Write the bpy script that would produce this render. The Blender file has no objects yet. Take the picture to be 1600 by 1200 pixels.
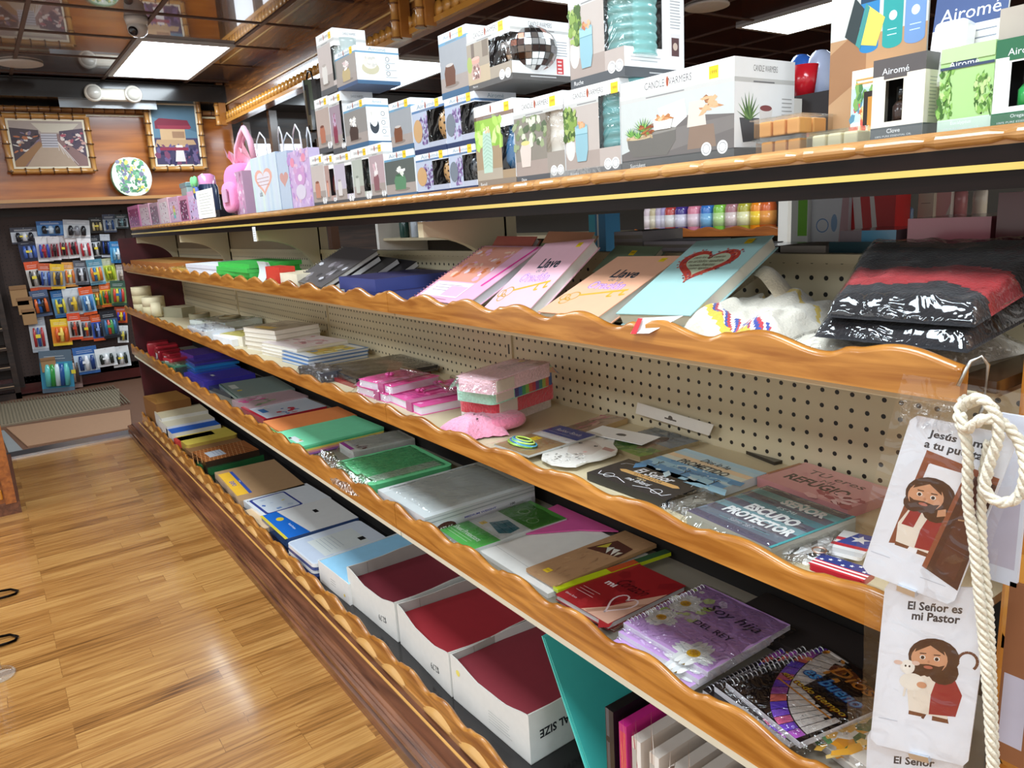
import bpy, math, random
from mathutils import Vector, Matrix, noise
random.seed(7)
C = bpy.context.scene.collection
PI = math.pi
# ---------------------------------------------------------------- camera, world, light, exposure
CH = 1.23; FPX = 1170.74
RM = Matrix(((0.81289602, 0.17461663, -0.55561596), (-0.57948269, 0.14698614, -0.80162016), (-0.05830837, 0.97360367, 0.22067176)))
cd = bpy.data.cameras.new('camera'); cam = bpy.data.objects.new('camera', cd); C.objects.link(cam)
cd.sensor_width = 36; cd.lens = FPX / 1600 * 36; cd.clip_start = .02; cd.clip_end = 60
cam.matrix_world = Matrix.Translation((0, 0, CH)) @ RM.to_4x4()
bpy.context.scene.camera = cam
vs = bpy.context.scene.view_settings
vs.view_transform = 'Standard'; vs.look = 'None'; vs.exposure = 0.0; vs.gamma = 1; vs.use_curve_mapping = False
w = bpy.data.worlds.new('world'); bpy.context.scene.world = w; w.use_nodes = True
w.node_tree.nodes['Background'].inputs[0].default_value = (1.0, .97, .93, 1)
w.node_tree.nodes['Background'].inputs[1].default_value = .95
LAMP = 19.0       # strength of the ceiling light diffusers

def ray(u, v): return RM @ Vector((u - 800, 600 - v, -FPX))
def onX(u, v, X): d = ray(u, v); p = d * (X / d.x); return Vector((p.x, p.y, p.z + CH))
def onY(u, v, Y): d = ray(u, v); p = d * (Y / d.y); return Vector((p.x, p.y, p.z + CH))
def onZ(u, v, Z): d = ray(u, v); p = d * ((Z - CH) / d.z); return Vector((p.x, p.y, p.z + CH))

# ---------------------------------------------------------------- materials
def lin(c):
    if isinstance(c, str): c = tuple(int(c[i:i+2], 16) / 255 for i in (0, 2, 4))
    return tuple(x / 12.92 if x <= .04045 else ((x + .055) / 1.055) ** 2.4 for x in c[:3]) + (1,)
def nt(name):
    m = bpy.data.materials.new(name); m.use_nodes = True; t = m.node_tree
    return m, t, t.nodes['Principled BSDF'], t.nodes.new, t.links.new
def attr_mat(name, rough, metal=0, coat=0, spec=.5, var=.05, scale=40, bump=0, sheen=0):
    m, t, P, N, K = nt(name)
    a = N('ShaderNodeAttribute'); a.attribute_name = 'Col'
    n = N('ShaderNodeTexNoise'); n.inputs['Scale'].default_value = scale
    tc = N('ShaderNodeTexCoord'); K(tc.outputs['Object'], n.inputs['Vector'])
    h = N('ShaderNodeHueSaturation'); mp = N('ShaderNodeMapRange')
    mp.inputs[3].default_value = 1 - var * 2; mp.inputs[4].default_value = 1 + var * 2
    K(n.outputs['Fac'], mp.inputs[0]); K(mp.outputs[0], h.inputs['Value']); K(a.outputs['Color'], h.inputs['Color'])
    K(h.outputs[0], P.inputs['Base Color'])
    P.inputs['Roughness'].default_value = rough; P.inputs['Metallic'].default_value = metal
    P.inputs['Coat Weight'].default_value = coat; P.inputs['Coat Roughness'].default_value = .08
    P.inputs['Specular IOR Level'].default_value = spec; P.inputs['Sheen Weight'].default_value = sheen
    if bump:
        b = N('ShaderNodeBump'); b.inputs['Strength'].default_value = bump; b.inputs['Distance'].default_value = .004
        K(n.outputs['Fac'], b.inputs['Height']); K(b.outputs[0], P.inputs['Normal'])
    return m
MATTE = attr_mat('matte_paper', .7, var=.03)
CARD = attr_mat('printed_card', .38, var=.02, spec=.4)
GLOSS = attr_mat('glossy_plastic', .2, var=.02, coat=.3)
CLOTH = attr_mat('woven_cloth', .9, var=.08, scale=300, bump=.4, sheen=.3)
FUR = attr_mat('plush', .95, var=.1, scale=160, bump=1, sheen=.6)
METAL = attr_mat('metal', .3, metal=1, var=.03)
PAINTED = attr_mat('painted_steel', .45, var=.03, scale=8)
GLOW = {}
def emit(name, col, s):
    if name in GLOW: return GLOW[name]
    m, t, P, N, K = nt(name); P.inputs['Base Color'].default_value = lin(col)
    P.inputs['Emission Color'].default_value = lin(col); P.inputs['Emission Strength'].default_value = s
    GLOW[name] = m; return m
def film(name, gl, tint=(1, 1, 1, 1), rough=.08, fac=.1, bump=.5, scale=25):
    m, t, P, N, K = nt(name); o = t.nodes['Material Output']; t.nodes.remove(P)
    tr = N('ShaderNodeBsdfTransparent'); tr.inputs[0].default_value = tint
    g = N('ShaderNodeBsdfGlossy'); g.inputs['Roughness'].default_value = rough; g.inputs[0].default_value = (1, 1, 1, 1)
    lw = N('ShaderNodeLayerWeight'); lw.inputs['Blend'].default_value = .25
    mr = N('ShaderNodeMapRange'); mr.inputs[3].default_value = fac; mr.inputs[4].default_value = gl; K(lw.outputs['Fresnel'], mr.inputs[0])
    x = N('ShaderNodeMixShader'); K(mr.outputs[0], x.inputs[0]); K(tr.outputs[0], x.inputs[1]); K(g.outputs[0], x.inputs[2])
    n = N('ShaderNodeTexNoise'); n.inputs['Scale'].default_value = scale; n.inputs['Distortion'].default_value = 1.5
    tc = N('ShaderNodeTexCoord'); K(tc.outputs['Object'], n.inputs['Vector'])
    b = N('ShaderNodeBump'); b.inputs['Strength'].default_value = bump; b.inputs['Distance'].default_value = .01
    K(n.outputs['Fac'], b.inputs['Height']); K(b.outputs[0], g.inputs['Normal']); K(b.outputs[0], lw.inputs['Normal'])
    K(x.outputs[0], o.inputs['Surface']); return m
FILM = film('clear_film', .6, fac=.06)
CRINKLE = film('crinkled_film', .75, fac=.1, bump=1.0, scale=45, rough=.12)
CLEARBOX = film('clear_plastic_shell', .5, tint=(.94, .95, .95, 1), fac=.035, bump=.1)
def wood(name, c1, c2, rough=.3, coat=.5, axis=1, scale=6, coatr=.1, spec=.5):
    m, t, P, N, K = nt(name)
    tc = N('ShaderNodeTexCoord'); mp = N('ShaderNodeMapping'); s = [scale * 6] * 3; s[axis] = scale * .5
    mp.inputs['Scale'].default_value = s; K(tc.outputs['Object'], mp.inputs['Vector'])
    n = N('ShaderNodeTexNoise'); n.inputs['Scale'].default_value = 1.2; n.inputs['Detail'].default_value = 7; n.inputs['Distortion'].default_value = .6
    K(mp.outputs[0], n.inputs['Vector'])
    r = N('ShaderNodeValToRGB'); r.color_ramp.elements[0].position = .35; r.color_ramp.elements[1].position = .68
    r.color_ramp.elements[0].color = lin(c1); r.color_ramp.elements[1].color = lin(c2)
    K(n.outputs['Fac'], r.inputs[0]); K(r.outputs[0], P.inputs['Base Color'])
    P.inputs['Roughness'].default_value = rough; P.inputs['Coat Weight'].default_value = coat; P.inputs['Coat Roughness'].default_value = coatr; P.inputs['Specular IOR Level'].default_value = spec
    return m
PINE = wood('lacquered_pine', '94560f', 'c8883a', rough=.32, scale=9)
PINED = wood('dark_lacquered_pine', '8a4a1a', 'b5692a', rough=.35)
GOLDW = wood('golden_carved_wood', 'a8743a', 'd6a468', rough=.35)
WALNUT = wood('stained_base_wood', '55301f', '7d4c33', rough=.4, coat=.3)
LACQ = wood('dark_lacquer', '0c0706', '1c0f0c', rough=.3, coat=0, spec=.22)
PANEL = wood('orange_wall_panel', '8f4a18', 'c0712c', rough=.25, coat=.6, axis=0, scale=2)
CEILM = wood('glossy_brown_ceiling', '38170e', '55281a', rough=.25, coat=1, coatr=.03, scale=1.5)
MAROON = wood('maroon_end_panel', '3a0b10', '571019', rough=.5, coat=.1, scale=1)
DARKW = wood('dark_shelf_wood', '20140f', '3a261b', rough=.5, coat=.1, axis=0)
def pegboard():
    m, t, P, N, K = nt('cream_pegboard')
    tc = N('ShaderNodeTexCoord'); sx = N('ShaderNodeSeparateXYZ'); K(tc.outputs['Object'], sx.inputs[0])
    def cell(out):
        a = N('ShaderNodeMath'); a.operation = 'MULTIPLY'; a.inputs[1].default_value = 1 / .0254; K(out, a.inputs[0])
        f = N('ShaderNodeMath'); f.operation = 'FRACT'; K(a.outputs[0], f.inputs[0])
        s = N('ShaderNodeMath'); s.operation = 'SUBTRACT'; s.inputs[1].default_value = .5; K(f.outputs[0], s.inputs[0])
        q = N('ShaderNodeMath'); q.operation = 'POWER'; q.inputs[1].default_value = 2; 
        ab = N('ShaderNodeMath'); ab.operation = 'ABSOLUTE'; K(s.outputs[0], ab.inputs[0]); K(ab.outputs[0], q.inputs[0]); return q
    a, b = cell(sx.outputs['Y']), cell(sx.outputs['Z'])
    ad = N('ShaderNodeMath'); K(a.outputs[0], ad.inputs[0]); K(b.outputs[0], ad.inputs[1])
    lt = N('ShaderNodeMath'); lt.operation = 'LESS_THAN'; lt.inputs[1].default_value = .022; K(ad.outputs[0], lt.inputs[0])
    mx = N('ShaderNodeMix'); mx.data_type = 'RGBA'; K(lt.outputs[0], mx.inputs['Factor'])
    mx.inputs['A'].default_value = lin('c9bb9b'); mx.inputs['B'].default_value = lin('1a1512')
    K(mx.outputs['Result'], P.inputs['Base Color']); P.inputs['Roughness'].default_value = .55
    return m
PEG = pegboard()
def floor_mat():
    m, t, P, N, K = nt('oak_strip_laminate')
    tc = N('ShaderNodeTexCoord'); mp = N('ShaderNodeMapping'); K(tc.outputs['Object'], mp.inputs[0])
    b = N('ShaderNodeTexBrick'); K(mp.outputs[0], b.inputs['Vector'])
    b.inputs['Scale'].default_value = 1; b.inputs['Brick Width'].default_value = .46; b.inputs['Row Height'].default_value = .064
    b.inputs['Mortar Size'].default_value = .0008; b.inputs['Color1'].default_value = (0, 0, 0, 1); b.inputs['Color2'].default_value = (1, 1, 1, 1)
    b.inputs['Mortar'].default_value = (.0, .0, .0, 1); b.offset = .37; b.offset_frequency = 3; b.squash = .8; b.squash_frequency = 4
    m2 = N('ShaderNodeMapping'); m2.inputs['Scale'].default_value = (1.3, 26, 1); K(tc.outputs['Object'], m2.inputs[0])
    ad = N('ShaderNodeVectorMath'); K(m2.outputs[0], ad.inputs[0]); K(b.outputs['Color'], ad.inputs[1])
    n = N('ShaderNodeTexNoise'); n.inputs['Scale'].default_value = 3.4; n.inputs['Detail'].default_value = 7; n.inputs['Distortion'].default_value = 1.1; K(ad.outputs[0], n.inputs['Vector'])
    mx = N('ShaderNodeMath'); mx.operation = 'MULTIPLY_ADD'; K(b.outputs['Color'], mx.inputs[0]); mx.inputs[1].default_value = .3
    mu = N('ShaderNodeMath'); mu.operation = 'MULTIPLY'; mu.inputs[1].default_value = .9; K(n.outputs['Fac'], mu.inputs[0]); K(mu.outputs[0], mx.inputs[2])
    r = N('ShaderNodeValToRGB'); e = r.color_ramp.elements; e[0].position = .3; e[0].color = lin('633c16'); e[1].position = .85; e[1].color = lin('c69656')
    x = e.new(.55); x.color = lin('a26e36')
    K(mx.outputs[0], r.inputs[0]); K(r.outputs[0], P.inputs['Base Color'])
    P.inputs['Roughness'].default_value = .28; P.inputs['Coat Weight'].default_value = .35; P.inputs['Coat Roughness'].default_value = .12
    return m
FLOORM = floor_mat()

# ---------------------------------------------------------------- mesh builder
class B:
    def __init__(s): s.v = []; s.f = []; s.c = []; s.sm = []
    def vv(s, pts): i = len(s.v); s.v += [tuple(p) for p in pts]; return i
    def ff(s, idx, col, sm=False): s.f.append(tuple(idx)); s.c.append(lin(col) if isinstance(col, str) else col); s.sm.append(sm)
    def face(s, pts, col, sm=False): i = s.vv(pts); s.ff(range(i, i + len(pts)), col, sm)
    def box(s, x0, y0, z0, x1, y1, z1, col, cols=None, ch=0):
        # cols: dict of face -> colour (x0 x1 y0 y1 z0 z1)
        i = s.vv([(x, y, z) for z in (z0, z1) for y in (y0, y1) for x in (x0, x1)])
        for k, q in {'z0': (0, 2, 3, 1), 'z1': (4, 5, 7, 6), 'y0': (0, 1, 5, 4), 'y1': (2, 6, 7, 3), 'x0': (0, 4, 6, 2), 'x1': (1, 3, 7, 5)}.items():
            s.ff([i + j for j in q], (cols or {}).get(k, col))
    def prism(s, poly, z0, z1, col, side=None, sm=False):
        n = len(poly); i = s.vv([(p[0], p[1], z0) for p in poly] + [(p[0], p[1], z1) for p in poly])
        s.ff([i + n + j for j in range(n)], col); s.ff([i + j for j in range(n)][::-1], side or col)
        for j in range(n): k = (j + 1) % n; s.ff((i + j, i + k, i + n + k, i + n + j), side or col, sm)
    def lathe(s, prof, col, n=20, cx=0, cy=0, cz=0, M=None, cols=None):
        pts = []
        for r, z in prof:
            for k in range(n):
                a = 2 * PI * k / n; p = Vector((cx + r * math.cos(a), cy + r * math.sin(a), cz + z)); pts.append(M @ p if M else p)
        i = s.vv(pts)
        for a in range(len(prof) - 1):
            for k in range(n):
                l = (k + 1) % n; s.ff((i + a * n + k, i + a * n + l, i + (a + 1) * n + l, i + (a + 1) * n + k), cols[a] if cols else col, True)
        if prof[0][0] > 1e-5: s.ff([i + k for k in range(n)][::-1], cols[0] if cols else col)
        if prof[-1][0] > 1e-5: s.ff([i + (len(prof) - 1) * n + k for k in range(n)], cols[-1] if cols else col)
    def tube(s, path, r, col, n=8, closed=False):
        path = [Vector(p) for p in path]; L = len(path); pts = []
        up = Vector((0, 0, 1))
        for j, p in enumerate(path):
            a = path[(j - 1) % L] if (closed or j) else p; b = path[(j + 1) % L] if (closed or j < L - 1) else p
            t = (b - a).normalized(); x = t.cross(up)
            if x.length < .2: x = t.cross(Vector((1, 0, 0)))
            x.normalize(); y = x.cross(t); rr = r[j] if isinstance(r, (list, tuple)) else r
            for k in range(n): an = 2 * PI * k / n; pts.append(p + x * math.cos(an) * rr + y * math.sin(an) * rr)
        i = s.vv(pts)
        for j in range(L if closed else L - 1):
            jj = (j + 1) % L
            for k in range(n): l = (k + 1) % n; s.ff((i + j * n + k, i + j * n + l, i + jj * n + l, i + jj * n + k), col, True)
        if not closed: s.ff([i + k for k in range(n)][::-1], col); s.ff([i + (L - 1) * n + k for k in range(n)], col)
    def grid(s, fn, nu, nv, col, sm=True):
        i = s.vv([fn(a / nu, b / nv) for b in range(nv + 1) for a in range(nu + 1)])
        for b in range(nv):
            for a in range(nu):
                q = i + b * (nu + 1) + a
                s.ff((q, q + 1, q + nu + 2, q + nu + 1), col((a + .5) / nu, (b + .5) / nv) if callable(col) else col, sm)
    def build(s, name, mat, parent=None, M=None, bevel=0):
        me = bpy.data.meshes.new(name); me.from_pydata(s.v, [], s.f); me.materials.append(mat)
        ca = me.color_attributes.new('Col', 'FLOAT_COLOR', 'CORNER'); buf = []
        for p, c in zip(me.polygons, s.c): buf += list(c) * p.loop_total
        ca.data.foreach_set('color', buf)
        me.polygons.foreach_set('use_smooth', s.sm); me.update()
        o = bpy.data.objects.new(name, me); C.objects.link(o)
        if parent: o.parent = parent
        if M: o.matrix_world = M
        if bevel:
            md = o.modifiers.new('bevel', 'BEVEL'); md.width = bevel; md.segments = 2; md.limit_method = 'ANGLE'; md.angle_limit = .7
        return o
def tag(o, label, cat, group=None, kind=None):
    if label: o['label'] = label
    if cat: o['category'] = cat
    if group: o['group'] = group
    if kind: o['kind'] = kind
    return o
def empty(name, label, cat, group=None, M=None):
    o = bpy.data.objects.new(name, None); C.objects.link(o); o.empty_display_size = .02
    if M: o.matrix_world = M
    return tag(o, label, cat, group)
def struct(name, b, mat, **k): o = b.build(name, mat, **k); o['kind'] = 'structure'; return o

_tc = {}
def glyphs(txt, bold):
    k = (txt, bold)
    if k not in _tc:
        cu = bpy.data.curves.new('t', 'FONT'); cu.body = txt; cu.resolution_u = 2; cu.offset = bold
        ob = bpy.data.objects.new('t', cu); me = bpy.data.meshes.new_from_object(ob)
        vs_ = [(v.co.x, v.co.y) for v in me.vertices]; fs = [tuple(p.vertices) for p in me.polygons]
        xs = [v[0] for v in vs_]; ys = [v[1] for v in vs_]
        _tc[k] = (vs_, fs, min(xs), max(xs), min(ys), max(ys))
        bpy.data.objects.remove(ob); bpy.data.curves.remove(cu); bpy.data.meshes.remove(me)
    return _tc[k]
class Art:
    'flat printing on one face; x, y run 0..1 over the face w by h; each call lies one layer higher'
    def __init__(s, b, O, U, V, w, h, L0=1):
        s.b = b; s.O = Vector(O); s.U = Vector(U).normalized(); s.V = Vector(V).normalized(); s.N = s.U.cross(s.V); s.w = w; s.h = h; s.l = L0
    def P(s, x, y): return s.O + s.U * (x * s.w) + s.V * (y * s.h) + s.N * (.000012 * s.l)
    def poly(s, pts, c): s.b.face([s.P(*p) for p in pts], c); s.l += 1; return s
    def rect(s, x0, y0, x1, y1, c): return s.poly([(x0, y0), (x1, y0), (x1, y1), (x0, y1)], c)
    def rrect(s, x0, y0, x1, y1, c, r=.008):
        pts = []; rx = r / s.w; ry = r / s.h
        for cx, cy, a0 in ((x1 - rx, y0 + ry, -90), (x1 - rx, y1 - ry, 0), (x0 + rx, y1 - ry, 90), (x0 + rx, y0 + ry, 180)):
            for k in range(5): a = math.radians(a0 + 22.5 * k); pts.append((cx + rx * math.cos(a), cy + ry * math.sin(a)))
        return s.poly(pts, c)
    def ell(s, cx, cy, rx, ry, c, n=18, rot=0):
        pts = []
        for k in range(n):
            a = 2 * PI * k / n; x, y = rx * math.cos(a), ry * math.sin(a)
            pts.append((cx + x * math.cos(rot) - y * math.sin(rot), cy + x * math.sin(rot) + y * math.cos(rot)))
        return s.poly(pts, c)
    def disc(s, cx, cy, r, c, n=18): return s.ell(cx, cy, r / s.w, r / s.h, c, n)   # r in metres
    def line(s, pts, wd, c):
        P_ = [Vector((x * s.w, y * s.h)) for x, y in pts]
        for a, b in zip(P_, P_[1:]):
            d = (b - a); 
            if d.length < 1e-6: continue
            n = Vector((-d.y, d.x)).normalized() * wd / 2
            q = [a + n, a - n, b - n, b + n]
            s.b.face([s.O + s.U * t.x + s.V * t.y + s.N * (.000012 * s.l) for t in q][::-1] if False else [s.O + s.U * t.x + s.V * t.y + s.N * (.000012 * s.l) for t in q], c)
        s.l += 1; return s
    def ring(s, cx, cy, r, wd, c, n=20, sx=1):
        return s.line([(cx + sx * r / s.w * math.cos(2 * PI * k / n), cy + r / s.h * math.sin(2 * PI * k / n)) for k in range(n + 1)], wd, c)
    def text(s, txt, cx, cy, hgt, c, wid=None, bold=0, shear=0, rot=0, align='c'):
        # hgt: height in metres of the whole string, wid: width in metres (fits), centred on cx, cy
        vs_, fs, x0, x1, y0, y1 = glyphs(txt, bold); k = hgt / max(y1 - y0, 1e-6); kx = wid / (x1 - x0) if wid else k
        i0 = len(s.b.v); ca, sa = math.cos(rot), math.sin(rot); off = 0 if align == 'c' else (x1 - x0) / 2 * kx
        for x, y in vs_:
            X = (x - (x0 + x1) / 2) * kx + off; Y = (y - (y0 + y1) / 2) * k; X += Y * shear
            X, Y = X * ca - Y * sa, X * sa + Y * ca
            s.b.v.append(tuple(s.O + s.U * (cx * s.w + X) + s.V * (cy * s.h + Y) + s.N * (.000012 * s.l)))
        cl = lin(c)
        for f in fs: s.b.f.append(tuple(i0 + j for j in f)); s.b.c.append(cl); s.b.sm.append(False)
        s.l += 1; return s
    def scrib(s, x0, x1, y, n, dy, c, wd=.0012, jag=.2):
        'n thin lines of small print'
        for k in range(n):
            e = x1 - random.random() * jag * (x1 - x0); s.line([(x0, y - k * dy), (e, y - k * dy)], wd, c); s.l -= 1
        s.l += 1; return s
    def splat(s, x0, y0, x1, y1, n, cols, r0, r1, m=5):
        for k in range(n):
            s.ell(random.uniform(x0, x1), random.uniform(y0, y1), random.uniform(r0, r1) / s.w, random.uniform(r0, r1) / s.h, random.choice(cols), m, random.random() * 3)
        return s
def frame(A, Bp, z, up=None):
    'local x runs A to B, local y away into the shelf, z up'
    A = Vector((A[0], A[1], z)); Bp = Vector((Bp[0], Bp[1], z)); x = (Bp - A); w_ = x.length; x.normalize()
    zz = Vector((0, 0, 1)); y = zz.cross(x)
    return Matrix(((x.x, y.x, 0, A.x), (x.y, y.y, 0, A.y), (0, 0, 1, z), (0, 0, 0, 1))), w_
def T(x, y, z, rz=0): return Matrix.Translation((x, y, z)) @ Matrix.Rotation(rz, 4, 'Z')
# ---------------------------------------------------------------- the setting
YF = 7.35
b = B(); b.face([(-3, -2.5, 0), (9.5, -2.5, 0), (9.5, 5.2, 0), (-3, 5.2, 0)], 'ffffff'); struct('floor', b, FLOORM)
b = B(); b.box(-3, 5.24, -.03, 9.5, 9.5, 0, '6b4a36'); b.box(-3, 5.15, -.03, 9.5, 5.3, -.001, '3b2a20'); o = struct('floor_entry', b, attr_mat('entry_floor', .6)); o.name = 'trim_1'
b = B(); b.face([(-3, -2.5, 2.45), (-3, 9.5, 2.45), (9.5, 9.5, 2.45), (9.5, -2.5, 2.45)], 'ffffff'); struct('ceiling', b, CEILM)
b = B()
for k in range(-6, 16):
    x = 1.075 + .61 * k; y = 5.5 + .635 * k
    if -3 < x < 9.4: b.box(x - .011, -2.5, 2.444, x + .011, 7.2, 2.4495, '5c463c')
    if -2.5 < y < 7.2: b.box(-3, y - .011, 2.4445, 9.4, y + .011, 2.4498, '5c463c')
struct('trim_2', b, PAINTED)                                       # ceiling grid
b = B(); b.box(-3, YF, 0, 9.5, YF + .1, 2.45, 'ffffff'); struct('wall_back', b, DARKW)
b = B(); b.box(-.3, 7.2, 1.56, 2.1, YF, 2.24, 'ffffff'); struct('wall_panel', b, PANEL).name = 'trim_3'
b = B(); b.box(-.4, 7.02, 1.535, 1.75, 7.25, 1.56, 'b98650'); b.box(-.4, 7.03, 1.50, 1.75, 7.2, 1.535, '6a3f20'); struct('trim_4', b, GLOSS)   # ledge
b = B(); b.box(-.3, 7.18, 2.205, 2.1, 7.2, 2.22, 'e8d8b0'); struct('trim_5', b, GLOSS)
b = B(); b.box(-3, 6.9, 2.3, 9.5, YF, 2.44, '171210'); b.box(.75, 6.98, 2.24, 1.45, 7.0, 2.34, 'a9b4bd'); struct('trim_6', b, GLOSS)
b = B(); b.box(-.3, 7.28, .02, 2.2, YF, .16, '4a1a18'); struct('baseboard_back', b, GLOSS)
b = B(); b.box(9.4, -2.5, 0, 9.5, 9.5, 2.45, 'ffffff'); struct('wall_right', b, DARKW)
# bamboo strip above the panelling
def bamboo(b, A, Bp, r, col, col2, seg=.075):
    A, Bp = Vector(A), Vector(Bp); L = (Bp - A).length; n = max(2, int(L / seg)); d = (Bp - A) / n
    for k in range(n):
        p = A + d * k; b.tube([p, p + d * .08, p + d * .5, p + d * .92, p + d], [r * 1.15, r, r * .93, r, r * 1.15], col, 6)
        b.tube([p - d * .05, p + d * .05], r * 1.3, col2, 6)
b = B(); bamboo(b, (-.3, 7.17, 2.25), (2.0, 7.17, 2.25), .022, 'b07a48', '6a4226'); struct('trim_7', b, GLOSS)
# bright shop windows beyond the far end of the shelving
def window(n, x0, x1, z0, z1):
    b = B(); b.box(x0 - .05, 7.25, z0 - .05, x1 + .05, 7.3, z1 + .05, '5a4332')
    o = struct('window_%d' % n, b, GLOSS)
    g = B(); g.face([(x0, 7.245, z0), (x1, 7.245, z0), (x1, 7.245, z1), (x0, 7.245, z1)], 'ffffff'); g.build('pane', emit('daylight_pane', 'eef6ff', 2.2), o)
    m_ = B(); xm = (x0 + x1) / 2; m_.box(xm - .02, 7.22, z0, xm + .02, 7.25, z1, '4a3a30'); m_.build('mullion', GLOSS, o)
window(1, 2.22, 2.75, 1.45, 2.0); window(2, 2.95, 3.6, 1.3, 2.0)
# carved beam hanging under the ceiling on the far side
bm = empty('ceiling_beam', 'long golden wooden beam with scalloped lower edge under the ceiling', 'beam')
b = B(); b.box(2.0, 2.3, 2.19, 2.06, 7.0, 2.45, 'ffffff'); b.build('beam_face', wood('beam_wood', '5c351b', '925d2e', rough=.25), bm)
b = B(); b.box(1.985, 2.3, 2.14, 2.07, 7.0, 2.2, '9a6428'); b.build('lower_rail', PINED, bm)
b = B(); y = 2.3
while y < 6.95:
    b.lathe([(.0, -.012), (.036, -.008), (.036, .008), (0, .012)], 'c98c3c', 10, M=T(1.982, y, 2.19) @ Matrix.Rotation(PI / 2, 4, 'Y')); y += .075
b.box(1.97, 2.3, 2.135, 2.0, 7.0, 2.16, 'c08438'); b.build('scalloped_edge', GLOSS, bm)
b = B(); b.box(1.99, 2.3, 2.285, 2.0, 7.0, 2.295, 'd8b070'); b.build('bead', GLOSS, bm)
for yy in (3.35, 3.6, 6.95):
    b = B(); b.box(1.93, yy - .04, 2.12, 1.985, yy + .04, 2.45, 'a56a30'); bamboo(b, (1.92, yy, 2.12), (1.92, yy, 2.44), .022, 'c48a45', '7a4b22'); b.build('upright', GLOSS, bm)
# posts and dark bay below the beam
for k, (yy, zz) in enumerate([(6.9, 0), (6.2, 0), (5.2, 0)]):
    b = B(); b.box(2.1, yy - .03, 0, 2.16, yy + .03, 2.14, '4b3326'); tag(b.build('wooden_post', GLOSS), 'dark wooden post under the carved beam, ' + ['at its far end', 'second from its far end', 'nearest of the three'][k], 'post')

# ceiling lights
def ceiling_light(x0, y0, label):
    t = empty('ceiling_light', label, 'ceiling light', 'fluorescent ceiling panels', T(x0 + .3, y0 + .61, 2.45))
    b = B(); 
    for q in ((-.3, -.63, -.27, .63), (.27, -.63, .3, .63), (-.27, -.63, .27, -.6), (-.27, .6, .27, .63)): b.box(q[0], q[1], -.02, q[2], q[3], -.001, 'c8c8c8')
    o = b.build('frame', PAINTED, t)
    b = B(); b.face([(-.27, -.6, -.012), (-.27, .6, -.012), (.27, .6, -.012), (.27, -.6, -.012)], 'ffffff'); b.build('diffuser', emit('light_diffuser', 'e9f6ff', LAMP), t)
ceiling_light(1.08, 5.46, 'bright rectangular ceiling light over the far end of the aisle')
ceiling_light(4.72, 2.5, 'bright ceiling light at the upper right, above the boxed warmers')
ceiling_light(-.14, 2.6, 'ceiling light over the aisle in front of the shelves')
ceiling_light(-.14, .0, 'ceiling light over the aisle near the viewer')
ceiling_light(2.9, 5.46, 'ceiling light beyond the carved beam')
ceiling_light(-.14, -2.2, 'unseen ceiling fill light added over the aisle behind the viewer')  # added out of view to raise the overall brightness
for k in range(3): ceiling_light(-1.95, -1.6 + 2.6 * k, 'unseen ceiling fill light added over the left side, ' + ['behind the viewer', 'level with the viewer', 'further along'][k])  # unseen row added so low-angle light reaches deep under the shelves
ceiling_light(2.9, 2.5, 'unseen ceiling fill light added over the next aisle')  # added fill, never seen, for a brighter room
ceiling_light(1.7, .2, 'unseen ceiling fill light added over the aisle behind the gondola')  # another unseen panel, added only for more ambient light
for (x, y, lab) in ((.5, 6.45, 'round white ceiling speaker at the upper left'), (4.07, 3.45, 'round white ceiling speaker next to the right ceiling light')):
    t = empty('ceiling_speaker', lab, 'speaker', None, T(x, y, 2.45)); b = B(); b.lathe([(.14, -.001), (.14, -.012), (.125, -.016), (.0, -.02)][::-1], 'cfcac4', 32); b.build('grille', MATTE, t)
t = empty('security_camera', 'white dome security camera on the ceiling near the light', 'camera', None, T(1.0, 5.0, 2.45))
b = B(); b.lathe([(.055, -.04), (.065, 0)], 'd8d4d0', 20); b.build('mount', GLOSS, t)
b = B(); b.lathe([(0.001, -.105), (.03, -.098), (.05, -.08), (.056, -.055), (.052, -.04), (.04, -.02)], 'd0ccc8', 20); o = b.build('housing', GLOSS, t)
b = B(); b.lathe([(0.001, -.012), (.018, -.01), (.027, 0.0), (.02, .02)], '1a1a20', 16, M=Matrix.Translation((-.035, -.045, -.082)) @ Matrix.Rotation(-.9, 4, 'X') @ Matrix.Rotation(.6, 4, 'Y')); b.build('lens', GLOSS, t)
t = empty('emergency_light', 'white twin-head emergency light above the pictures', 'emergency light', None, T(1.12, 6.92, 2.33))
b = B(); b.box(-.12, -.08, -.05, .12, 0, .04, 'd9d2c4'); b.build('body', GLOSS, t, bevel=.02)
for sx in (-.14, .14):
    b = B(); b.lathe([(.035, .05), (.06, .02), (.066, -.03), (.055, -.045), (.0, -.045)][::-1], 'e0dace', 20, M=T(sx, -.06, -.0) @ Matrix.Rotation(PI / 2, 4, 'X').inverted()); o = b.build('lamp_head', GLOSS, t)
    b = B(); b.lathe([(0, .002), (.05, .001), (.05, 0)][::-1], 'b9b4aa', 20, M=T(sx, -.108, 0) @ Matrix.Rotation(PI / 2, 4, 'X')); b.build('lens', GLOSS, o)

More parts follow.
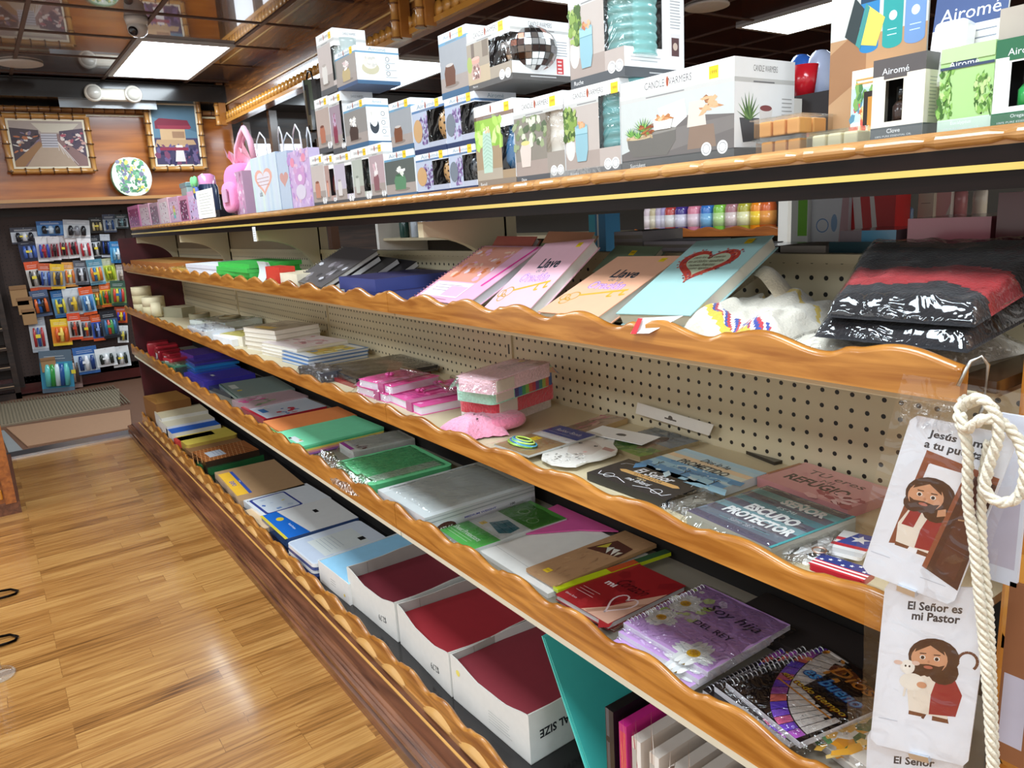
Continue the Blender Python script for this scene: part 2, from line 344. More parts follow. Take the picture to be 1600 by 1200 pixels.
# framed photographs
def picture(label, x0, x1, z0, z1, art, yt=.0, lean=.10):
    M = Matrix.Translation((x0, 7.12, z0)) @ Matrix.Rotation(lean, 4, 'X'); w_, h_ = x1 - x0, z1 - z0
    t = empty('framed_picture', label, 'picture', 'bamboo framed pictures', M)
    b = B(); r = .02
    for A_, B_ in (((0, 0, 0), (w_, 0, 0)), ((0, 0, h_), (w_, 0, h_)), ((0, 0, 0), (0, 0, h_)), ((w_, 0, 0), (w_, 0, h_))):
        bamboo(b, A_, B_, r, 'b98446', '5d3b1c', .085); bamboo(b, (Vector(A_) + Vector((.0, .012, 0))), (Vector(B_) + Vector((0, .012, 0))), r * 1.2, '8e5d2c', '5d3b1c', .085)
    b.build('bamboo_frame', GLOSS, t)
    b = B(); b.box(.02, .0, .02, w_ - .02, .02, h_ - .02, 'e6dcc4'); a = Art(b, (.035, 0, .035), (1, 0, 0), (0, 0, 1), w_ - .07, h_ - .07); art(a); b.build('photograph', CARD, t)
def art_store(a):
    a.rect(0, 0, 1, 1, '8c6f6c'); a.poly([(0, .72), (1, .72), (1, 1), (0, 1)], 'a99a92'); a.poly([(.3, .95), (.95, .95), (.8, .75), (.42, .75)], 'c9bfae')
    a.poly([(0, .1), (.38, .62), (.38, .8), (0, .85)], '4c4046'); a.poly([(1, .2), (.66, .62), (.66, .78), (1, .85)], '574a58')
    a.splat(.02, .3, .36, .75, 40, ['b59a88', '3b333c', '7d6f86', 'b06c4a', 'd8d0c8'], .006, .02); a.splat(.68, .35, .98, .75, 40, ['c49a90', '4a4356', 'a05060', 'd8c8c0'], .006, .02)
    a.poly([(.15, 0), (.42, .55), (.6, .55), (.85, 0)], 'b09a86'); a.poly([(.0, 0), (.12, 0), (.42, .5), (.36, .55), (0, .12)], '9a7350')
    for k in range(5): a.line([(.86 - .06 * k, .03 + .08 * k), (.62, .55)], .004, 'd6ccc6')
    a.rect(.4, .42, .62, .72, 'bdb9bf'); 
    for k in range(5): a.rect(.4, .45 + k * .055, .62, .465 + k * .055, '6b6468')
def art_temple(a):
    a.rect(0, 0, 1, 1, '5f7f92'); a.rect(0, 0, 1, .45, '46405c'); a.poly([(0, .8), (1, .55), (1, 1), (0, 1)], '4f6d80')
    a.poly([(.05, .72), (.16, .78), (.8, .75), (.88, .62), (.05, .6)], '7b2c3f'); a.rect(.15, .3, .72, .62, 'c7a57e')
    a.poly([(.1, .66), (.86, .66), (.84, .6), (.12, .6)], '93384a'); a.rect(.42, .45, .7, .56, '9e7b60'); a.poly([(0, .3), (.95, .34), (.9, .42), (.05, .42)], 'b79672')
    a.splat(.02, .02, .98, .32, 60, ['3b365a', '2c2a48', '6a5a80', '7b4660'], .01, .03); a.poly([(.42, .05), (.66, .05), (.62, .33), (.48, .33)], 'd9d2cf'); a.rect(.1, .24, .75, .29, '8a3348')
picture('wide framed photograph of a store aisle in a bamboo frame', .36, .93, 1.775, 2.185, art_store)
picture('tall framed photograph of a red-roofed building in a bamboo frame', 1.38, 1.80, 1.78, 2.33, art_temple)

# ---------------------------------------------------------------- the long gondola shelving
GX = 1.07; JY = [.32, 1.54, 2.76, 3.98, 5.18]
gon = empty('gondola_shelving', 'long double-sided shelving unit with wavy wooden shelf lips and cream pegboard back', 'shelving', None, T(0, 0, 0))
def wave(y, ph=.55, per=.165):
    t = (y - ph) / per; f = t - math.floor(t)
    v = .5 + .5 * math.cos(2 * PI * f); v += .28 * math.exp(-((f - .34) / .07) ** 2)
    return min(1, v)
def lip(name, y0, y1, x, th, zb, h0, h1, mat, par, ph=.55, step=.0085):
    b = B(); n = int((y1 - y0) / step); prof = []
    for k in range(n + 1):
        y = y0 + (y1 - y0) * k / n; zt = zb + h0 + (h1 - h0) * wave(y, ph); r = .006
        prof += [(x, y, zb), (x, y, zt - r), (x + .002, y, zt - r * .3), (x + r, y, zt), (x + th - r, y, zt), (x + th, y, zt - r), (x + th, y, zb)]
    i = b.vv(prof)
    for k in range(n):
        for j in range(7):
            l = (j + 1) % 7; b.ff((i + k * 7 + j, i + k * 7 + l, i + (k + 1) * 7 + l, i + (k + 1) * 7 + j), 'ffffff', j in (1, 2, 3, 4))
    b.ff([i + j for j in range(7)], 'ffffff'); b.ff([i + n * 7 + j for j in range(7)][::-1], 'ffffff')
    return b.build(name, mat, par)
CREAM = 'cbbd9c'
for s in range(4):
    y0, y1 = JY[s], JY[s + 1]
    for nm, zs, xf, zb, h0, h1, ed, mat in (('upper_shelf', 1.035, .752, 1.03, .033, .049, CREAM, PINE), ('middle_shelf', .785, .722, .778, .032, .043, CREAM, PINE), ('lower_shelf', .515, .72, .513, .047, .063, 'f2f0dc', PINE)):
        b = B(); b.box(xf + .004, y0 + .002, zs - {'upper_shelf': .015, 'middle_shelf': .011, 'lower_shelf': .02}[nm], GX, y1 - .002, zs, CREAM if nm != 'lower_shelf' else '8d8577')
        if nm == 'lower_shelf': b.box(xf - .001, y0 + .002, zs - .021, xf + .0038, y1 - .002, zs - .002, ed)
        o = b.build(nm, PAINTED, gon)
        lip('wavy_lip', y0 + (.0 if s else .003), y1 - .002, xf - .012, .015, zb + (.004 if nm == 'lower_shelf' else 0), h0, h1, mat, o)
    b = B(); b.box(GX, y0, .77, GX + .02, y1, 1.13, CREAM); b.build('pegboard_back', PEG, gon)
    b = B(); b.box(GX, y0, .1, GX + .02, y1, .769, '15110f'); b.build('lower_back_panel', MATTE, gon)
    b = B(); b.box(GX - .004, y0, 1.128, GX + .024, y1, 1.142, CREAM); b.build('top_rail', PAINTED, gon)
    b = B(); b.box(.72, y0, .03, GX, y1, .1, '141112'); b.build('base_deck', GLOSS, gon)
    # far side of the unit
    b = B(); b.box(GX + .02, y0, 1.01, GX + .37, y1, 1.035, CREAM); b.build('rear_shelf', PAINTED, gon)
    b = B(); lipo = lip('base_lip', y0, y1, .703, .014, .07, .052, .07, PINE, gon)
    b = B(); y = y0 + .02
    while y < y1 - .1:   # carved leaf strip
        pts = 9
        b.grid(lambda a, c, y=y: (.703 - .012 * math.sin(PI * c) * (math.sin(PI * a) ** .5), y + .15 * a, .068 + .034 * c * (.35 + .65 * math.sin(PI * min(1, a * 1.1)))), 8, 4, 'd2a05e'); y += .165
    b.box(.699, y0, .066, .705, y1, .082, 'b98448'); b.build('carved_leaf_strip', GLOSS, gon)
for y in JY:
    b = B(); b.box(GX - .006, y - .012, .77, GX + .03, y + .012, 1.225, CREAM); 
    for k in range(9): b.box(GX - .0065, y - .003, .785 + k * .05, GX - .0055, y + .003, .81 + k * .05, '3a342b')
    b.build('upright', PAINTED, gon)
# base mouldings
b = B(); b.box(.64, .3, 0, .72, 5.22, .068, 'ffffff'); b.build('base_shelf', WALNUT, gon)
b = B(); b.box(.678, .3, .068, .684, 5.2, .0705, 'd9a45a'); b.build('inlay_line', GLOSS, gon)
b = B()
pr = [(.612, 0), (.612, .03), (.618, .036), (.616, .045), (.612, .05), (.613, .06), (.619, .066), (.624, .062), (.629, .067), (.634, .064), (.64, .072), (.648, .072), (.65, .066), (.65, 0)]
i = b.vv([(x, .28, z) for x, z in pr] + [(x, 5.2, z) for x, z in pr])
for k in range(len(pr)): l = (k + 1) % len(pr); b.ff((i + k, i + l, i + len(pr) + l, i + len(pr) + k), 'ffffff')
b.ff(list(range(i, i + len(pr)))[::-1], 'ffffff'); b.ff([i + len(pr) + k for k in range(len(pr))], 'ffffff'); b.build('base_moulding', wood('kick_wood', '4d2a1c', '8e5a3c', rough=.35), gon)
# far end panel
b = B(); b.prism([(.74, 5.185), (GX + .4, 5.185), (GX + .4, 5.21), (.74, 5.21)], 0, 1.225, 'ffffff'); b.build('end_panel', MAROON, gon)
# curved brackets that carry the top shelf
for y in JY[1:]:
    b = B(); pts = []
    for k in range(13):
        a = PI / 2 * k / 12; pts.append((.84 + .2 * math.sin(a), 1.19 - .13 * (1 - math.cos(a))))
    poly = [(.84, 1.225), (.84, 1.19)] + pts + [(1.045, 1.04), (GX, 1.04), (GX, 1.225)]
    i = b.vv([(x, y - .012, z) for x, z in poly] + [(x, y + .012, z) for x, z in poly]); n = len(poly)
    b.ff([i + k for k in range(n)], CREAM); b.ff([i + n + k for k in range(n)][::-1], CREAM)
    for k in range(n): l = (k + 1) % n; b.ff((i + k, i + n + k, i + n + l, i + l), CREAM)
    b.build('bracket', PAINTED, gon)
b = B(); b.box(GX, 2.86, 1.14, GX + .015, 5.18, 1.226, '8d7c62'); b.build('upper_back_panel', PAINTED, gon)
b = B(); b.box(.845, .2, 1.262, 1.45, 5.22, 1.281, 'ffffff'); ts = b.build('top_shelf', LACQ, gon)
b = B(); b.box(.828, .1, 1.226, .85, 5.22, 1.268, 'ffffff'); b.build('front_fascia', LACQ, ts)
b = B(); b.box(.824, .1, 1.2435, .829, 5.22, 1.2505, 'd9bd62'); b.build('gold_strip', GLOSS, ts)
b = B(); n = int(5.1 / .0125)
def cr(y, a):
    f = (y / .075) % 1; knot = math.exp(-((f - .5) / .09) ** 2); r = .0072 * (1 - .4 * knot) + .0022 * math.exp(-((abs(f - .5) - .13) / .025) ** 2)
    return r * math.cos(a), r * math.sin(a)
rows = []
for k in range(n + 1):
    y = .1 + 5.1 * k / n
    for j in range(8): dx, dz = cr(y, PI * (1.5 - j / 7)); rows.append((.829 + dx * 1.2, y, 1.277 + dz))
i = b.vv(rows)
for k in range(n):
    for j in range(7): q = i + k * 8 + j; b.ff((q, q + 8, q + 9, q + 1), 'ffffff', False)
b.box(.829, .1, 1.268, .846, 5.2, 1.2865, 'ffffff'); b.build('carved_edge', GOLDW, ts)
b = B(); b.box(.833, .2, 1.287, .8345, 1.05, 1.2965, 'e8eef0'); b.build('clear_front_strip', CLEARBOX, ts)
# corner post at the near end
pst = empty('corner_post', 'orange carved wooden corner post at the near end of the shelving', 'post', None, T(.86, .25, 0))
b = B(); b.box(-.05, -.04, 0, .05, .05, 1.225, 'ffffff'); b.build('post', wood('post_wood', 'ac671f', 'd08a38', axis=2), pst, bevel=.006)
b = B()
for k in range(9):
    z = .08 + k * .135; b.grid(lambda a, c, z=z: (-.05 - .012 * math.sin(PI * c) * math.sin(PI * a), -.035 + .08 * c, z + .11 * a), 6, 6, 'd2903c')
b.build('carving', GLOSS, pst)
# left foreground: corner of a counter and wire chair feet
ct = empty('display_counter', 'corner of a carved orange wooden counter at the left edge', 'counter', None, T(-.02, 4.07, 0))
b = B(); b.box(-1.6, 0, 0, 0, 1.0, .055, 'ffffff'); b.build('base', WALNUT, ct)
b = B(); b.box(-1.6, .02, .055, -.02, .98, .46, 'ffffff'); b.build('body', PINED, ct)
b = B(); b.box(-.055, -.005, .055, -.012, .03, .47, '8a5a34'); b.build('corner_moulding', PINED, ct)
b = B()
for k in range(6): b.box(-.3, .008, .075 + k * .065, -.06, .02, .125 + k * .065, 'c9822c')
b.build('carved_blocks', GLOSS, ct, bevel=.006)
for k, (u, v) in enumerate([(28, 925), (28, 997)]):
    p = onZ(u, v, .004); t = empty('wire_stand', 'bent black wire foot of a stand at the left edge, ' + ['upper one', 'lower one'][k], 'stand', None, T(p.x, p.y, 0))
    b = B(); b.tube([(-.5, .12, .03), (-.02, .035, .008), (0, .01, .005), (-.008, -.012, .005), (-.03, -.018, .006), (-.5, -.02, .01)], .0045, '15110f', 8); b.build('foot', METAL, t)
p = onZ(22, 1045, .01); t = empty('glass_bottle_base', 'clear glass base of a stand at the left edge', 'stand', None, T(p.x - .04, p.y, 0))
b = B(); b.lathe([(.0, .0), (.04, .0), (.045, .006), (.04, .014), (.012, .02), (.01, .2)], 'ffffff', 24); b.build('glass_base', CLEARBOX, t)
# entry mats and threshold
def mat_(name, label, A, Bq, Cq, Dq, th, col, mat, cat='mat'):
    P_ = [onZ(u, v, th) for u, v in (A, Bq, Cq, Dq)]; o = P_[0]; t = empty(name, label, cat, None, T(o.x, o.y, 0)); b = B(); b.prism([(p.x - o.x, p.y - o.y) for p in P_], 0, th, col); return t, b, P_
t, b, P_ = mat_('floor_mat', 'grey ribbed rubber mat in front of the pegboard display', (0, 665), (188, 633), (186, 607), (0, 632), .012, '8b7d66', MATTE)
b.build('mat', MATTE, t); b = B(); 
for k in range(40): b.box(.0 + k * .021, .02, .012, .008 + k * .021, .9, .016, '6f6450')
b.build('ribs', MATTE, t)
t, b, P_ = mat_('cardboard_sheet', 'brown flat cardboard sheet lying on the entry floor', (43, 697), (206, 668), (203, 640), (10, 668), .008, 'a07a5c', MATTE, 'cardboard'); b.build('sheet', MATTE, t)
t, b, P_ = mat_('metal_grate', 'grey ribbed metal plate beside the cardboard sheet', (14, 708), (36, 703), (6, 672), (0, 673), .01, '8b8d8c', PAINTED, 'grate'); b.build('plate', PAINTED, t)
b = B(); b.box(-3, 5.17, .0, .66, 5.3, .012, 'b9bcc2'); tag(b.build('threshold_strip', METAL), 'silver metal threshold strip where the wooden floor ends', 'threshold')
# ---------------------------------------------------------------- goods on the top shelf
TZ = 1.282; tops = []
def rest(y0, y1, z):
    c = [t for a, b_, t in tops if min(y0, a) - max(y1, b_) > .012 and t < z + .035]
    return max(c + [TZ]) + .0004
def sticker(b, a, x, y, s=.014, tx='1999'):
    a.rect(x - s / a.w / 2, y - s / a.h / 2, x + s / a.w / 2, y + s / a.h / 2, 'f4cf2a').text(tx, x, y, s * .3, '8a6a10', s * .7)
def cb(label, uL, vL, uR, vR, vT, dep, st, X=.85, group='boxed candle warmers and diffusers', cat='box', name='warmer_box'):
    L, R = onX(uL, vL, X), onX(uR, vR, X); z0 = rest(L.y, R.y, (L.z + R.z) / 2); h = onX(uR, vT, X).z - z0
    M, w_ = frame(L, R, z0); w_ -= .0012
    d = dep if dep < 1 else onY(dep, vR, R.y).x - X
    tops.append((L.y, R.y, z0 + h)); t = empty(name, label, cat, group, M)
    S = dict(top='f3f3f1', band='c9c9c6', bot='55565a', bg='b9ada6', side='f1f2f2', name='', win=None, pic=None, ht=.2, hb=.1, txt='CANDLE WARMERS', tc='6b6b6b'); S.update(st)
    b = B(); tw, bw = 1 - S['ht'], S['hb']; wn = S['win']
    b.face([(0, 0, 0), (0, d, 0), (0, d, h), (0, 0, h)][::-1], S['side']); b.face([(0, d, 0), (w_, d, 0), (w_, d, h), (0, d, h)][::-1], S['side'])
    b.face([(0, 0, 0), (w_, 0, 0), (w_, d, 0), (0, d, 0)][::-1], S['bot']); b.face([(0, 0, h), (w_, 0, h), (w_, d, h), (0, d, h)], S['top'])
    if not wn:
        b.face([(0, 0, 0), (w_, 0, 0), (w_, 0, h), (0, 0, h)], S['top']); b.face([(w_, 0, 0), (w_, d, 0), (w_, d, h), (w_, 0, h)], S['side'])
    else:
        wx, wz0, wz1, sd = wn; X0 = wx * w_; Z0 = wz0 * h; Z1 = wz1 * h; D1 = sd * d
        F = lambda a, c, e, f, col: b.face([(a, 0, c), (e, 0, c), (e, 0, f), (a, 0, f)], col)
        F(0, 0, X0, h, S['top']); F(X0, 0, w_, Z0, S['bg']); F(X0, Z1, w_, h, S['top'])
        G = lambda a, c, e, f, col: b.face([(w_, a, c), (w_, e, c), (w_, e, f), (w_, a, f)], col)
        if sd > 0: G(0, 0, D1, Z0, S['side']); G(0, Z1, D1, h, S['side'])
        G(D1, 0, d, h, S['side'])
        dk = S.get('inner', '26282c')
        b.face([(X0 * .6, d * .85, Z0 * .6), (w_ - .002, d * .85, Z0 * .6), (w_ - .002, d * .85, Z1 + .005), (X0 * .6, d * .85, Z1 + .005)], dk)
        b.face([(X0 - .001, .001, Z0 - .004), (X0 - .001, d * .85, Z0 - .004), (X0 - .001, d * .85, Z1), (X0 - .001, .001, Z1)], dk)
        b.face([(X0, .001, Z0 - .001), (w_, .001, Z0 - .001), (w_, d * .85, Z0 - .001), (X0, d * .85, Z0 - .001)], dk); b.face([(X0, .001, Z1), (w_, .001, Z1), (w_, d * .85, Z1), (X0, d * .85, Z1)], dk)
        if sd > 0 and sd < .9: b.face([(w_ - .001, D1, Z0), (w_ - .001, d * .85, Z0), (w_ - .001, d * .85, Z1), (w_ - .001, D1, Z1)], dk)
    f = Art(b, (0, 0, 0), (1, 0, 0), (0, 0, 1), w_, h)
    xm = wn[0] if wn else 1
    f.rect(0, 0, 1, bw, S['bot'])
    f.rect(0, bw, xm, tw, S['bg'])
    f.rect(0, tw - .0, xm if wn and wn[2] > tw else 1, tw + .045, S['band'])
    if S['pic']: S['pic'](Art(b, (0, 0, bw * h), (1, 0, 0), (0, 0, 1), w_ * xm, h * (tw - bw), 4))
    fw = min(w_ * .55, .09); f.l = 8
    if w_ > .02 and S['txt']: f.text(S['txt'], .45, 1 - S['ht'] * .4, fw * .11, S['tc'], fw)
    if w_ > .05: f.ell(.45, 1 - S['ht'] * .38, .0025 / w_, .007 / h, 'a8553a')
    f.scrib(.25, .65, tw + .02, 1, .01, '8b8b8b', h * .012)
    if S['name']: f.text(S['name'], .16, bw * .5, h * .045, 'f2f2f2')
    if S.get('circ'):
        f.disc(.78, bw + .02, min(w_ * .09, .009), 'f3f3f3').l -= 1; f.disc(.91, bw + .02, min(w_ * .09, .009), 'f3f3f3').ring(.78, bw + .02, .006, .0008, '777777').ring(.91, bw + .02, .006, .0008, '777777')
    sx = S.get('st', .8)
    if sx: sticker(b, f, sx, 1 - S['ht'] * .45, min(.016, w_ * .28))
    g = Art(b, (w_, 0, 0), (0, 1, 0), (0, 0, 1), d, h); g.rect(0, 0, 1, bw, S['bot'])
    if S['band'] and not (wn and wn[3] > 0 and wn[2] > tw): g.rect(0, tw, 1, tw + .045, S['band'])
    g.l = 5
    if d > .05 and S['txt']: g.text(S['txt'], .5, 1 - S['ht'] * .4, .006 if d < .1 else .008, S['tc'], d * .4)
    if S.get('spic'): S['spic'](g)
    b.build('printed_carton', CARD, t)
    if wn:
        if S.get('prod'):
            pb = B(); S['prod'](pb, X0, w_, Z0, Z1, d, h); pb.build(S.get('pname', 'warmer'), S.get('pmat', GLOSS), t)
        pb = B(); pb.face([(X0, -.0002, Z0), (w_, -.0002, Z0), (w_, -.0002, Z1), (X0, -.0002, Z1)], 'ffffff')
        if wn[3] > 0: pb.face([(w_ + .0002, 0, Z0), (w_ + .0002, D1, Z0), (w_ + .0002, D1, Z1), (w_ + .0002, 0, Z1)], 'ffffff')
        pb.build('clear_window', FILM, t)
    return t
def pot(c1, c2, fl=None, cx=.4):
    def f(a):
        a.rect(0, 0, 1, .3, 'a89d97'); a.ell(cx + .05, .12, .26, .06, '8c8179'); 
        a.poly([(cx - .17, .12), (cx + .17, .12), (cx + .2, .4), (cx + .14, .55), (cx - .14, .55), (cx - .2, .4)], c1).ell(cx, .55, .14, .035, c2)
        if fl: a.splat(cx - .12, .55, cx + .12, .8, 16, fl, .003, .008)
    return f
def ridged(col, n=9):
    def f(b, X0, w_, Z0, Z1, d, h):
        r = min(d * .38, (w_ - X0) * .9 if w_ - X0 > .04 else .05); pr = []; m = n * 6
        for k in range(m + 1): z = Z0 - .01 + (Z1 - Z0 + .03) * k / m; pr.append((r * (1 + .025 * math.cos(2 * PI * n * k / m)), z))
        b.lathe(pr, col, 28, w_ - r * .75, r * 1.15)
    return f
def dome(col, holes='1c1c1c'):
    def f(b, X0, w_, Z0, Z1, d, h):
        r = min((w_ - X0) * 1.0, (Z1 - Z0) * .55, d * .42); cx = w_ - r * .55; cz = (Z0 + Z1) / 2
        b.lathe([(r * math.cos(t), r * 1.1 * math.sin(t)) for t in [(-PI / 2 + PI * k / 12) for k in range(13)]], col, 20, cx, r * 1.05, cz)
        for a in range(-3, 4):
            for c in range(-2, 3):
                an = -PI / 2 + a * .38 - .4; el = c * .42 + (.2 if a % 2 else 0); p = Vector((cx + r * math.cos(an) * math.cos(el), r * 1.05 + r * math.sin(an) * math.cos(el), cz + r * 1.1 * math.sin(el)))
                n = Vector((math.cos(an) * math.cos(el), math.sin(an) * math.cos(el), math.sin(el))); x = n.cross(Vector((0, 0, 1))).normalized(); y = n.cross(x)
                b.face([p + n * .0006 + (x * math.cos(q) + y * math.sin(q)) * r * .08 for q in [2 * PI * k / 8 for k in range(8)]], holes)
    return f
def vase(c1, cols=None):
    def f(b, X0, w_, Z0, Z1, d, h):
        r = min((w_ - X0) * .8, d * .36); H_ = Z1 - Z0
        b.lathe([(r * .7, Z0), (r, Z0 + H_ * .2), (r * .95, Z0 + H_ * .6), (r * .75, Z0 + H_ * .85), (r * .8, Z1 + .004)], c1, 18, w_ - r * .7, r * 1.1)
    return f
AIR = dict(top='eef1f3', band='6fa3c4', bot='44688a', bg='a9adb0', side='f0f4f6', txt='Airomé', tc='8aa3b5', ht=.18)
def airside(c1, c2):
    def f(g):
        g.rect(0, 0, 1, .1, '44688a'); g.ell(.32, .42, .2, .17, c1).ell(.32, .56, .16, .16, c2).splat(.2, .5, .44, .7, 14, [c2, 'ffffff', 'd8d4cc'], .003, .006)
        for k in range(3): g.ring(.72, .68 - .19 * k, .005, .001, '2a2a2a'); g.scrib(.66, .95, .58 - .19 * k, 1, .01, '9aa3aa', .001)
    return f
def slimside(g): g.scrib(.2, .9, .7, 6, .05, 'b0b4b6', .001)
cw = lambda **k: dict(dict(circ=1, spic=slimside), **k)
# first row, from the far end
cb('small slim warmer box at the far left of the bottom row of cartons', 492, 322, 512, 320, 238, .09, cw(bg='c9beb8', pic=pot('c58d78', '8c5a46')))
cb('slim box showing a dark red warmer through its window, bottom row', 512.6, 320, 527, 318, 238, .09, cw(bg='b79a92', pic=pot('d8a08c', 'a05a50'), win=(.0001 + .5, .2, .72, .0), prod=vase('6b1e28')))
cb('lilac slim warmer box with a black cylinder in its window, bottom row', 527.6, 318, 555, 316, 234, .09, cw(bg='c4bccb', pic=pot('dcd8d6', 'a8a0a0'), win=(.62, .2, .75, .0), prod=vase('32363a')))
cb('pale grey slim box with a dark green warmer in its window, bottom row', 555.6, 316, 582, 313, 226, .09, cw(bg='b6bcb2', pic=pot('c8ccc4', '8c938a'), win=(.62, .2, .78, .0), prod=vase('1d2a26')))
cb('pinkish slim warmer box with a lace pot picture, bottom row', 582.6, 314, 605, 311, 220, .09, cw(bg='b9a3a8', pic=pot('8c5f66', '5c3c44', ['f0e8e8', 'd8b8c0'])))
cb('blue-edged diffuser box with a green pot and white flower, bottom row', 605.6, 311, 652, 306, 230, .09, dict(AIR, bg='5d6460', pic=pot('5d8a68', '3d6848', ['f4f4f0', 'e4e8e0'], .5), circ=0, st=.7))
PUR = dict(top='e6ebf2', band='5a80ad', bot='27365e', bg='b4bacb', side='eef0f6', txt='Airomé', tc='8aa3b5', ht=.18, win=(.52, .22, .8, .35))
lav = lambda c: (lambda a: (a.rect(0, 0, 1, 1, 'b9c3d6'), a.splat(.5, .1, 1, .9, 60, ['7d6597', '9a84b4', '5f4a7d', 'c7b8d8'], .002, .005), a.ell(.35, .5, .3, .32, c), a.ell(.35, .5, .2, .28, c)))
cb('blue and purple diffuser box with a tan holed dome in its window, bottom row', 654, 306, 704, 301, 232, .1, dict(PUR, pic=lav('c9a273'), prod=dome('e0b57c')))
cb('blue and purple diffuser box with a grey holed dome in its window, bottom row', 705, 302, 747, 298, 223, .1, dict(PUR, pic=lav('77808c'), prod=dome('5a5e64', '15171a')))
def green_pot(a):
    a.rect(0, 0, 1, 1, 'a58f73'); a.rect(0, .55, 1, 1, '9bc552'); a.splat(0, .6, 1, .98, 18, ['b5dc6a', '8ab848', 'd0e896'], .006, .014)
    a.rect(.0, 0, 1, .18, 'b0a595'); a.poly([(.28, .12), (.62, .12), (.66, .45), (.6, .8), (.32, .8), (.26, .45)], 'b9d6c6').ell(.46, .8, .14, .025, 'd9e6da')
    for k in range(9): a.line([(.3, .2 + k * .06), (.46, .26 + k * .06), (.62, .2 + k * .06)], .0012, '94b8a4')
    a.splat(.36, .8, .56, .86, 8, ['f0dcb8', 'e4c498'], .002, .005)
cb('tall warmer box with a mint chevron pot and a blue warmer in its window', 748, 297, 808, 291, 150, .12, cw(bg='a58f73', bot='8c7f72', band='8a7468', pic=green_pot, ht=.17, win=(.68, .2, .7, .0), prod=vase('3d7fb4'), name='Retail', st=.85, txt='', circ=0))
def daisy(a):
    a.rect(0, 0, 1, 1, '8c857b'); a.rect(0, 0, 1, .25, 'a3948c'); a.splat(0, .5, 1, .98, 40, ['5d6b50', '7b8a62', '9aa880', 'd8dcc8'], .004, .01)
    a.poly([(.2, .15), (.48, .15), (.52, .45), (.46, .55), (.22, .55), (.16, .45)], 'd8cbc2').ell(.34, .56, .14, .04, 'd7cf8a')
def ruche(a):
    a.rect(0, 0, 1, 1, 'bdb3ac'); a.rect(0, 0, 1, .28, 'a89a92'); a.ell(.15, .35, .14, .2, 'd8d4d0'); a.splat(.0, .5, .34, .98, 70, ['5f7d3a', '84a04c', 'a4b86a', '47602c'], .003, .008)
    a.poly([(.36, .12), (.62, .12), (.68, .3), (.68, .55), (.32, .55), (.32, .3)], '8fb8c4').rect(.32, .56, .68, .68, '9cc4ce').line([(.32, .555), (.68, .555)], .001, '5f8f9c').ell(.5, .68, .17, .03, '84acb8').splat(.4, .67, .6, .74, 9, ['d89a6a', 'e4b088', 'b8704a'], .002, .005)
DEM = cw(bg='9c938a', pic=daisy, name='Daisy', win=(.66, .34, .8, .0), inner='b5ab9c', prod=ridged('efeadf', 3))
cb('warmer box with a white daisy pot and a cream warmer in its window', 808.7, 291, 885, 282, 139, .14, DEM)
cb('warmer box with a pale blue pot and a teal ridged warmer, beside the succulent box', 886, 282, 971.5, 273, 120, .15, cw(pic=ruche, name='Ruche', win=(.64, .3, .86, .0), inner='4b5457', prod=ridged('74b3b4', 7), st=.92))
def succ(a):
    a.rect(0, 0, 1, 1, 'c7ccca'); a.poly([(0, 0), (1, 0), (1, .52), (.62, .62), (.3, .3), (0, .12)], '6f6a68'); a.poly([(.45, .08), (1, .3), (1, .5), (.5, .45)], '7c7774')
    a.poly([(.62, .42), (.78, .42), (.76, .82), (.64, .82)], 'd8cfc4').poly([(.62, .06), (.86, .06), (.84, .42), (.64, .42)], '8a7566'); a.splat(.76, .62, .86, .86, 14, ['c08a60', 'dcb088', '9c6a48'], .003, .007)
    a.poly([(.36, .82), (.6, .9), (.62, .6), (.52, .46), (.4, .5)], 'dfe1de')
    a.poly([(.12, .05), (.44, .02), (.52, .25), (.52, .42), (.06, .36), (.07, .22)], '6e6b66').poly([(.07, .36), (.52, .42), (.53, .46), (.3, .47), (.06, .4)], '8d8a84')
    a.ell(.18, .38, .13, .04, 'c9b48f'); a.splat(.07, .36, .3, .42, 24, ['d8c8a8', 'b09a78'], .0015, .003)
    for cx, cy, n, L_ in ((.1, .46, 9, .12), (.22, .52, 11, .2), (.17, .42, 8, .1)):
        for k in range(n): an = .25 + (PI - .5) * k / (n - 1); a.poly([(cx - .012, cy - .05), (cx + .012, cy - .05), (cx + math.cos(an) * L_ * .55, cy + math.sin(an) * L_)], ['4d8a3c', '7db04e', '3a6f3a', '96c464'][k % 4])
    a.splat(.2, .42, .3, .56, 16, ['8c4a2c', 'a86a3a', '6f8a3c'], .002, .005)
    a.poly([(.33, .46), (.48, .46), (.5, .64), (.32, .62)], 'f0efec').ell(.41, .635, .09, .05, 'f7f6f2').ell(.41, .635, .075, .035, 'c98f62').splat(.36, .62, .47, .68, 10, ['d8a070', 'b87848', 'e8c098'], .002, .005)
def succside(g):
    g.poly([(.14, .18), (.42, .2), (.4, .42), (.08, .42)], '55565a'); 
    for k in range(9): an = .2 + (PI - .4) * k / 8; g.poly([(.2, .4), (.26, .4), (.23 + math.cos(an) * .2, .44 + math.sin(an) * .24)], ['5d7f4a', '7a9a5a', '47673c'][k % 3])
    g.poly([(.42, .36), (.6, .36), (.62, .52), (.4, .52)], 'e6e2de').ell(.51, .52, .1, .03, '8a4a4a'); g.scrib(.78, .97, .62, 7, .04, 'a5a5a5', .0012); g.scrib(.3, .7, 1 - .225, 1, .1, '77777a', .0018)
cb('wide candle warmer box picturing a succulent planter on a dark table', 972.5, 273, 1148, 246, 87, 1240, cw(pic=succ, spic=succside, name='Succulent', ht=.235, hb=.13, st=.84, bot='4a4b4c'))
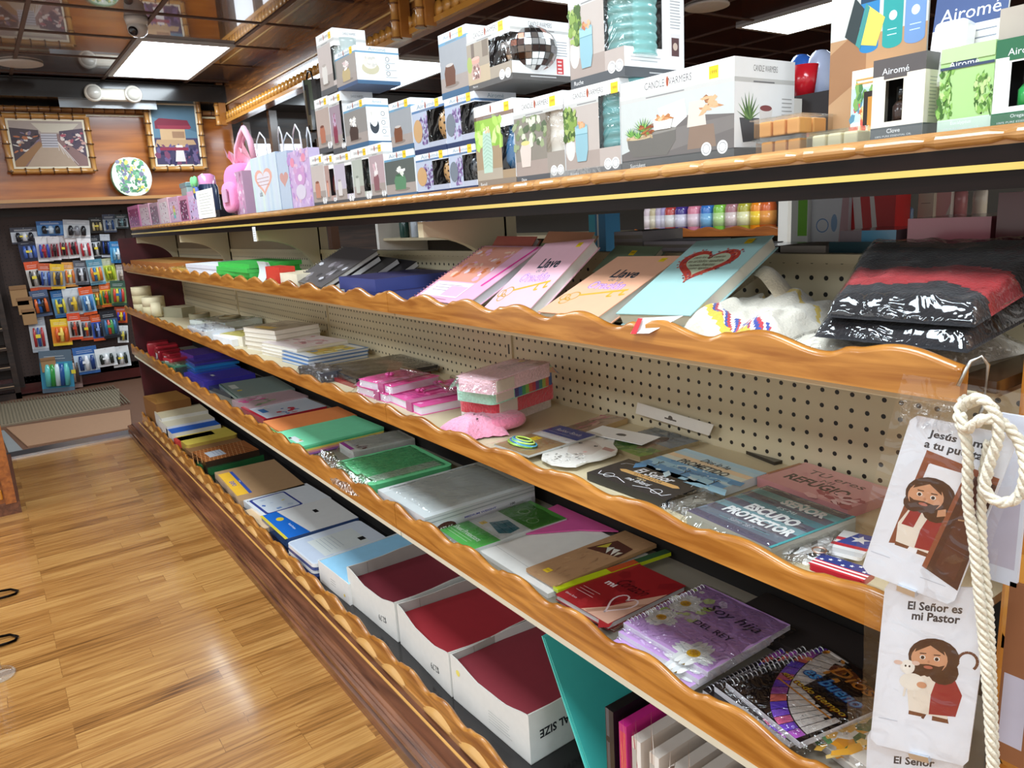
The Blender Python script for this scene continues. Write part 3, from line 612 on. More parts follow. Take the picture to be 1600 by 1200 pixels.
# second row
cb('slim box with a brown patterned warmer, left end of the second row', 499, 236, 520, 232, 145, .09, cw(bg='b9a79e', pic=pot('b5745c', '7c4a3c')))
cb('slim box with a red mosaic warmer, second in the middle row', 520.6, 232, 541, 229, 138, .09, cw(bg='a3919c', pic=pot('8c3c50', 'b06a7c', ['c8b0c8', 'a05c78']), win=(.82, .15, .85, .0)))
cb('diffuser box with a white flower in a brown pot, side showing a black bowl', 541.6, 228, 577, 223, 150, 612, dict(AIR, bg='938f8b', pic=pot('4a3730', '2f2522', ['f2efe9', 'dedad4', 'ffffff'], .4), spic=airside('3a3f46', 'e8eaea')))
cb('diffuser box picturing a brown jar and a small bottle, second row', 612, 222, 646, 217, 150, .09, dict(AIR, bg='9fa3a8', pic=pot('7a4a30', 'c9c4c0', None, .35)))
cb('diffuser box with a big tan holed dome at its corner window, second row', 647, 222, 697, 214, 148, .09, dict(PUR, pic=lav('c9a273'), prod=dome('e2b67c'), win=(.48, .2, .82, .6)))
cb('diffuser box with a dark grey holed dome in its window, second row', 698, 218, 746, 212, 140, .1, dict(PUR, pic=lav('77808c'), prod=dome('55595f', '15171a')))
# third row
cb('tall white warmer box with a pale warmer at its corner window, top of the stack', 502, 141, 528, 132, 37, 578, cw(bg='c8bdb8', bot='606062', pic=pot('e0dcd6', 'b8aca4'), win=(.8, .18, .72, .5), prod=ridged('b9c6c4', 2), inner='3a3c3c', circ=0))
cb('diffuser box with a beige flower-topped pot, front of the stack top', 528.6, 152, 561, 144, 66, 628, dict(AIR, bg='a8a09a', pic=pot('c4b183', 'a08a5c', ['f0e8e4', 'e0c8c8', 'ffffff'], .5), spic=airside('cfc8aa', 'e9e2d8'), bot='4a5d80'))
cb('diffuser box with a brown jar and grey bottle standing behind the disco warmer box', 690, 138, 734, 130, 34, .11, dict(AIR, bg='a3a7ad', pic=pot('6d4430', 'c9c4c0', None, .35)))
def disco(b, X0, w_, Z0, Z1, d, h):
    r = min(d * .36, .07); cx, cy, cz = w_ - r * .55, r * 1.15, (Z0 + Z1) / 2; rg = random.Random(3)
    cols = ['f2f2f0', 'b8b6b4', '6f6a68', 'd8d2cc', '4a3a36', '8c8078', 'ffffff', '9c6a5a']
    for a in range(10):
        for k in range(26):
            def q(t, e): el = -PI / 2 + .25 + (PI - .5) * e / 10; an = 2 * PI * t / 26; return (cx + r * 1.15 * math.cos(el) * math.cos(an), cy + r * 1.15 * math.cos(el) * math.sin(an), cz + r * .9 * math.sin(el))
            b.face([q(k + .06, a + .06), q(k + .94, a + .06), q(k + .94, a + .94), q(k + .06, a + .94)], rg.choice(cols))
    b.lathe([(r * .98 * math.cos(t), r * .8 * math.sin(t)) for t in [(-PI / 2 + PI * k / 10) for k in range(11)]], '9a9a9a', 20, cx, cy, cz)
def jar(a):
    a.rect(0, 0, 1, 1, 'a89c8c'); a.rect(0, 0, 1, .4, 'c2b094'); a.rect(.2, .55, .34, 1, '7a6c60'); a.rect(.7, .6, .95, 1, '85786a'); a.ell(.1, .5, .12, .2, 'a9b86a')
    a.poly([(.2, .1), (.55, .1), (.6, .3), (.5, .5), (.25, .5), (.16, .3)], 'c8a69c').poly([(.22, .5), (.54, .5), (.56, .62), (.2, .62)], 'e0a596').ell(.38, .62, .18, .04, 'e8b8a8'); a.splat(.22, .12, .54, .48, 26, ['e8d8d0', 'a8847c', 'f4ece8', '8a6a62'], .002, .005)
def discoside(g): g.scrib(.68, .97, .66, 6, .045, '9a9aa0', .0012, .1); g.rect(.76, .12, .88, .38, 'd8484a'); g.scrib(.78, .86, .33, 4, .06, 'f4d8d8', .003); g.scrib(.3, .75, .06, 1, .1, 'c8c8c8', .002); g.scrib(.4, .8, .825, 1, .1, '8a8a8a', .002)
cb('warmer box showing a mirrored disco-tile warmer through its corner window', 734.6, 162, 803, 146, 22, 893, cw(bg='a89c8c', pic=jar, spic=discoside, win=(.52, .3, .76, .52), prod=disco, pname='mosaic_warmer', name='Mercury', bot='5f5c5a', pmat=METAL, inner='2e2c2c', st=.8))
def bigside(g): g.scrib(.1, .62, .2, 2, .035, 'b4b4b8', .0014); g.scrib(.76, .95, .86, 12, .03, 'a8a8ac', .0013); g.rect(.76, .2, .93, .47, 'e8e4e4').rect(.78, .24, .91, .43, '5a3f40').ell(.845, .34, .04, .04, 'c9b4a4'); g.scrib(.4, .8, .05, 1, .1, 'bcbcbc', .0018)
cb('largest warmer box, with a big teal ridged warmer in its corner window', 892, 131, 977, 111, -45, 1070, cw(pic=ruche, spic=bigside, win=(.66, .3, .82, .62), prod=ridged('7fb5b2', 8), inner='3b4143', name='Ruche', ht=.16, st=None, bot='55585c'))

# wax melt clamshells
def clam(label, u0, v0, u1, v1, z0, col, cat='wax melts'):
    A, B_ = onX(u0, v0, .858), onX(u1, v1, .858); M, w_ = frame(A, B_, z0); d = .07; t = empty('wax_melt_pack', label, cat, 'clear packs of wax melts', M)
    b = B(); 
    for i_ in range(3):
        for j in range(2):
            x0, y0 = .004 + i_ * (w_ - .006) / 3, .005 + j * (d - .008) / 2; x1, y1 = x0 + (w_ - .006) / 3 - .003, y0 + (d - .008) / 2 - .003
            b.box(x0, y0, .001, x1, y1, .02, col)
    b.build('wax_cubes', attr_mat('wax', .4, var=.03) if 'wax' not in bpy.data.materials else bpy.data.materials['wax'], t, bevel=.002)
    b = B(); b.box(0, 0, 0, w_, d, .024, 'ffffff'); b.box(-.004, -.004, .0215, w_ + .004, d + .004, .0232, 'ffffff'); b.build('clear_clamshell', CLEARBOX, t)
clam('pack of orange wax melt cubes, bottom of the orange stack', 1181, 241, 1251, 228, 1.282, 'eea95c'); clam('pack of orange wax melt cubes stacked on another orange pack', 1178, 210, 1250, 199, 1.3072, 'efae66')
clam('pack of cream wax melt cubes beside the orange ones', 1260, 227, 1342, 214, 1.282, 'efe3bb')
# essential oils at the right
def oil(label, uL, vL, uR, vR, vT, dep, X, f_top, f_mid, f_bot, name, bott, art=None, sub='100% PURE ESSENTIAL OIL', bare=False):
    L, R = onX(uL, vL, X), onX(uR, vR, X); z0 = TZ + .0004; h = onX(uR, vT, X).z - z0; M, w_ = frame(L, R, z0); d = dep
    t = empty('essential_oil_box', label, 'box', 'essential oil boxes', M); b = B(); wx0, wx1, wz0, wz1 = .26 * w_, .6 * w_, .26 * h, .74 * h
    for q in ((0, 0, wx0, h), (wx1, 0, w_, h), (wx0, 0, wx1, wz0), (wx0, wz1, wx1, h)): b.face([(q[0], 0, q[1]), (q[2], 0, q[1]), (q[2], 0, q[3]), (q[0], 0, q[3])], f_mid)
    b.face([(w_, 0, 0), (w_, d, 0), (w_, d, h), (w_, 0, h)], f_mid); b.face([(0, 0, h), (w_, 0, h), (w_, d, h), (0, d, h)], f_top)
    b.face([(0, d, 0), (0, 0, 0), (0, 0, h), (0, d, h)], f_mid); b.face([(w_, d, 0), (0, d, 0), (0, d, h), (w_, d, h)], '1a1a1c'); b.face([(0, 0, 0), (0, d, 0), (w_, d, 0), (w_, 0, 0)], '222222')
    a = Art(b, (0, 0, 0), (1, 0, 0), (0, 0, 1), w_, h)
    if art: art(a)
    a.rect(0, .8, 1, 1, f_top) if not art else None
    a.l = 30; a.rect(.22, .76, .66, .86, '3c4a66' if art else f_top).text('Airomé', .44, .85 if not art else .81, h * .075, 'e8ecf0')
    a.rect(0, 0, 1, .2, f_bot).text(name, .45, .15, h * .05, 'f4f4f4').text(sub, .45, .09, h * .022, 'e0e0e0', w_ * .7)
    g = Art(b, (w_, 0, 0), (0, 1, 0), (0, 0, 1), d, h); g.rect(0, .8, 1, 1, f_top).rect(0, 0, 1, .2, f_bot).scrib(.3, .8, .72, 12, .04, 'a8a8a0', .0008)
    b.build('printed_carton', CARD, t)
    b = B(); r = min(.011, (wx1 - wx0) * .45); cx = (wx0 + wx1) / 2 + .002; b.lathe([(r, .18 * h), (r, .44 * h), (r * .55, .5 * h), (r * .6, .5 * h), (r * .6, .66 * h), (0, .67 * h)], bott, 16, cx, r + .004, cols=[bott, bott, '1a1a1a', '1a1a1a', '1a1a1a', '1a1a1a']); b.build('bottle', GLOSS, t)
def euca(a):
    a.rect(0, 0, 1, .84, 'a9cf8a'); a.splat(.0, .22, .25, .75, 60, ['5d8a3c', '8ab85c', '41692c', 'bcd890'], .001, .004); a.l = 1; a.splat(.68, .22, 1, .66, 60, ['5d8a3c', '8ab85c', '41692c', 'bcd890'], .001, .004); a.rect(0, .76, 1, .79, '3c4a66'); a.rect(0, .84, 1, 1, 'b9dca0')
oil('grey and cream boxed essential oil with a dark bottle in its window', 1360, 213, 1441, 203, 80, .034, .856, '5b5656', 'ece6d4', '5d6264', 'Clove', '3b2c28')
oil('light green boxed essential oil with printed leaves', 1464, 203, 1547, 196, 63, .034, .862, 'b9dca0', 'a9cf8a', 'c8dccb', 'Eucalyptus', 'bfe0c4', euca)
oil('dark green and white boxed essential oil at the right edge', 1548, 194, 1650, 186, 45, .034, .86, '2f6b4a', 'eef2ee', '2f6b4a', 'Oregano', '2f9a4c')
def gbox(name, label, cat, L, R, z0, h, d, col, art=None, sart=None, mat=CARD, group=None, side=None, par='carton'):
    M, w_ = frame(L, R, z0); t = empty(name, label, cat, group, M); b = B(); b.box(0, 0, 0, w_, d, h, col, {'x1': side or col, 'z1': col})
    if art: art(Art(b, (0, 0, 0), (1, 0, 0), (0, 0, 1), w_, h))
    if sart: sart(Art(b, (w_, 0, 0), (0, 1, 0), (0, 0, 1), d, h))
    b.build(par, mat, t); return t
def tropic(a): a.rect(0, 0, 1, 1, 'f4ecdc').rect(0, .35, .75, .78, 'bfe0e4').splat(.02, .2, .6, .6, 30, ['e8703c', 'f09a5a', 'e85a4a', 'f8c88a', '5a8aa0'], .002, .006).splat(.1, .5, .5, .78, 14, ['4d7d4a', '80a85c'], .002, .006).rect(.3, .3, .95, .72, '2c2320').rect(.4, .3, .6, .65, 'c98a3a').scrib(.1, .9, .88, 2, .05, 'e0a050', .0015)
gbox('orange_oil_box', 'white and orange box with tropical fruit print behind the grey oil box', 'box', onX(1329, 185, .905), onX(1398, 150, .905), TZ, .092, .03, 'efb64a', tropic, side='efb64a')
gbox('oil_box_back', 'pale box behind the dark green oil box at the right edge', 'box', onX(1553, 150, .91), onX(1640, 150, .91), TZ, .125, .03, 'dfe6dc', lambda a: a.rect(0, .75, 1, 1, 'b5a79c').scrib(.1, .9, .6, 3, .08, '9ab0a4', .002)).name = 'pale_oil_box'
# clear folded display with printed bottles
p0, p1 = onX(1293, 215, .93), onX(1440, 200, .93)
M, w_ = frame(p0, p1, TZ); t = empty('bottle_poster_stand', 'tall folded card stand printed with blue and green bottles', 'display stand', None, M); b = B(); b.box(0, 0, 0, w_, .003, .3, 'c9cdc8')
a = Art(b, (0, 0, 0), (1, 0, 0), (0, 0, 1), w_, .3); a.rect(0, 0, 1, .45, 'b58f6a').poly([(0, .2), (.4, .3), (.4, .5), (0, .4)], '9c7250').poly([(.12, .75), (.3, .6), (.95, .55), (.95, 1), (.2, 1)], '4a3c38')
for k, (x, c) in enumerate(((.42, '2c7fb8'), (.66, '2a9a98'), (.88, '6f93c4'))): a.poly([(x - .1, .4), (x + .1, .4), (x + .1, .62), (x - .1, .62)], c).ell(x, .62, .1, .035, c).ell(x, .4, .1, .02, c).rect(x - .1, .57, x + .1, .6, '1f3f5c').ell(x, .5, .04, .018, 'd8ecf4').scrib(x - .05, x + .06, .45, 2, .02, 'c8e0ec', .001).rect(x - .045, .64, x + .045, .7, '202428')
a.poly([(.16, .46), (.26, .6), (.36, .55), (.28, .42)], '2f3a3c').poly([(.3, .42), (.4, .56), (.58, .5), (.5, .4)], 'e8d060').poly([(.28, .42), (.33, .4), (.42, .55), (.38, .57)], '3f8f8c'); a.ell(.25, .95, .12, .06, '8fae5a'); b.build('printed_panel', CARD, t)
p0, p1 = onX(1438, 200, .905), onX(1550, 190, .905)
M, w_ = frame(p0, p1, TZ + .02); t = empty('diffuser_blister_pack', 'navy and white hanging card with a white plug-in diffuser', 'blister pack', None, M @ Matrix.Rotation(-.15, 4, 'X')); b = B(); b.box(0, 0, 0, w_, .003, .2, 'e6e3e0')
a = Art(b, (0, 0, 0), (1, 0, 0), (0, 0, 1), w_, .2); a.rect(0, .5, 1, 1, '3b4f7d').text('Airomé', .5, .57, .014, 'f0f2f6').scrib(.15, .9, .46, 3, .04, '8a8f9c', .0015).ell(.5, .88, .12, .015, '20242c'); b.build('card', CARD, t)
b = B(); b.box(w_ * .2, -.03, .03, w_ * .65, 0, .1, 'f8f8f4'); b.build('diffuser', GLOSS, t, bevel=.006)

# left part of the top shelf: pink goods
pinks = [('magenta and pink printed box at the far end of the top shelf', 'e08ab8'), ('pale pink box second from the far end of the top shelf', 'f0c0d4'), ('grey-pink printed box third from the far end', 'c9a8b8'), ('light pink tall box with white stripes among the pink boxes', 'f4d0dc'), ('pink box with a rainbow stripe print', 'dcb0cc'), ('rose pink box with dark figures printed on it', 'd890b0'), ('lilac pink box nearest the bottle in the pink row', 'e4b4d8')]
us = [204, 222, 238, 252, 268, 284, 298, 318]
for k, (lb, c) in enumerate(pinks):
    def pa(a, k=k, c=c):
        a.rect(.08, .1, .92, .85, ['b05a88', 'f8e0ea', 'a08898', 'f8eaf0', 'e8c8e0', '7d4a68', 'd8c0e8'][k]).splat(.1, .1, .9, .85, 34, ['f4b8d0', 'd86aa0', 'ffffff', 'a87a9c', 'e8d4e8', '604858'], .003, .009)
        if k == 4: [a.rect(.4, .2 + .12 * j, .6, .32 + .12 * j, q) for j, q in enumerate(['8ad0e0', 'a8e0a0', 'f0e080', 'f0b080'])]
    vt = 357 - k * 2; gbox('pink_gift_box', lb, 'box', onX(us[k], vt, .86), onX(us[k + 1] - 1, vt, .86), TZ, .135 - .006 * (k % 3), .07, c, pa, group='pink boxes on the top shelf', mat=GLOSS)
t = empty('clear_container', 'pale green translucent container behind the pink boxes', 'container', None, frame(onX(283, 300, .99), onX(306, 300, .99), TZ)[0]); b = B(); b.box(0, 0, 0, .14, .1, .2, 'a9c4c0'); b.box(-.005, -.005, .19, .145, .105, .215, '7fa8a8'); b.build('tub', GLOSS, t, bevel=.006)
# green floral oval bag standing on the far ledge
t = empty('floral_oval_bag', 'oval green and white flower-print bag on the far ledge', 'bag', None, T(1.19, 7.1, 1.561)); b = B(); W2 = .15; H2 = .31
pol = [(W2 * math.copysign(abs(math.cos(a)) ** .8, math.cos(a)), .155 + H2 / 2 * math.sin(a)) for a in [2 * PI * k / 28 for k in range(28)]]
i = b.vv([(x, -.05, z) for x, z in pol] + [(x, .05, z) for x, z in pol]); b.ff([i + k for k in range(28)], 'dfe9d8'); b.ff([i + 28 + k for k in range(28)][::-1], 'dfe9d8')
for k in range(28): l = (k + 1) % 28; b.ff((i + k, i + 28 + k, i + 28 + l, i + l), '4f9a72', True)
Art(b, (-W2, -.05, 0), (1, 0, 0), (0, 0, 1), 2 * W2, .31).splat(.17, .13, .83, .9, 260, ['8cc09a', 'f4f4ec', '6aa880', 'ffffff', 'e8d468', '7d7d98', '4d8a62'], .008, .022, 6); b.build('printed_shell', GLOSS, t)
# bottle with green bow and white tag
Bt = onX(322, 350, .87); t = empty('kids_water_bottle', 'pink-capped bottle with a blue round charm and green bow', 'bottle', None, T(.9, Bt.y, TZ)); b = B(); b.lathe([(0, 0), (.04, 0), (.042, .01), (.042, .14), (.036, .155), (.036, .19), (.02, .2), (0, .2)], '3a4664', 20, cols=['3a4664', '3a4664', '3a4664', '3a4664', 'e89ac8', 'e89ac8', 'e89ac8', 'e89ac8']); b.build('bottle_body', GLOSS, t)
b = B(); b.lathe([(0, -.006), (.034, -.005), (.037, 0), (.034, .005), (0, .006)], '5a74c4', 20, M=T(-.055, -.01, .125) @ Matrix.Rotation(PI / 2, 4, 'Y')); b.box(-.063, -.022, .118, -.06, .002, .14, 'e8d060'); b.build('round_charm', GLOSS, t)
b = B()
for s in (-1, 1): b.lathe([(0, -.01), (.02, -.006), (.024, 0), (.02, .006), (0, .01)], '7cd88a', 12, M=T(-.058, s * .024 - .01, .166) @ Matrix.Rotation(PI / 2, 4, 'Y'))
b.build('bow', CLOTH, t)
gbox('hang_tag', 'white paper tag with small print hanging at the shelf front by the bottle', 'tag', onX(312, 345, .835), onX(338, 343, .835), 1.29, .115, .001, 'f2efe4', lambda a: a.scrib(.15, .9, .85, 8, .1, '9a9a98', .002), mat=MATTE, par='paper')
t = empty('black_pouch', 'small black zip pouch below the white tag', 'pouch', None, T(.87, onX(338, 345, .87).y, TZ)); b = B(); b.box(0, -.07, 0, .05, .05, .038, '23232b'); b.box(-.001, -.02, .012, .0, .01, .024, 'c8c8d0'); b.build('pouch', CLOTH, t, bevel=.012)
# pink backpack
pk = onX(375, 340, .9); t = empty('pink_backpack', 'pink toddler backpack with a ruffled bow and looped straps', 'backpack', None, T(.93, pk.y, TZ + .008)); b = B()
def blob(b, cx, cy, cz, rx, ry, rz, col, p=1.0, n=14):
    f = lambda v: math.copysign(abs(v) ** p, v)
    b.grid(lambda a, c: (cx + rx * f(math.cos(2 * PI * a)) * abs(math.sin(PI * c)) ** p, cy + ry * f(math.sin(2 * PI * a)) * abs(math.sin(PI * c)) ** p, cz - rz * f(math.cos(PI * c))), n * 2, n, col)
blob(b, 0, 0, .10, .06, .11, .10, 'f07ab4', .6); b.build('body', CLOTH, t)
b = B(); blob(b, -.05, -.0, .07, .025, .085, .06, 'ee8cc0', .6); b.box(-.083, -.045, .05, -.078, .02, .1, 'c490b0'); b.build('front_pocket', CLOTH, t)
b = B()
for s in (-1, 1): b.grid(lambda a, c, s=s: (-.02 + .03 * math.sin(PI * c), s * (.015 + .11 * a), .2 + (c - .5) * (.03 + .09 * a) + .02 * math.sin(9 * a + 4 * c)), 10, 8, 'f6b4c8')
b.build('bow', CLOTH, t)
b = B(); b.tube([(.0, .05, .19), (.0, .02, .26), (0, -.05, .3), (.0, -.1, .32), (.0, -.16, .27), (0, -.18, .2)], .012, 'f4b0c8', 8); b.tube([(.01, -.1, .31), (.01, -.03, .28), (.01, .06, .22)], .009, 'f0a8c4', 8); b.build('strap', CLOTH, t)
b = B(); b.box(-.05, -.17, 0, .04, -.05, .16, 'c9a0bc'); Art(b, (-.05, -.05, 0), (0, -1, 0), (0, 0, 1), .12, .16).splat(.05, .05, .95, .95, 50, ['e8c8dc', 'a87898', 'f4e4ee', 'd890b8'], .004, .01); b.build('printed_side', GLOSS, t)
# gift bags
def bag(label, u0, u1, v0, vt, dp, c, art, sc, X=.86, grp='printed gift bags on the top shelf', han='e8e8ee'):
    L, R = onX(u0, v0, X), onX(u1, v0 - 4, X); M, w_ = frame(L, R, TZ); h = onX(u1, vt, X).z - TZ; t = empty('gift_bag', label, 'gift bag', grp, M); b = B()
    b.box(0, 0, 0, w_, dp, h, c, {'x1': sc}); art(Art(b, (0, 0, 0), (1, 0, 0), (0, 0, 1), w_, h)); b.build('paper_bag', GLOSS, t)
    b = B(); 
    for yy in (.003, dp - .003): b.tube([(w_ * .3, yy, h - .01), (w_ * .34, yy, h + .05), (w_ * .5, yy, h + .075), (w_ * .66, yy, h + .05), (w_ * .7, yy, h - .01)], .0025, han, 6)
    b.build('handle', CLOTH, t)
def heartpts(cx, cy, sx, sy, n=26): return [(cx + sx * .0625 * 16 * math.sin(t) ** 3, cy + sy * .0625 * (13 * math.cos(t) - 5 * math.cos(2 * t) - 2 * math.cos(3 * t) - math.cos(4 * t))) for t in [2 * PI * k / n for k in range(n)]]
def ula(a):
    for k in range(6): a.rect(k / 6, 0, (k + .5) / 6, 1, ['d6ecea', 'dfe8f2', 'e2f0ea', 'd4e0f0', 'cfe0ee', 'dbe6f2'][k])
    a.poly(heartpts(.45, .58, .34, .26), 'f0b8a8').poly(heartpts(.45, .58, .26, .19), 'ece4ec').text('ula', .3, .36, .02, '2a2a30').scrib(.2, .7, .62, 3, .06, 'c08a80', .0018)
def bears(a): a.rect(0, 0, 1, 1, 'd8bce4').splat(0, 0, 1, 1, 60, ['e8d0f0', 'c8a0d8', 'f0c8dc', 'd0b0e4'], .005, .014); a.ell(.75, .86, .1, .07, 'f2a0b8').ell(.2, .82, .1, .08, 'f2a0b8').ell(.5, .55, .26, .16, 'd8a8d8').ell(.3, .68, .09, .06, 'e0b0d8').ell(.66, .68, .09, .06, 'e0b0d8').ell(.48, .3, .24, .13, 'e4dcec').ell(.5, .54, .1, .06, 'f4e8f4')
bag('pale blue gift bag with a heart of flowers and script writing', 401, 441, 334, 233, .1, 'dbe8f0', ula, 'b4c4dc'); bag('pale blue gift bag standing behind the first, before the bear bag', 442, 458, 330, 231, .1, 'c6d4e6', lambda a: a.poly(heartpts(.5, .55, .4, .14), 'd8a8a0'), 'b0b8d4')
bag('lilac gift bag printed with teddy bears and pink balloons', 459, 491, 326, 227, .09, 'd8bce4', bears, 'c8b8d8')
t = empty('hanging_mask', 'dark carved mask-like piece hanging in front of the beam', 'ornament', None, T(1.95, 4.8, 2.12)); b = B()
b.grid(lambda a, c: (-.03 - .05 * math.sin(PI * a), -.09 + .18 * a * (1 - .25 * c), -.3 * c), 8, 10, lambda a, c: ['2b2420', '4c5a40', '17120f', '6a5c44'][int(a * 6 + c * 1.5) % 4]); b.box(-.03, -.09, -.3, 0, .09, 0, '1a1512'); b.build('body', GLOSS, t)
b = B(); b.tube([(-.03, -.05, 0), (-.03, -.03, .05), (-.03, .02, .06), (-.03, .05, .02)], .006, '4a4a4a'); b.build('hook', METAL, t)
b = B(); b.box(0, 0, 0, .001, .035, .05, 'f0f2f4'); Art(b, (0, .035, 0), (0, -1, 0), (0, 0, 1), .035, .05).scrib(.1, .9, .8, 5, .16, '9098a0', .0015)
q = onX(397, 366, .822); tag(b.build('price_tag', CARD, None, T(.8225, q.y - .02, q.z - .025)), 'small white price tag hanging from the gold strip below the gift bags', 'tag')
# ---------------------------------------------------------------- goods on the shelves
def edge(A, Bq, z0, th, d):
    if z0 > 1.0: P, Q = onX(*A, .774), onX(*Bq, .774)
    else: P, Q = onZ(A[0], A[1], z0 + th), onZ(Bq[0], Bq[1], z0 + th)
    m = .726 if z0 > .7 else .728 if z0 > .4 else .722
    for p in (P, Q): p.x = max(p.x, m); p.y = min(p.y, 5.172)
    return P, Q, max(.02, min(d, GX - .006 - max(P.x, Q.x)))
def slab(name, label, cat, A, Bq, z0, th, d, col, art=None, side=None, mat=CARD, group=None, lift=0, par='cover', pages=None, tilt=0, r=0, film=None, ext=None):
    'a flat thing whose near top edge runs from pixel A to pixel Bq; d metres deep'
    P, Q, d = edge(A, Bq, z0, th, d); M, w_ = frame(P, Q, z0)
    M = M @ Matrix.Rotation(tilt, 4, 'X')
    t = empty(name, label, cat, group, M); b = B()
    if pages:
        b.box(0, 0, 0, w_, d, .0012, col); b.box(0, 0, th - .0012, w_, d, th, col); pb = B(); pb.box(.002, .002, .0012, w_ - .002, d - .003, th - .0012, pages)
        n = max(2, int(th / .003))
        pb.build('pages', MATTE, t)
    elif r:
        pts = []
        for cx, cy, a0 in ((w_ - r, r, -90), (w_ - r, d - r, 0), (r, d - r, 90), (r, r, 180)):
            for k in range(5): a = math.radians(a0 + 22.5 * k); pts.append((cx + r * math.cos(a), cy + r * math.sin(a)))
        b.prism(pts, 0, th, col, side)
    else: b.box(0, 0, 0, w_, d, th, side or col, {'z1': col})
    if art: art(Art(b, (0, 0, th), (1, 0, 0), (0, 1, 0), w_, d))
    b.build(par, mat, t)
    if film: wrap(t, w_, d, th, film)
    if ext: ext(t, w_, d, th)
    return t
def wrap(t, w_, d, th, m=None, e=.012, name='clear_wrap', amp=.003):
    b = B(); s = random.random() * 50
    b.grid(lambda a, c: (-e + (w_ + 2 * e) * a, -e + (d + 2 * e) * c, th * (min(1, min(a, 1 - a) * 9, min(c, 1 - c) * 9)) + .002 + amp * noise.noise(Vector((a * 7 + s, c * 7, 0))) + amp * .5), 26, 26, 'ffffff')
    b.build(name, m or FILM, t)
def pile(n, name, labels, cat, A, Bq, z0, th, d, cols, group, arts=None, **k):
    P, Q, d = edge(A, Bq, z0, th * n, d - .008); res = []; d -= .004
    for i_ in range(n):
        M, w_ = frame(P, Q, z0 + th * i_); dx = random.uniform(-.005, .005); M = M @ T(dx, random.uniform(-.004, .006), 0, random.uniform(-.02, .02))
        t = empty(name, labels[i_] if isinstance(labels, (list, tuple)) else labels, cat, group, M); b = B(); c = cols[i_ % len(cols)]
        tt = th - .0006
        if k.get('pages'): b.box(0, 0, 0, w_, d, .001, c); b.box(0, 0, tt - .001, w_, d, tt, c); pb = B(); pb.box(.002, .002, .001, w_ - .002, d - .002, tt - .001, k['pages']); pb.build('pages', MATTE, t)
        else: b.box(0, 0, 0, w_, d, tt, k.get('side') or c, {'z1': c})
        if arts and i_ == n - 1: arts(Art(b, (0, 0, tt), (1, 0, 0), (0, 1, 0), w_, d))
        b.build('cover', k.get('mat', CARD), t); res.append(t)
    return res
def lean(name, label, cat, bl, br, tl, Xb, L, th, col, art=None, pages='efe8da', group=None, spiral=False, tie=None, mat=CARD, side=None, zb=None, coil='d8b8c8'):
    'a book leaning back: bl, br are the pixels of its lower front corners, tl of its upper left corner, L its length'
    P, Q = onX(*bl, Xb), onX(*br, Xb); best = None
    for k in range(400):
        X = Xb + (.1 if zb is None else zb) + .0008 * k; S = onX(*tl, X); e = abs((S - P).length - L)
        if best is None or e < best[0]: best = (e, S)
    S = best[1]; x = (Q - P).normalized(); y = (S - P); y = (y - x * y.dot(x)).normalized(); z = x.cross(y); w_ = (Q - P).length
    M = Matrix(((x.x, y.x, z.x, P.x), (x.y, y.y, z.y, P.y), (x.z, y.z, z.z, P.z), (0, 0, 0, 1)))
    t = empty(name, label, cat, group, M); b = B()
    b.box(0, 0, -.0015, w_, L, 0, col); b.box(0, 0, -th, w_, L, -th + .0015, side or col)
    if art: art(Art(b, (0, 0, 0), (1, 0, 0), (0, 1, 0), w_, L))
    b.build('cover', mat, t)
    b = B(); b.box(.003, .003, -th + .0015, w_ - .003, L - .003, -.0015, pages); b.build('pages', MATTE, t)
    if spiral:
        b = B(); n = int(L / .009)
        for k in range(1, n): b.tube([(.006 + .0075 * math.cos(a) - .004, L * k / n, -th / 2 + (th / 2 + .004) * math.sin(a)) for a in [2 * PI * j / 10 for j in range(10)]], .0009, coil, 5, closed=True)
        b.build('spiral_binding', METAL, t)
    return t
def spiral_part(t, w_, d, th, side='left', col='d9dbe0', rr=.006, step=.0085):
    b = B(); n = int(d / step)
    for k in range(1, n): b.tube([(.004 + rr * math.cos(a), d * k / n, th / 2 + (th / 2 + .004) * math.sin(a)) for a in [2 * PI * j / 10 for j in range(10)]], .0011, col, 5, closed=True)
    b.build('spiral_binding', METAL, t)
Z2, Z3, Z4, Z5 = 1.0352, .7852, .5152, .1002
rr_ = lambda *a: (lambda A: A.rect(0, 0, 1, 1, a[0]))
# ======== upper shelf, from the far end
slab('kraft_envelope_stack', 'stack of orange kraft envelopes at the far end of the upper shelf', 'envelopes', (203, 404), (262, 404), Z2, .058, .26, 'b8803e', side='a8662c', mat=MATTE, par='envelopes')
slab('yellow_packet', 'crumpled yellow and white packets beside the kraft envelopes on the upper shelf', 'packets', (262, 412), (292, 414), Z2, .04, .2, 'e8c060', lambda a: a.splat(0, 0, 1, .6, 30, ['f4f0e8', 'd89a3a', 'f0b848', 'e8e4e0'], .006, .02), mat=GLOSS, film=CRINKLE, par='packets')
pile(4, 'paper_pad', ['white paper pad at the bottom of the stack left of the green packs', 'white paper pad second from the bottom, left of the green packs', 'white paper pad third up, left of the green packs', 'white paper pad on top of the stack left of the green packs'], 'pad', (290, 412), (336, 414), Z2, .016, .22, ['e9e9f0', 'f2f2f4'], 'white paper pads', side='dfe0ea')
pile(5, 'note_card_pack', ['bright green card pack, %s of the green stack' % s for s in ('bottom', 'second from the bottom', 'middle', 'second from the top', 'top')], 'card pack', (338, 411), (388, 412), Z2, .016, .2, ['3fae4a', '4fc25a'], 'green card packs', side='46c052')
t = empty('curled_magazine', 'white curled magazine with a barcode beside the green packs', 'magazine', None, T(.772, onX(400, 430, .772).y, Z2)); b = B()
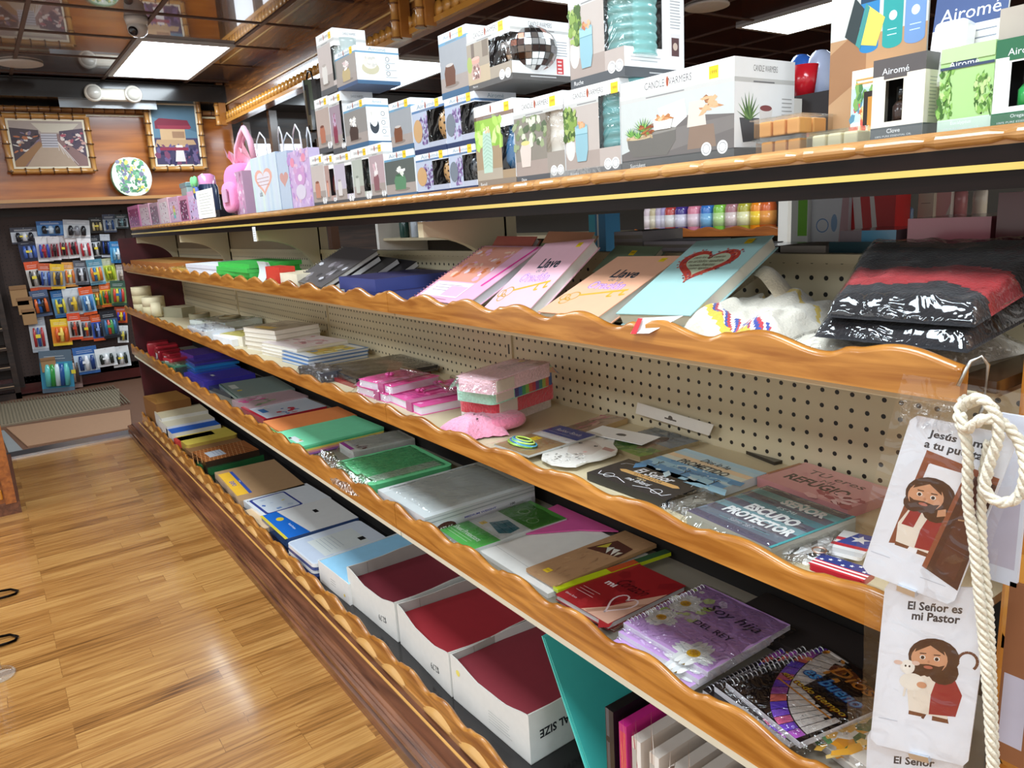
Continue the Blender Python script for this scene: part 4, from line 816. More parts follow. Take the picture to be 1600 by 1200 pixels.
b.grid(lambda a, c: (.03 * math.sin(c * 2.2) + .0, -.035 + .09 * a, .088 * c), 6, 12, 'dfe2e6'); b.grid(lambda a, c: (.03 * math.sin(c * 2.2) + .012, -.035 + .09 * a, .085 * c), 6, 12, 'f0ece6'); Art(b, (-.002, .01, .012), (0, -1, 0), (0, 0, 1), .03, .02).rect(0, 0, 1, 1, '3a3a3a'); b.build('pages', CARD, t)
slab('red_booklet', 'red and yellow booklet next to the curled magazine', 'booklet', (412, 400), (434, 402), Z2, .075, .05, 'c8362c', None, side='d84434')
slab('cream_book_block', 'thick cream-paged paperback lying beside the red booklet', 'book', (428, 414), (462, 417), Z2, .058, .17, 'd8c8a8', None, side='efe6cc', mat=MATTE, par='pages')
slab('yellow_folder', 'yellow folder sheet under the cream paperback', 'folder', (412, 436), (470, 442), Z2, .012, .18, 'f0bc3c', mat=MATTE)
def worn(a): a.rect(0, 0, 1, 1, '57504f').splat(.05, .05, .9, .6, 22, ['8c8488', 'b8b0b4', '3a3434', 'c8c4c8', '6a6064'], .006, .02)
t0 = lean('spiral_notebook', 'dark grey spiral notebook leaning at the left of the row of leaning books', 'notebook', (456, 438), (502, 449), (506, 390), .775, .2, .014, '4a4442', worn, 'cfcac4', 'dark leaning notebooks', True, coil='8c8880')
for k, (lb, c) in enumerate((('second dark leaning notebook with a pale page edge', '3c3638'), ('third dark leaning notebook with a pale page edge', '44403e'), ('dark leaning notebook nearest the navy gift boxes', '2f2c2e'))):
    bpy.context.view_layer.update(); t = empty('hardcover_notebook', lb, 'notebook', 'dark leaning notebooks', t0.matrix_world @ Matrix.Translation((.062 * (k + 1), .022 * (k + 1), -.0175 * (k + 1)))); b = B(); b.box(0, 0, -.0015, .17, .175, 0, c); b.box(0, 0, -.016, .17, .175, -.0145, c); b.build('cover', CARD, t); b = B(); b.box(.003, .003, -.0145, .1695, .173, -.0015, 'e2e0de'); b.build('pages', MATTE, t)
def stars(a): a.rect(0, 0, 1, 1, '3b3660').splat(0, 0, 1, 1, 120, ['5a5488', '6a6498', '4a4474', '8a84b0'], .0006, .0016)
starside = lambda a: None
slab('navy_gift_box', 'navy speckled gift box, lower of the two', 'gift box', (538, 448), (595, 456), Z2, .03, .22, '3f3d70', stars, side='414a86', group='navy gift boxes'); slab('navy_gift_box', 'navy speckled gift box, upper of the two', 'gift box', (529, 432), (586, 441), Z2 + .0305, .031, .23, '3f3d70', stars, side='414a86', group='navy gift boxes')
slab('white_price_label', 'small white label strip in front of the navy gift boxes', 'label', (523, 447), (548, 450), Z2, .024, .02, 'f0f0f0')
def pinkagenda(a):
    a.rect(0, 0, 1, 1, 'f0b4cc').rect(0, .34, .72, .98, 'e8a08c').splat(.05, .4, .7, .95, 40, ['f4c8b0', 'e8946a', 'f4dce4', 'd87848', 'f0b0c8'], .004, .014).rect(.06, .08, .72, .32, 'f6e4ee').scrib(.14, .62, .27, 3, .045, '8a7480', .0015).rect(.4, .1, .7, .26, 'f4b8d8').line([(.86, .3), (.95, .98)], .007, 'ee3a9c').line([(.05, .06), (.6, .04)], .002, 'c080a0')
lean('pink_spiral_agenda', 'pink spiral-bound agenda with a hot pink ribbon, leaning on the upper shelf', 'notebook', (644, 466), (727, 477), (756, 384), .778, .225, .02, 'f2bad2', pinkagenda, 'd8d8dc', None, True, coil='c08098')
lean('red_ribbon_agenda', 'reddish notebook leaning behind the pink spiral agenda', 'notebook', (745, 425), (805, 430), (790, 372), .94, .1, .014, 'b8685c', None, 'cfc8c4', zb=.015)
def llave(c):
    def f(a):
        a.rect(0, 0, 1, 1, c); a.text('Llave', .55, .68, .03, '39404a', .062, bold=.03); a.text('de la', .5, .58, .012, '6a6a74', .03); a.text('Oración', .5, .48, .028, 'a06ad0', .088, bold=.04).text('Oración', .5, .48, .026, 'e8c0ec', .084, bold=.0)
        a.ring(.2, .28, .014, .003, 'c9983a').ring(.1, .26, .01, .0025, 'c9983a').ring(.17, .2, .01, .0025, 'c9983a').line([(.28, .3), (.9, .42)], .006, 'dcae3c').line([(.72, .385), (.72, .3), (.78, .31)], .005, 'dcae3c').line([(.86, .41), (.87, .33), (.93, .35)], .005, 'dcae3c')
        sticker(a.b, a, .8, .93, .014)
    return f
def strap_ext(t, w_=.1): pass
lean('prayer_notebook', 'pale pink notebook with purple lettering and a gold key, leaning on the upper shelf', 'notebook', (750, 487), (822, 489), (832, 384), .782, .21, .022, 'f3c0cc', llave('f3c0cc'), 'e6e4dc', 'key print notebooks', tie=1)
lean('prayer_notebook', 'peach notebook with purple lettering and a gold key, left of the blue heart notebook', 'notebook', (840, 487), (935, 495), (930, 404), .782, .21, .024, 'f4b896', llave('f4b896'), 'e2e0d6', 'key print notebooks')
lean('green_top_notebook', 'green and peach notebook leaning behind the pale pink key notebook', 'notebook', (822, 422), (892, 428), (862, 362), .95, .1, .014, 'c99a7c', lambda a: a.rect(0, .4, 1, .7, '7d8a68').rect(0, .7, 1, 1, 'c08a6c'), 'c9c0a8', zb=.015)
lean('green_top_notebook', 'sage green notebook leaning behind the peach key notebook', 'notebook', (925, 425), (995, 430), (955, 384), .96, .08, .014, '7f8f74', lambda a: sticker(a.b, a, .5, .75, .014), 'c9c0a8', zb=.015)
def heartbook(a):
    a.rect(0, 0, 1, 1, 'a7ccc8'); a.poly(heartpts(.47, .66, .37, .24, 40), 'b84438'); a.poly(heartpts(.47, .665, .27, .165, 40), 'b9bfa0')
    for k in range(110):
        tt = random.random() * 2 * PI; q = random.uniform(.76, 1.08); x, y = .47 + .37 * q * math.sin(tt) ** 3, .66 + .24 * q * .0625 * (13 * math.cos(tt) - 5 * math.cos(2 * tt) - 2 * math.cos(3 * tt) - math.cos(4 * tt)); a.ell(x, y, .014, .009, random.choice(['d87058', 'a83a34', 'e09078', '7d3838', 'c85a48', '8a5a70']), 6)
    a.l += 2
    for k in range(4): a.text(['pero los que esperan', 'en el Señor tendrán', 'nuevas fuerzas', 'como águilas'][k], .47, .73 - .05 * k, .008, '5a4a3a', [.06, .068, .05, .04][k])
    sticker(a.b, a, .78, .93, .014)
lean('heart_notebook', 'light blue notebook with a red flower heart, leaning on the upper shelf', 'notebook', (962, 490), (1078, 493), (1070, 379), .79, .215, .022, 'a8d0d4', heartbook, 'e0dac8')
# clear sleeve with a red corner, poking over the lip
M, w_ = frame(onZ(930, 497, 1.045), onZ(1060, 503, 1.045), Z2 + .004); t = empty('clear_sleeve', 'clear plastic sleeve with a white paper and red corner poking over the shelf lip', 'sleeve', None, M); b = B()
b.box(0, .0, 0, w_, .2, .003, 'bcd6e2'); b.build('sleeve', GLOSS, t); pp = onX(1008, 522, .728); qq = onX(985, 515, .732); ss = onX(1065, 492, .80); Mi = M.inverted()
b = B(); b.face([Mi @ onX(985, 521, .735), Mi @ onX(1014, 521, .734), Mi @ onX(1068, 493, .752), Mi @ onX(998, 497, .738)], 'eef0f2'); b.face([Mi @ onX(985, 521.5, .7342), Mi @ onX(994, 522, .7342), Mi @ onX(1004, 497.5, .7372), Mi @ onX(997, 497, .7372)], 'd8404a'); b.build('paper_corner', CARD, t)
# fabric goods at the near end
def drape(name, label, cat, pts, z0, h, col, par='cloth', mat=CLOTH, amp=.012, seed=1, nu=30, nv=24, film=None, edge=.25, fr=6, slope=0):
    'pts: four world corners near-left, near-right, far-right, far-left; a softly folded heap'
    A, Bq, Cq, D = [Vector((p[0], p[1], 0)) for p in pts]; o = A.copy(); t = empty(name, label, cat, None, T(o.x, o.y, z0))
    def f(a, c):
        p = (A * (1 - a) + Bq * a) * (1 - c) + (D * (1 - a) + Cq * a) * c - o; e = min(1, min(a, 1 - a, c, 1 - c) / edge); e = math.sin(e * PI / 2) ** .7
        n = noise.noise(Vector((a * fr * .6 + seed, c * fr * .35, seed))); n2 = noise.noise(Vector((a * fr * 2 + seed, c * fr + 5, seed)))
        return (p.x + n2 * amp * .6, p.y + n * amp * .5, max(.0005, h * e + (n * amp + n2 * amp * .4) * e) + slope * c)
    b = B(); b.grid(f, nu, nv, col); b.build(par, mat, t)
    if film:
        b = B(); g = lambda a, c: (lambda q: (q[0], q[1], q[2] + .004 + .003 * noise.noise(Vector((a * 14, c * 14, 2)))))(f(min(1, max(0, a * 1.06 - .03)), min(1, max(0, c * 1.06 - .03)))); b.grid(g, nu, nv, 'ffffff'); b.build('clear_wrap', film, t)
    return t
def totecol(a, c):
    v = a * .45 + c * .9 + .05 * math.sin(6 * a)
    if .28 < v < .34 or .86 < v < .90: return 'd8b848'
    if .34 < v < .42 and a > .1: return ['3c4f9c', 'b83a44', 'ece6da'][int(a * 38 + c * 30) % 3]
    return 'd6cebe'
q1, q2 = onX(1062, 512, .775), onX(1235, 520, .775)
drape('striped_tote', 'white cloth bag with yellow, blue and red embroidered stripes in a soft heap', 'bag', [(.772, .71, 0), (.772, .545, 0), (1.0, .56, 0), (1.0, .76, 0)], Z2, .05, totecol, amp=.022, seed=4, nu=80, nv=60)
t = empty('folded_cream_cloth', 'cream cloth folded into an open loop behind the striped heap', 'cloth', None, T(.93, .72, Z2 + .04)); b = B()
b.grid(lambda a, c: (.02 * math.sin(5 * c) + .05 * a, .07 - .16 * c, .045 * math.sin(PI * c) + .012 * math.sin(PI * a)), 8, 14, 'cfc0a4'); b.build('cloth', CLOTH, t)
drape('white_garment', 'white garment in crinkled clear wrap near the end of the upper shelf', 'garment', [(.77, .56, 0), (.77, .39, 0), (1.0, .36, 0), (1.0, .57, 0)], Z2, .03, 'e3ddcf', amp=.012, seed=9, film=CRINKLE)
drape('black_garment', 'black folded garment with brown cuffs in clear wrap, under the red-striped one', 'garment', [(.775, .50, 0), (.775, .335, 0), (1.03, .33, 0), (1.03, .55, 0)], Z2 + .036, .022, '17171d', amp=.006, seed=12, film=FILM, edge=.1, slope=.03)
def blackred(a, c): return 'b01c22' if .24 < c + .04 * math.sin(7 * a) + .08 * a < .5 else ('6a4a30' if c > .78 and math.sin(9 * a + 5 * c) > -.2 else '15151a')
drape('red_striped_garment', 'black garment with a red band in clear wrap, on top of the wrapped garments', 'garment', [(.775, .485, 0), (.785, .335, 0), (1.05, .33, 0), (1.05, .60, 0)], Z2 + .06, .024, blackred, amp=.005, seed=20, nu=36, nv=60, film=FILM, edge=.1, slope=.048)
# wire loop at the lip end
t = empty('wire_hook', 'bent steel wire hooked over the near end of the upper shelf lip', 'hook', None, T(.745, .318, 1.03)); b = B()
b.tube([(-.012, .004, .018), (.0, .0, .04), (.004, -.008, .046), (.004, -.014, .038), (.002, -.014, .0), (-.01, -.012, -.02)], .0018, 'c9c9c4'); b.build('wire', METAL, t)
slab('brown_booklet', 'brown packet lying at the near end of the upper shelf below the garments', 'packet', (1500, 560), (1560, 570), Z2, .012, .2, '3a2618', mat=GLOSS)

# ======== middle shelf
for k, (x, y, r, h, c, lb) in enumerate(((.79, 5.0, .055, .05, 'dccfa6', 'cream masking tape roll, bottom of the stack at the middle shelf far end'), (.79, 5.0, .055, .05, 'd6c89c', 'cream masking tape roll, middle of the stack at the far end'), (.79, 5.0, .055, .05, 'e2d6b0', 'cream masking tape roll, top of the stack at the far end'), (.80, 4.72, .06, .052, 'dccfa6', 'lower wide tape roll of the second stack on the middle shelf'), (.80, 4.72, .06, .052, 'e4d8b4', 'upper wide tape roll of the second stack on the middle shelf'), (.9, 4.45, .055, .05, 'cfc096', 'tape roll behind the red-cored roll'), (.95, 3.7, .05, .05, '8a7f60', 'dull brown tape roll standing far back on the middle shelf'), (.88, 4.0, .05, .05, '8c8468', 'brown tape roll behind the small box on the middle shelf'))):
    z = Z3 + (.0502 * k if k < 3 else .0522 * (k - 3) if k < 5 else 0); t = empty('tape_roll', lb, 'tape', 'rolls of tape on the middle shelf', T(x, y, z)); b = B(); b.lathe([(r * .6, 0), (r, 0), (r, h), (r * .6, h), (r * .6, 0)], c, 22); b.build('tape', MATTE, t)
    b = B(); b.lathe([(r * .6, .001), (r * .6, h - .001), (r * .55, h - .001), (r * .55, .001), (r * .6, .001)], 'b09870', 22); b.build('core', MATTE, t)
q = onX(243, 505, .765); t = empty('red_core_tape_roll', 'tape roll with a red printed core facing out on the middle shelf', 'tape', None, T(.775, q.y, Z3 + .042) @ Matrix.Rotation(PI / 2, 4, 'Y') @ Matrix.Rotation(.2, 4, 'X')); b = B(); b.lathe([(.03, -.02), (.042, -.02), (.042, .03), (.03, .03), (.03, -.02)], 'e0d4b0', 22); b.build('tape', MATTE, t); b = B(); b.lathe([(.02, -.021), (.034, -.021), (.034, -.019), (.02, -.019), (.02, -.021)], 'c83a3c', 22); b.lathe([(.0, -.0205), (.02, -.0205)], 'd8ccd4', 22); b.build('printed_core', CARD, t)
slab('small_grey_box', 'small grey-green box beside the red-cored tape roll', 'box', (254, 480), (283, 481), Z3, .055, .08, 'c3bda4', side='9a957c', mat=MATTE)
slab('clear_tape_pack', 'clear wrapped white packets hanging over the lip near the tape rolls', 'packets', (266, 512), (310, 520), Z3, .045, .12, 'dfe4e8', lambda a: a.splat(0, 0, 1, 1, 30, ['ffffff', 'b8c4d0', '3a4a7a', 'e8ecf0'], .004, .014), mat=GLOSS, film=CRINKLE, par='packets')
slab('blister_tape_pack', 'flat clear packs with white and green cards on the middle shelf', 'packets', (296, 500), (352, 505), Z3, .04, .2, 'cfd8d6', lambda a: a.splat(0, 0, 1, 1, 44, ['ffffff', '4a9a5c', '8ab8a0', 'e8ecf0', 'b4c4bc', '3a6a4a'], .008, .024), mat=GLOSS, film=CRINKLE, par='packets')
slab('white_booklet_pile', 'loose white leaflets beside the book pile on the middle shelf', 'leaflets', (322, 521), (362, 531), Z3, .028, .2, 'eceef2', lambda a: a.poly([(.1, .1), (.9, .0), (.7, .5), (.2, .6)], 'd8dce4'), mat=MATTE, par='leaflets')
slab('yellow_green_booklet', 'yellow-green booklet on a low pile in front of the book pile', 'booklet', (343, 521), (378, 526), Z3, .04, .16, 'b9b05c', lambda a: a.rect(.1, .1, .9, .9, 'c8bc6a').splat(.1, .1, .9, .9, 10, ['8a8a3c', 'e8dca0', '6a4a3a'], .006, .02), side='ece6d4')
bl = ['white paperback, %s from the bottom of the tall book pile' % s for s in ('first', 'second', 'third', 'fourth', 'fifth')]
pile(5, 'paperback_book', bl, 'book', (379, 511), (428, 517), Z3, .017, .2, ['e8e2d4', 'd8cfc4', 'c9bca4'], 'white paperbacks on the middle shelf', lambda a: a.rect(0, 0, 1, 1, 'a89c8a').rect(.2, .1, .7, .3, 'd8b860').splat(.1, .3, .9, .9, 12, ['8a7c6c', 'c8bca8'], .01, .03), pages='efe9dc')
pile(4, 'leaflet_book', ['white thin book, %s of the low pile beside the tall pile' % s for s in ('bottom', 'second', 'third', 'pink-printed top')], 'book', (408, 534), (462, 545), Z3, .0115, .21, ['efeae0', 'e4dcd4'], 'thin books on the middle shelf', lambda a: a.rect(0, 0, 1, 1, 'e8dcde').splat(.2, .3, .95, .9, 24, ['c88a98', 'e8b8c0', 'a86a7c', 'f4eef0'], .006, .02), pages='f3efe4')
for k in range(3): slab('blue_book', ['light blue book with a yellow picture, bottom of its stack', 'light blue book with a yellow picture, middle of its stack', 'light blue book with a yellow picture, top of its stack'][k], 'book', (441 - 1, 560 - 6 * k), (482 - 1, 571 - 6 * k), Z3 + .0105 * k, .010, .22, '5b86b8', (lambda a: a.rect(.04, .04, .96, .96, 'e8ecec').rect(.35, .2, .9, .85, 'd8c45c').splat(.3, .15, .9, .8, 24, ['b89a3c', 'f0e8b0', '7a9cc0', 'e8b848'], .006, .02).rect(.0, .0, 1, .04, '4a78b0')), pages='e8e6de', group='light blue books')
def blackbag(a): a.rect(0, 0, 1, 1, '26262c').poly([(.2, .5), (.5, .62), (.9, .4), (.95, .55), (.5, .8), (.25, .7)], 'a8705f').poly([(.05, .1), (.6, .15), (.5, .4), (.1, .35)], '5d6872')
slab('red_folder', 'red folder underneath the black wrapped folder on the middle shelf', 'folder', (502, 583), (556, 601), Z3, .012, .24, '8c1e24', mat=GLOSS)
slab('black_folder', 'black folder with a pinkish picture in clear wrap on the middle shelf', 'folder', (506, 572), (556, 592), Z3 + .0125, .016, .26, '222227', blackbag, mat=GLOSS, film=FILM)
slab('crumpled_foil', 'black and white crumpled packet at the lip beside the red folder', 'packet', (466, 573), (500, 584), Z3, .03, .07, '4a4c54', lambda a: a.splat(0, 0, 1, 1, 26, ['e8e8ec', '2a2a30', 'b0b4bc', '6a6c74'], .004, .014), mat=GLOSS, film=CRINKLE, par='packet')
# hot pink diaries
def pinkd(a): a.rect(0, 0, 1, 1, 'ea5aa6').splat(.1, .1, .9, .9, 26, ['f07cbc', 'd84a98', 'f8a8d4', 'c83c88'], .006, .022, 4).scrib(.12, .55, .35, 2, .08, 'b84888', .0015)
def bowext(t, w_, d, th):
    b = B(); b.box(w_ * .62, -.003, -.001, w_ * .78, d * .96, th + .003, 'b03a78'); b.build('ribbon_band', CLOTH, t)
    b = B(); [b.lathe([(.0, 0), (.006, .004), (0, .009)], 'e858a8', 8, w_ * .3 + .008 * math.cos(k), d * .45 + .008 * math.sin(k), th + .002) for k in range(6)]; b.build('beads', GLOSS, t)
    b = B(); b.tube([(w_ * .2, d * .8, th + .009), (w_ * .8, d * .75, th + .009)], .008, 'd8a8c8', 10); b.build('clear_tube_pen', CLEARBOX, t)
for k, (A_, B_, z_, lb) in enumerate((((556, 602), (604, 617), Z3, 'hot pink diary with ribbon, left lower one at the lip'), ((560, 592), (612, 604), Z3 + .022, 'hot pink diary lying on top of the left one'), ((604, 614), (643, 632), Z3, 'hot pink diary with a wide ribbon, nearest the lip'), ((640, 606), (672, 615), Z3 + .002, 'hot pink diary at the back right of the pink pile'))):
    slab('pink_diary', lb, 'diary', A_, (B_[0] + (14 if k == 2 else 0), B_[1] + (4 if k == 2 else 0)), z_, .021, .15, 'e8509e', pinkd, pages='e8e0ec', group='hot pink diaries', ext=bowext, film=FILM if k < 2 else None)
# stacked fluffy cases
def caset(a): a.rect(.0, .0, 1, 1, 'dba8b0').splat(.3, .5, .9, .95, 10, ['b88890', 'c8a0a0', 'e8c4c8'], .008, .02); sticker(a.b, a, .32, .9, .014)
cz = Z3
for k, (cl, sc, lb, h) in enumerate((('d8a8b4', 'e8dcd8', 'pale pink plush case at the bottom of the stack', .03), ('c4454f', 'd84450', 'red plush case, second from the bottom of the stack', .035), ('8ad0b0', 'a8dcc4', 'mint plush case with a rainbow side, second from the top', .031), ('eab8c8', 'f0c8d4', 'light pink plush case on top of the stack', .03))):
    def rb(t, w_, d, th, k=k):
        if k == 2:
            b = B(); cols = ['4a3f7c', '3d6fae', '3fa05c', '8ab84c', 'd8604a', 'c83a4a', '6a4a8c', '3d8a7c', 'a8b84c', 'd8704a', '3f5a9c']
            for j, c in enumerate(cols): b.box(w_ - .001, d * (.35 + .06 * j), .002, w_ + .0012, d * (.41 + .06 * j), th - .002, c)
            b.build('rainbow_zip', CLOTH, t)
        b = B(); b.box(w_ - .0008, .01, .0035, w_ + .001, d * .33, th - .0035, 'ddd0c4'); b.build('page_edge', MATTE, t)
    slab('plush_case', lb, 'case', ((716, 714, 709, 711)[k], (636, 618, 603, 588)[k]), ((777, 775, 770, 770)[k], (646, 628, 611, 595)[k]), cz, h, .2, cl, caset if k == 3 else None, side=sc, mat=FUR, group='stacked plush cases', r=.015, ext=rb, film=FILM if k == 3 else None); cz += h + .0006
# fluffy star
C0 = onZ(742, 662, Z3 + .02); t = empty('fluffy_star_case', 'pink fluffy star-shaped case with a little face lying at the lip', 'case', None, T(C0.x, C0.y, Z3) @ Matrix.Rotation(-.2, 4, 'Z')); b = B(); rg = random.Random(5)
pts = [((.085 if k % 2 == 0 else .052) * math.cos(2 * PI * k / 10 + .3), (.085 if k % 2 == 0 else .052) * math.sin(2 * PI * k / 10 + .3)) for k in range(10)]
def starf(a, c):
    k = a * 10; i0 = int(k) % 10; f = k - int(k); p = Vector(pts[i0]) * (1 - f) + Vector(pts[(i0 + 1) % 10]) * f; s_ = 1 - c ** 2 * 1.0; fz = .034 * math.sin(min(1, c * 1.25) * PI / 2) ** .6
    return (p.x * (1 - c) * 1.0, p.y * (1 - c), .004 + .036 * (1 - (1 - c) ** 3) + .003 * noise.noise(Vector((a * 40, c * 20, 1))))
b.grid(starf, 60, 12, 'f4a0bc'); b.build('plush_body', FUR, t)
b = B(); 
for x, y in ((.01, -.012), (-.006, -.032)): b.lathe([(0, 0), (.003, .001), (.002, .003), (0, .0035)], '2a1a20', 8, x, y, .037)
b.build('eyes', GLOSS, t)
t = empty('fluffy_blob', 'deep pink furry edge of a second plush case under the star', 'case', None, T(*onZ(765, 668, Z3 + .01))); b = B(); blob(b, .03, 0, .012, .05, .05, .018, 'ee86a6', .8); b.build('plush_body', FUR, t)
# rubber band pack
def rband(a): a.rect(0, 0, 1, 1, 'd8dcda').rect(0, .7, 1, 1, '2f4fb0').text('Rubber Bands', .5, .87, .013, 'f4f4f8', .07, bold=.01).scrib(.1, .7, .77, 1, .05, 'c8d0f0', .0015).rect(0, .58, 1, .7, 'f2f2f2').rect(0, 0, 1, .55, '9a7c58'); sticker(a.b, a, .3, .46, .02, '1.99')
def bands(t, w_, d, th):
    b = B()
    for k, c in enumerate(['9cc84a', '8ab840', '4a9ab8', '3f6fb0', '7cc05a', 'c4d468', '5aa8a0', '2f5a9c', 'b0cc50']): r = .03 - .002 * k; b.tube([(w_ * (.42 + .03 * (k % 3)) + (r + .008) * math.cos(q), d * .2 + r * .55 * math.sin(q), .007 + .0012 * k) for q in [2 * PI * j / 16 for j in range(16)]], .0018, c, 5, closed=True)
    b.build('rubber_bands', GLOSS, t)
slab('rubber_band_pack', 'bag of coloured rubber bands with a blue header card', 'rubber bands', (772, 694), (826, 712), Z3 + .0125, .004, .17, 'd8dcda', rband, group=None, ext=bands, film=FILM, par='card')
slab('brown_folder_board', 'brown patterned board lying behind the rubber band pack', 'board', (868, 672), (900, 680), Z3, .012, .165, 'a08468', lambda a: a.rect(.04, .04, .96, .96, '9a7f6c').splat(.1, .1, .6, .9, 20, ['a85c6c', 'b88c80', '7c5c50'], .006, .02), side='b89a6c', mat=GLOSS)
# lamb sign
LP = [onZ(u, v, Z3 + .012) for u, v in ((846, 716), (862, 724), (884, 727), (900, 727), (918, 720), (940, 716), (962, 708), (965, 702), (958, 694), (962, 684), (940, 680), (905, 684), (885, 684), (872, 690), (880, 700), (862, 702), (848, 708))]
o_ = LP[0]; t = empty('lamb_sign', 'cut-out sign of a white lamb face lying at the shelf lip', 'sign', None, T(o_.x, o_.y, Z3 + .008)); b = B(); b.prism([(p.x - o_.x, p.y - o_.y) for p in LP], 0, .004, 'dedad2', 'f4f4f0')
M, w_ = frame(onZ(846, 716, .8), onZ(925, 722, .8), 0); ux = (onZ(925, 722, .8) - onZ(846, 716, .8)).normalized(); a = Art(b, (0, 0, .004), ux, Vector((0, 0, 1)).cross(ux), .1, .1)
cen = lambda u, v: (lambda q: ((q - o_).dot(a.U) / .1, (q - o_).dot(a.V) / .1))(onZ(u, v, Z3 + .012))
P3 = lambda L_: [cen(*q) for q in L_]
a.poly(P3([(886, 706), (900, 712), (925, 710), (942, 700), (930, 690), (905, 687), (890, 695)]), 'cfc4ba').poly(P3([(872, 686), (892, 689), (888, 693), (878, 691)]), 'c89c90').poly(P3([(945, 698), (962, 703), (955, 706), (940, 702)]), 'b89088')
for uv in ((907, 692), (931, 697)): c_ = cen(*uv); a.disc(c_[0], c_[1], .004, '2f2a28').disc(c_[0] + .008, c_[1] + .008, .001, 'ffffff')
c_ = cen(914, 706); a.disc(c_[0], c_[1], .004, 'd8a8a0')
for k in range(90): c_ = cen(random.uniform(852, 915), random.uniform(709, 723)); a.disc(c_[0], c_[1], random.uniform(.001, .0028), random.choice(['b0aca4', 'fbfaf6', '8f8a84', 'd8d4cc']), 6)
b.build('board', CARD, t)
slab('header_card', 'white hang-hole header card lying on the lamb sign', 'card', (912, 676), (1003, 695), Z3 + .0145, .001, .06, 'eeeeec', lambda a: a.ell(.5, .5, .08, .12, '555555').rect(.42, .42, .58, .52, '555555'), group=None)
hc = [onX(u, v, 1.052) for u, v in ((993, 646), (1108, 681), (1115, 664), (996, 629))]; t = empty('header_card', 'long pale header card with a hang hole leaning upright on the pegboard', 'card', None, Matrix.Translation(hc[0])); b = B(); q4 = [p - hc[0] for p in hc]; b.face(q4, 'd8cfc2'); b.face([p + Vector((.0015, 0, 0)) for p in q4][::-1], 'c8bfb2'); a = Art(b, (0, 0, 0), q4[1], (0, 0, 1), q4[1].length, q4[3].z); a.rect(.42, .32, .58, .45, '5a5048').ell(.5, .5, .03, .2, '5a5048'); b.build('card', CARD, t)
slab('shepherd_card', 'packaged picture of a figure on green grass, behind the lamb sign', 'picture', (935, 690), (1000, 714), Z3, .008, .15, 'b0a078', lambda a: a.rect(0, .5, 1, 1, '8a98a4').rect(0, 0, 1, .35, '8ab058').ell(.55, .6, .14, .2, '5c3a28').ell(.55, .55, .08, .1, 'c89878').poly([(.3, .2), (.8, .2), (.7, .5), (.4, .5)], 'c0a080').splat(.05, .0, .95, .3, 14, ['5a9040', 'a0c468'], .006, .016), mat=GLOSS, film=FILM)
# wooden verse signs
def senor(a):
    a.rect(0, 0, 1, 1, '26262a'); a.text('El Señor', .52, .7, .022, 'f2f2f2', .078, bold=.02, shear=.15).poly([(.2, .46), (.85, .46), (.9, .52), (.85, .58), (.2, .58), (.15, .52)], 'd8a868').text('ES MI PASTOR', .52, .52, .007, '3a2a1a', .06).text('NADA', .5, .4, .006, 'e8d0a0', .02).text('me faltará', .52, .3, .012, 'f0f0f0', .05, shear=.2)
    for s_ in (-1, 1): a.ring(.5 + s_ * .3, .18, .009, .0012, 'e8e8e8').line([(.5 + s_ * .05, .1), (.5 + s_ * .2, .2), (.5 + s_ * .4, .1), (.5 + s_ * .44, .24)], .0014, 'e8e8e8').line([(.5 + s_ * .3, .86), (.5 + s_ * .42, .8), (.5 + s_ * .44, .7)], .0012, 'd8d8d8')
slab('verse_plaque', 'black plaque with El Señor es mi Pastor lettering and white scrolls', 'sign', (917, 738), (1040, 782), Z3 + .002, .013, .098, '26262a', senor, side='1a1a1c', mat=GLOSS, group='verse plaques')
def prom(a):
    for k in range(8): a.rect(0, k / 8, 1, (k + 1) / 8, ['7abce4', '64a4d8', 'a4d8f0', '78b8e4', 'e8ecdc', 'f8dcb4', 'c0e0ee', 'b0daf0'][k])
    a.splat(0, 0, 1, .5, 30, ['a8dcf4', 'd0ecf4', '5a9cd0'], .004, .02, 4); a.text('Dios lo ha', .55, .78, .016, '2a3a4a', .06, shear=.2, bold=.01).text('PROMETIDO', .52, .56, .02, '2c3a48', .105, bold=.02).text('y lo cumplirá', .5, .3, .012, '3a6a9a', .07, shear=.2)
    for x in (.15, .5, .85): a.line([(x, .35), (x + .015, .12)], .0015, '26404c').line([(x - .03, .3), (x, .24), (x + .03, .32)], .0012, '26404c')
slab('verse_plaque', 'blue beach plaque with PROMETIDO lettering', 'sign', (992, 724), (1115, 768), Z3 + .001, .014, .122, '8ab8d4', prom, side='d8e4ea', mat=GLOSS, group='verse plaques')
slab('silver_wrapper', 'grey film-wrapped piece with a hang hole between the plaques', 'packet', (1046, 784), (1076, 797), Z3, .012, .07, '6a6862', lambda a: a.ell(.5, .35, .06, .04, '151515').splat(0, .1, 1, .9, 16, ['8a8880', '57554f', 'a8a69c'], .004, .02, 4), mat=GLOSS, film=CRINKLE, par='packet')
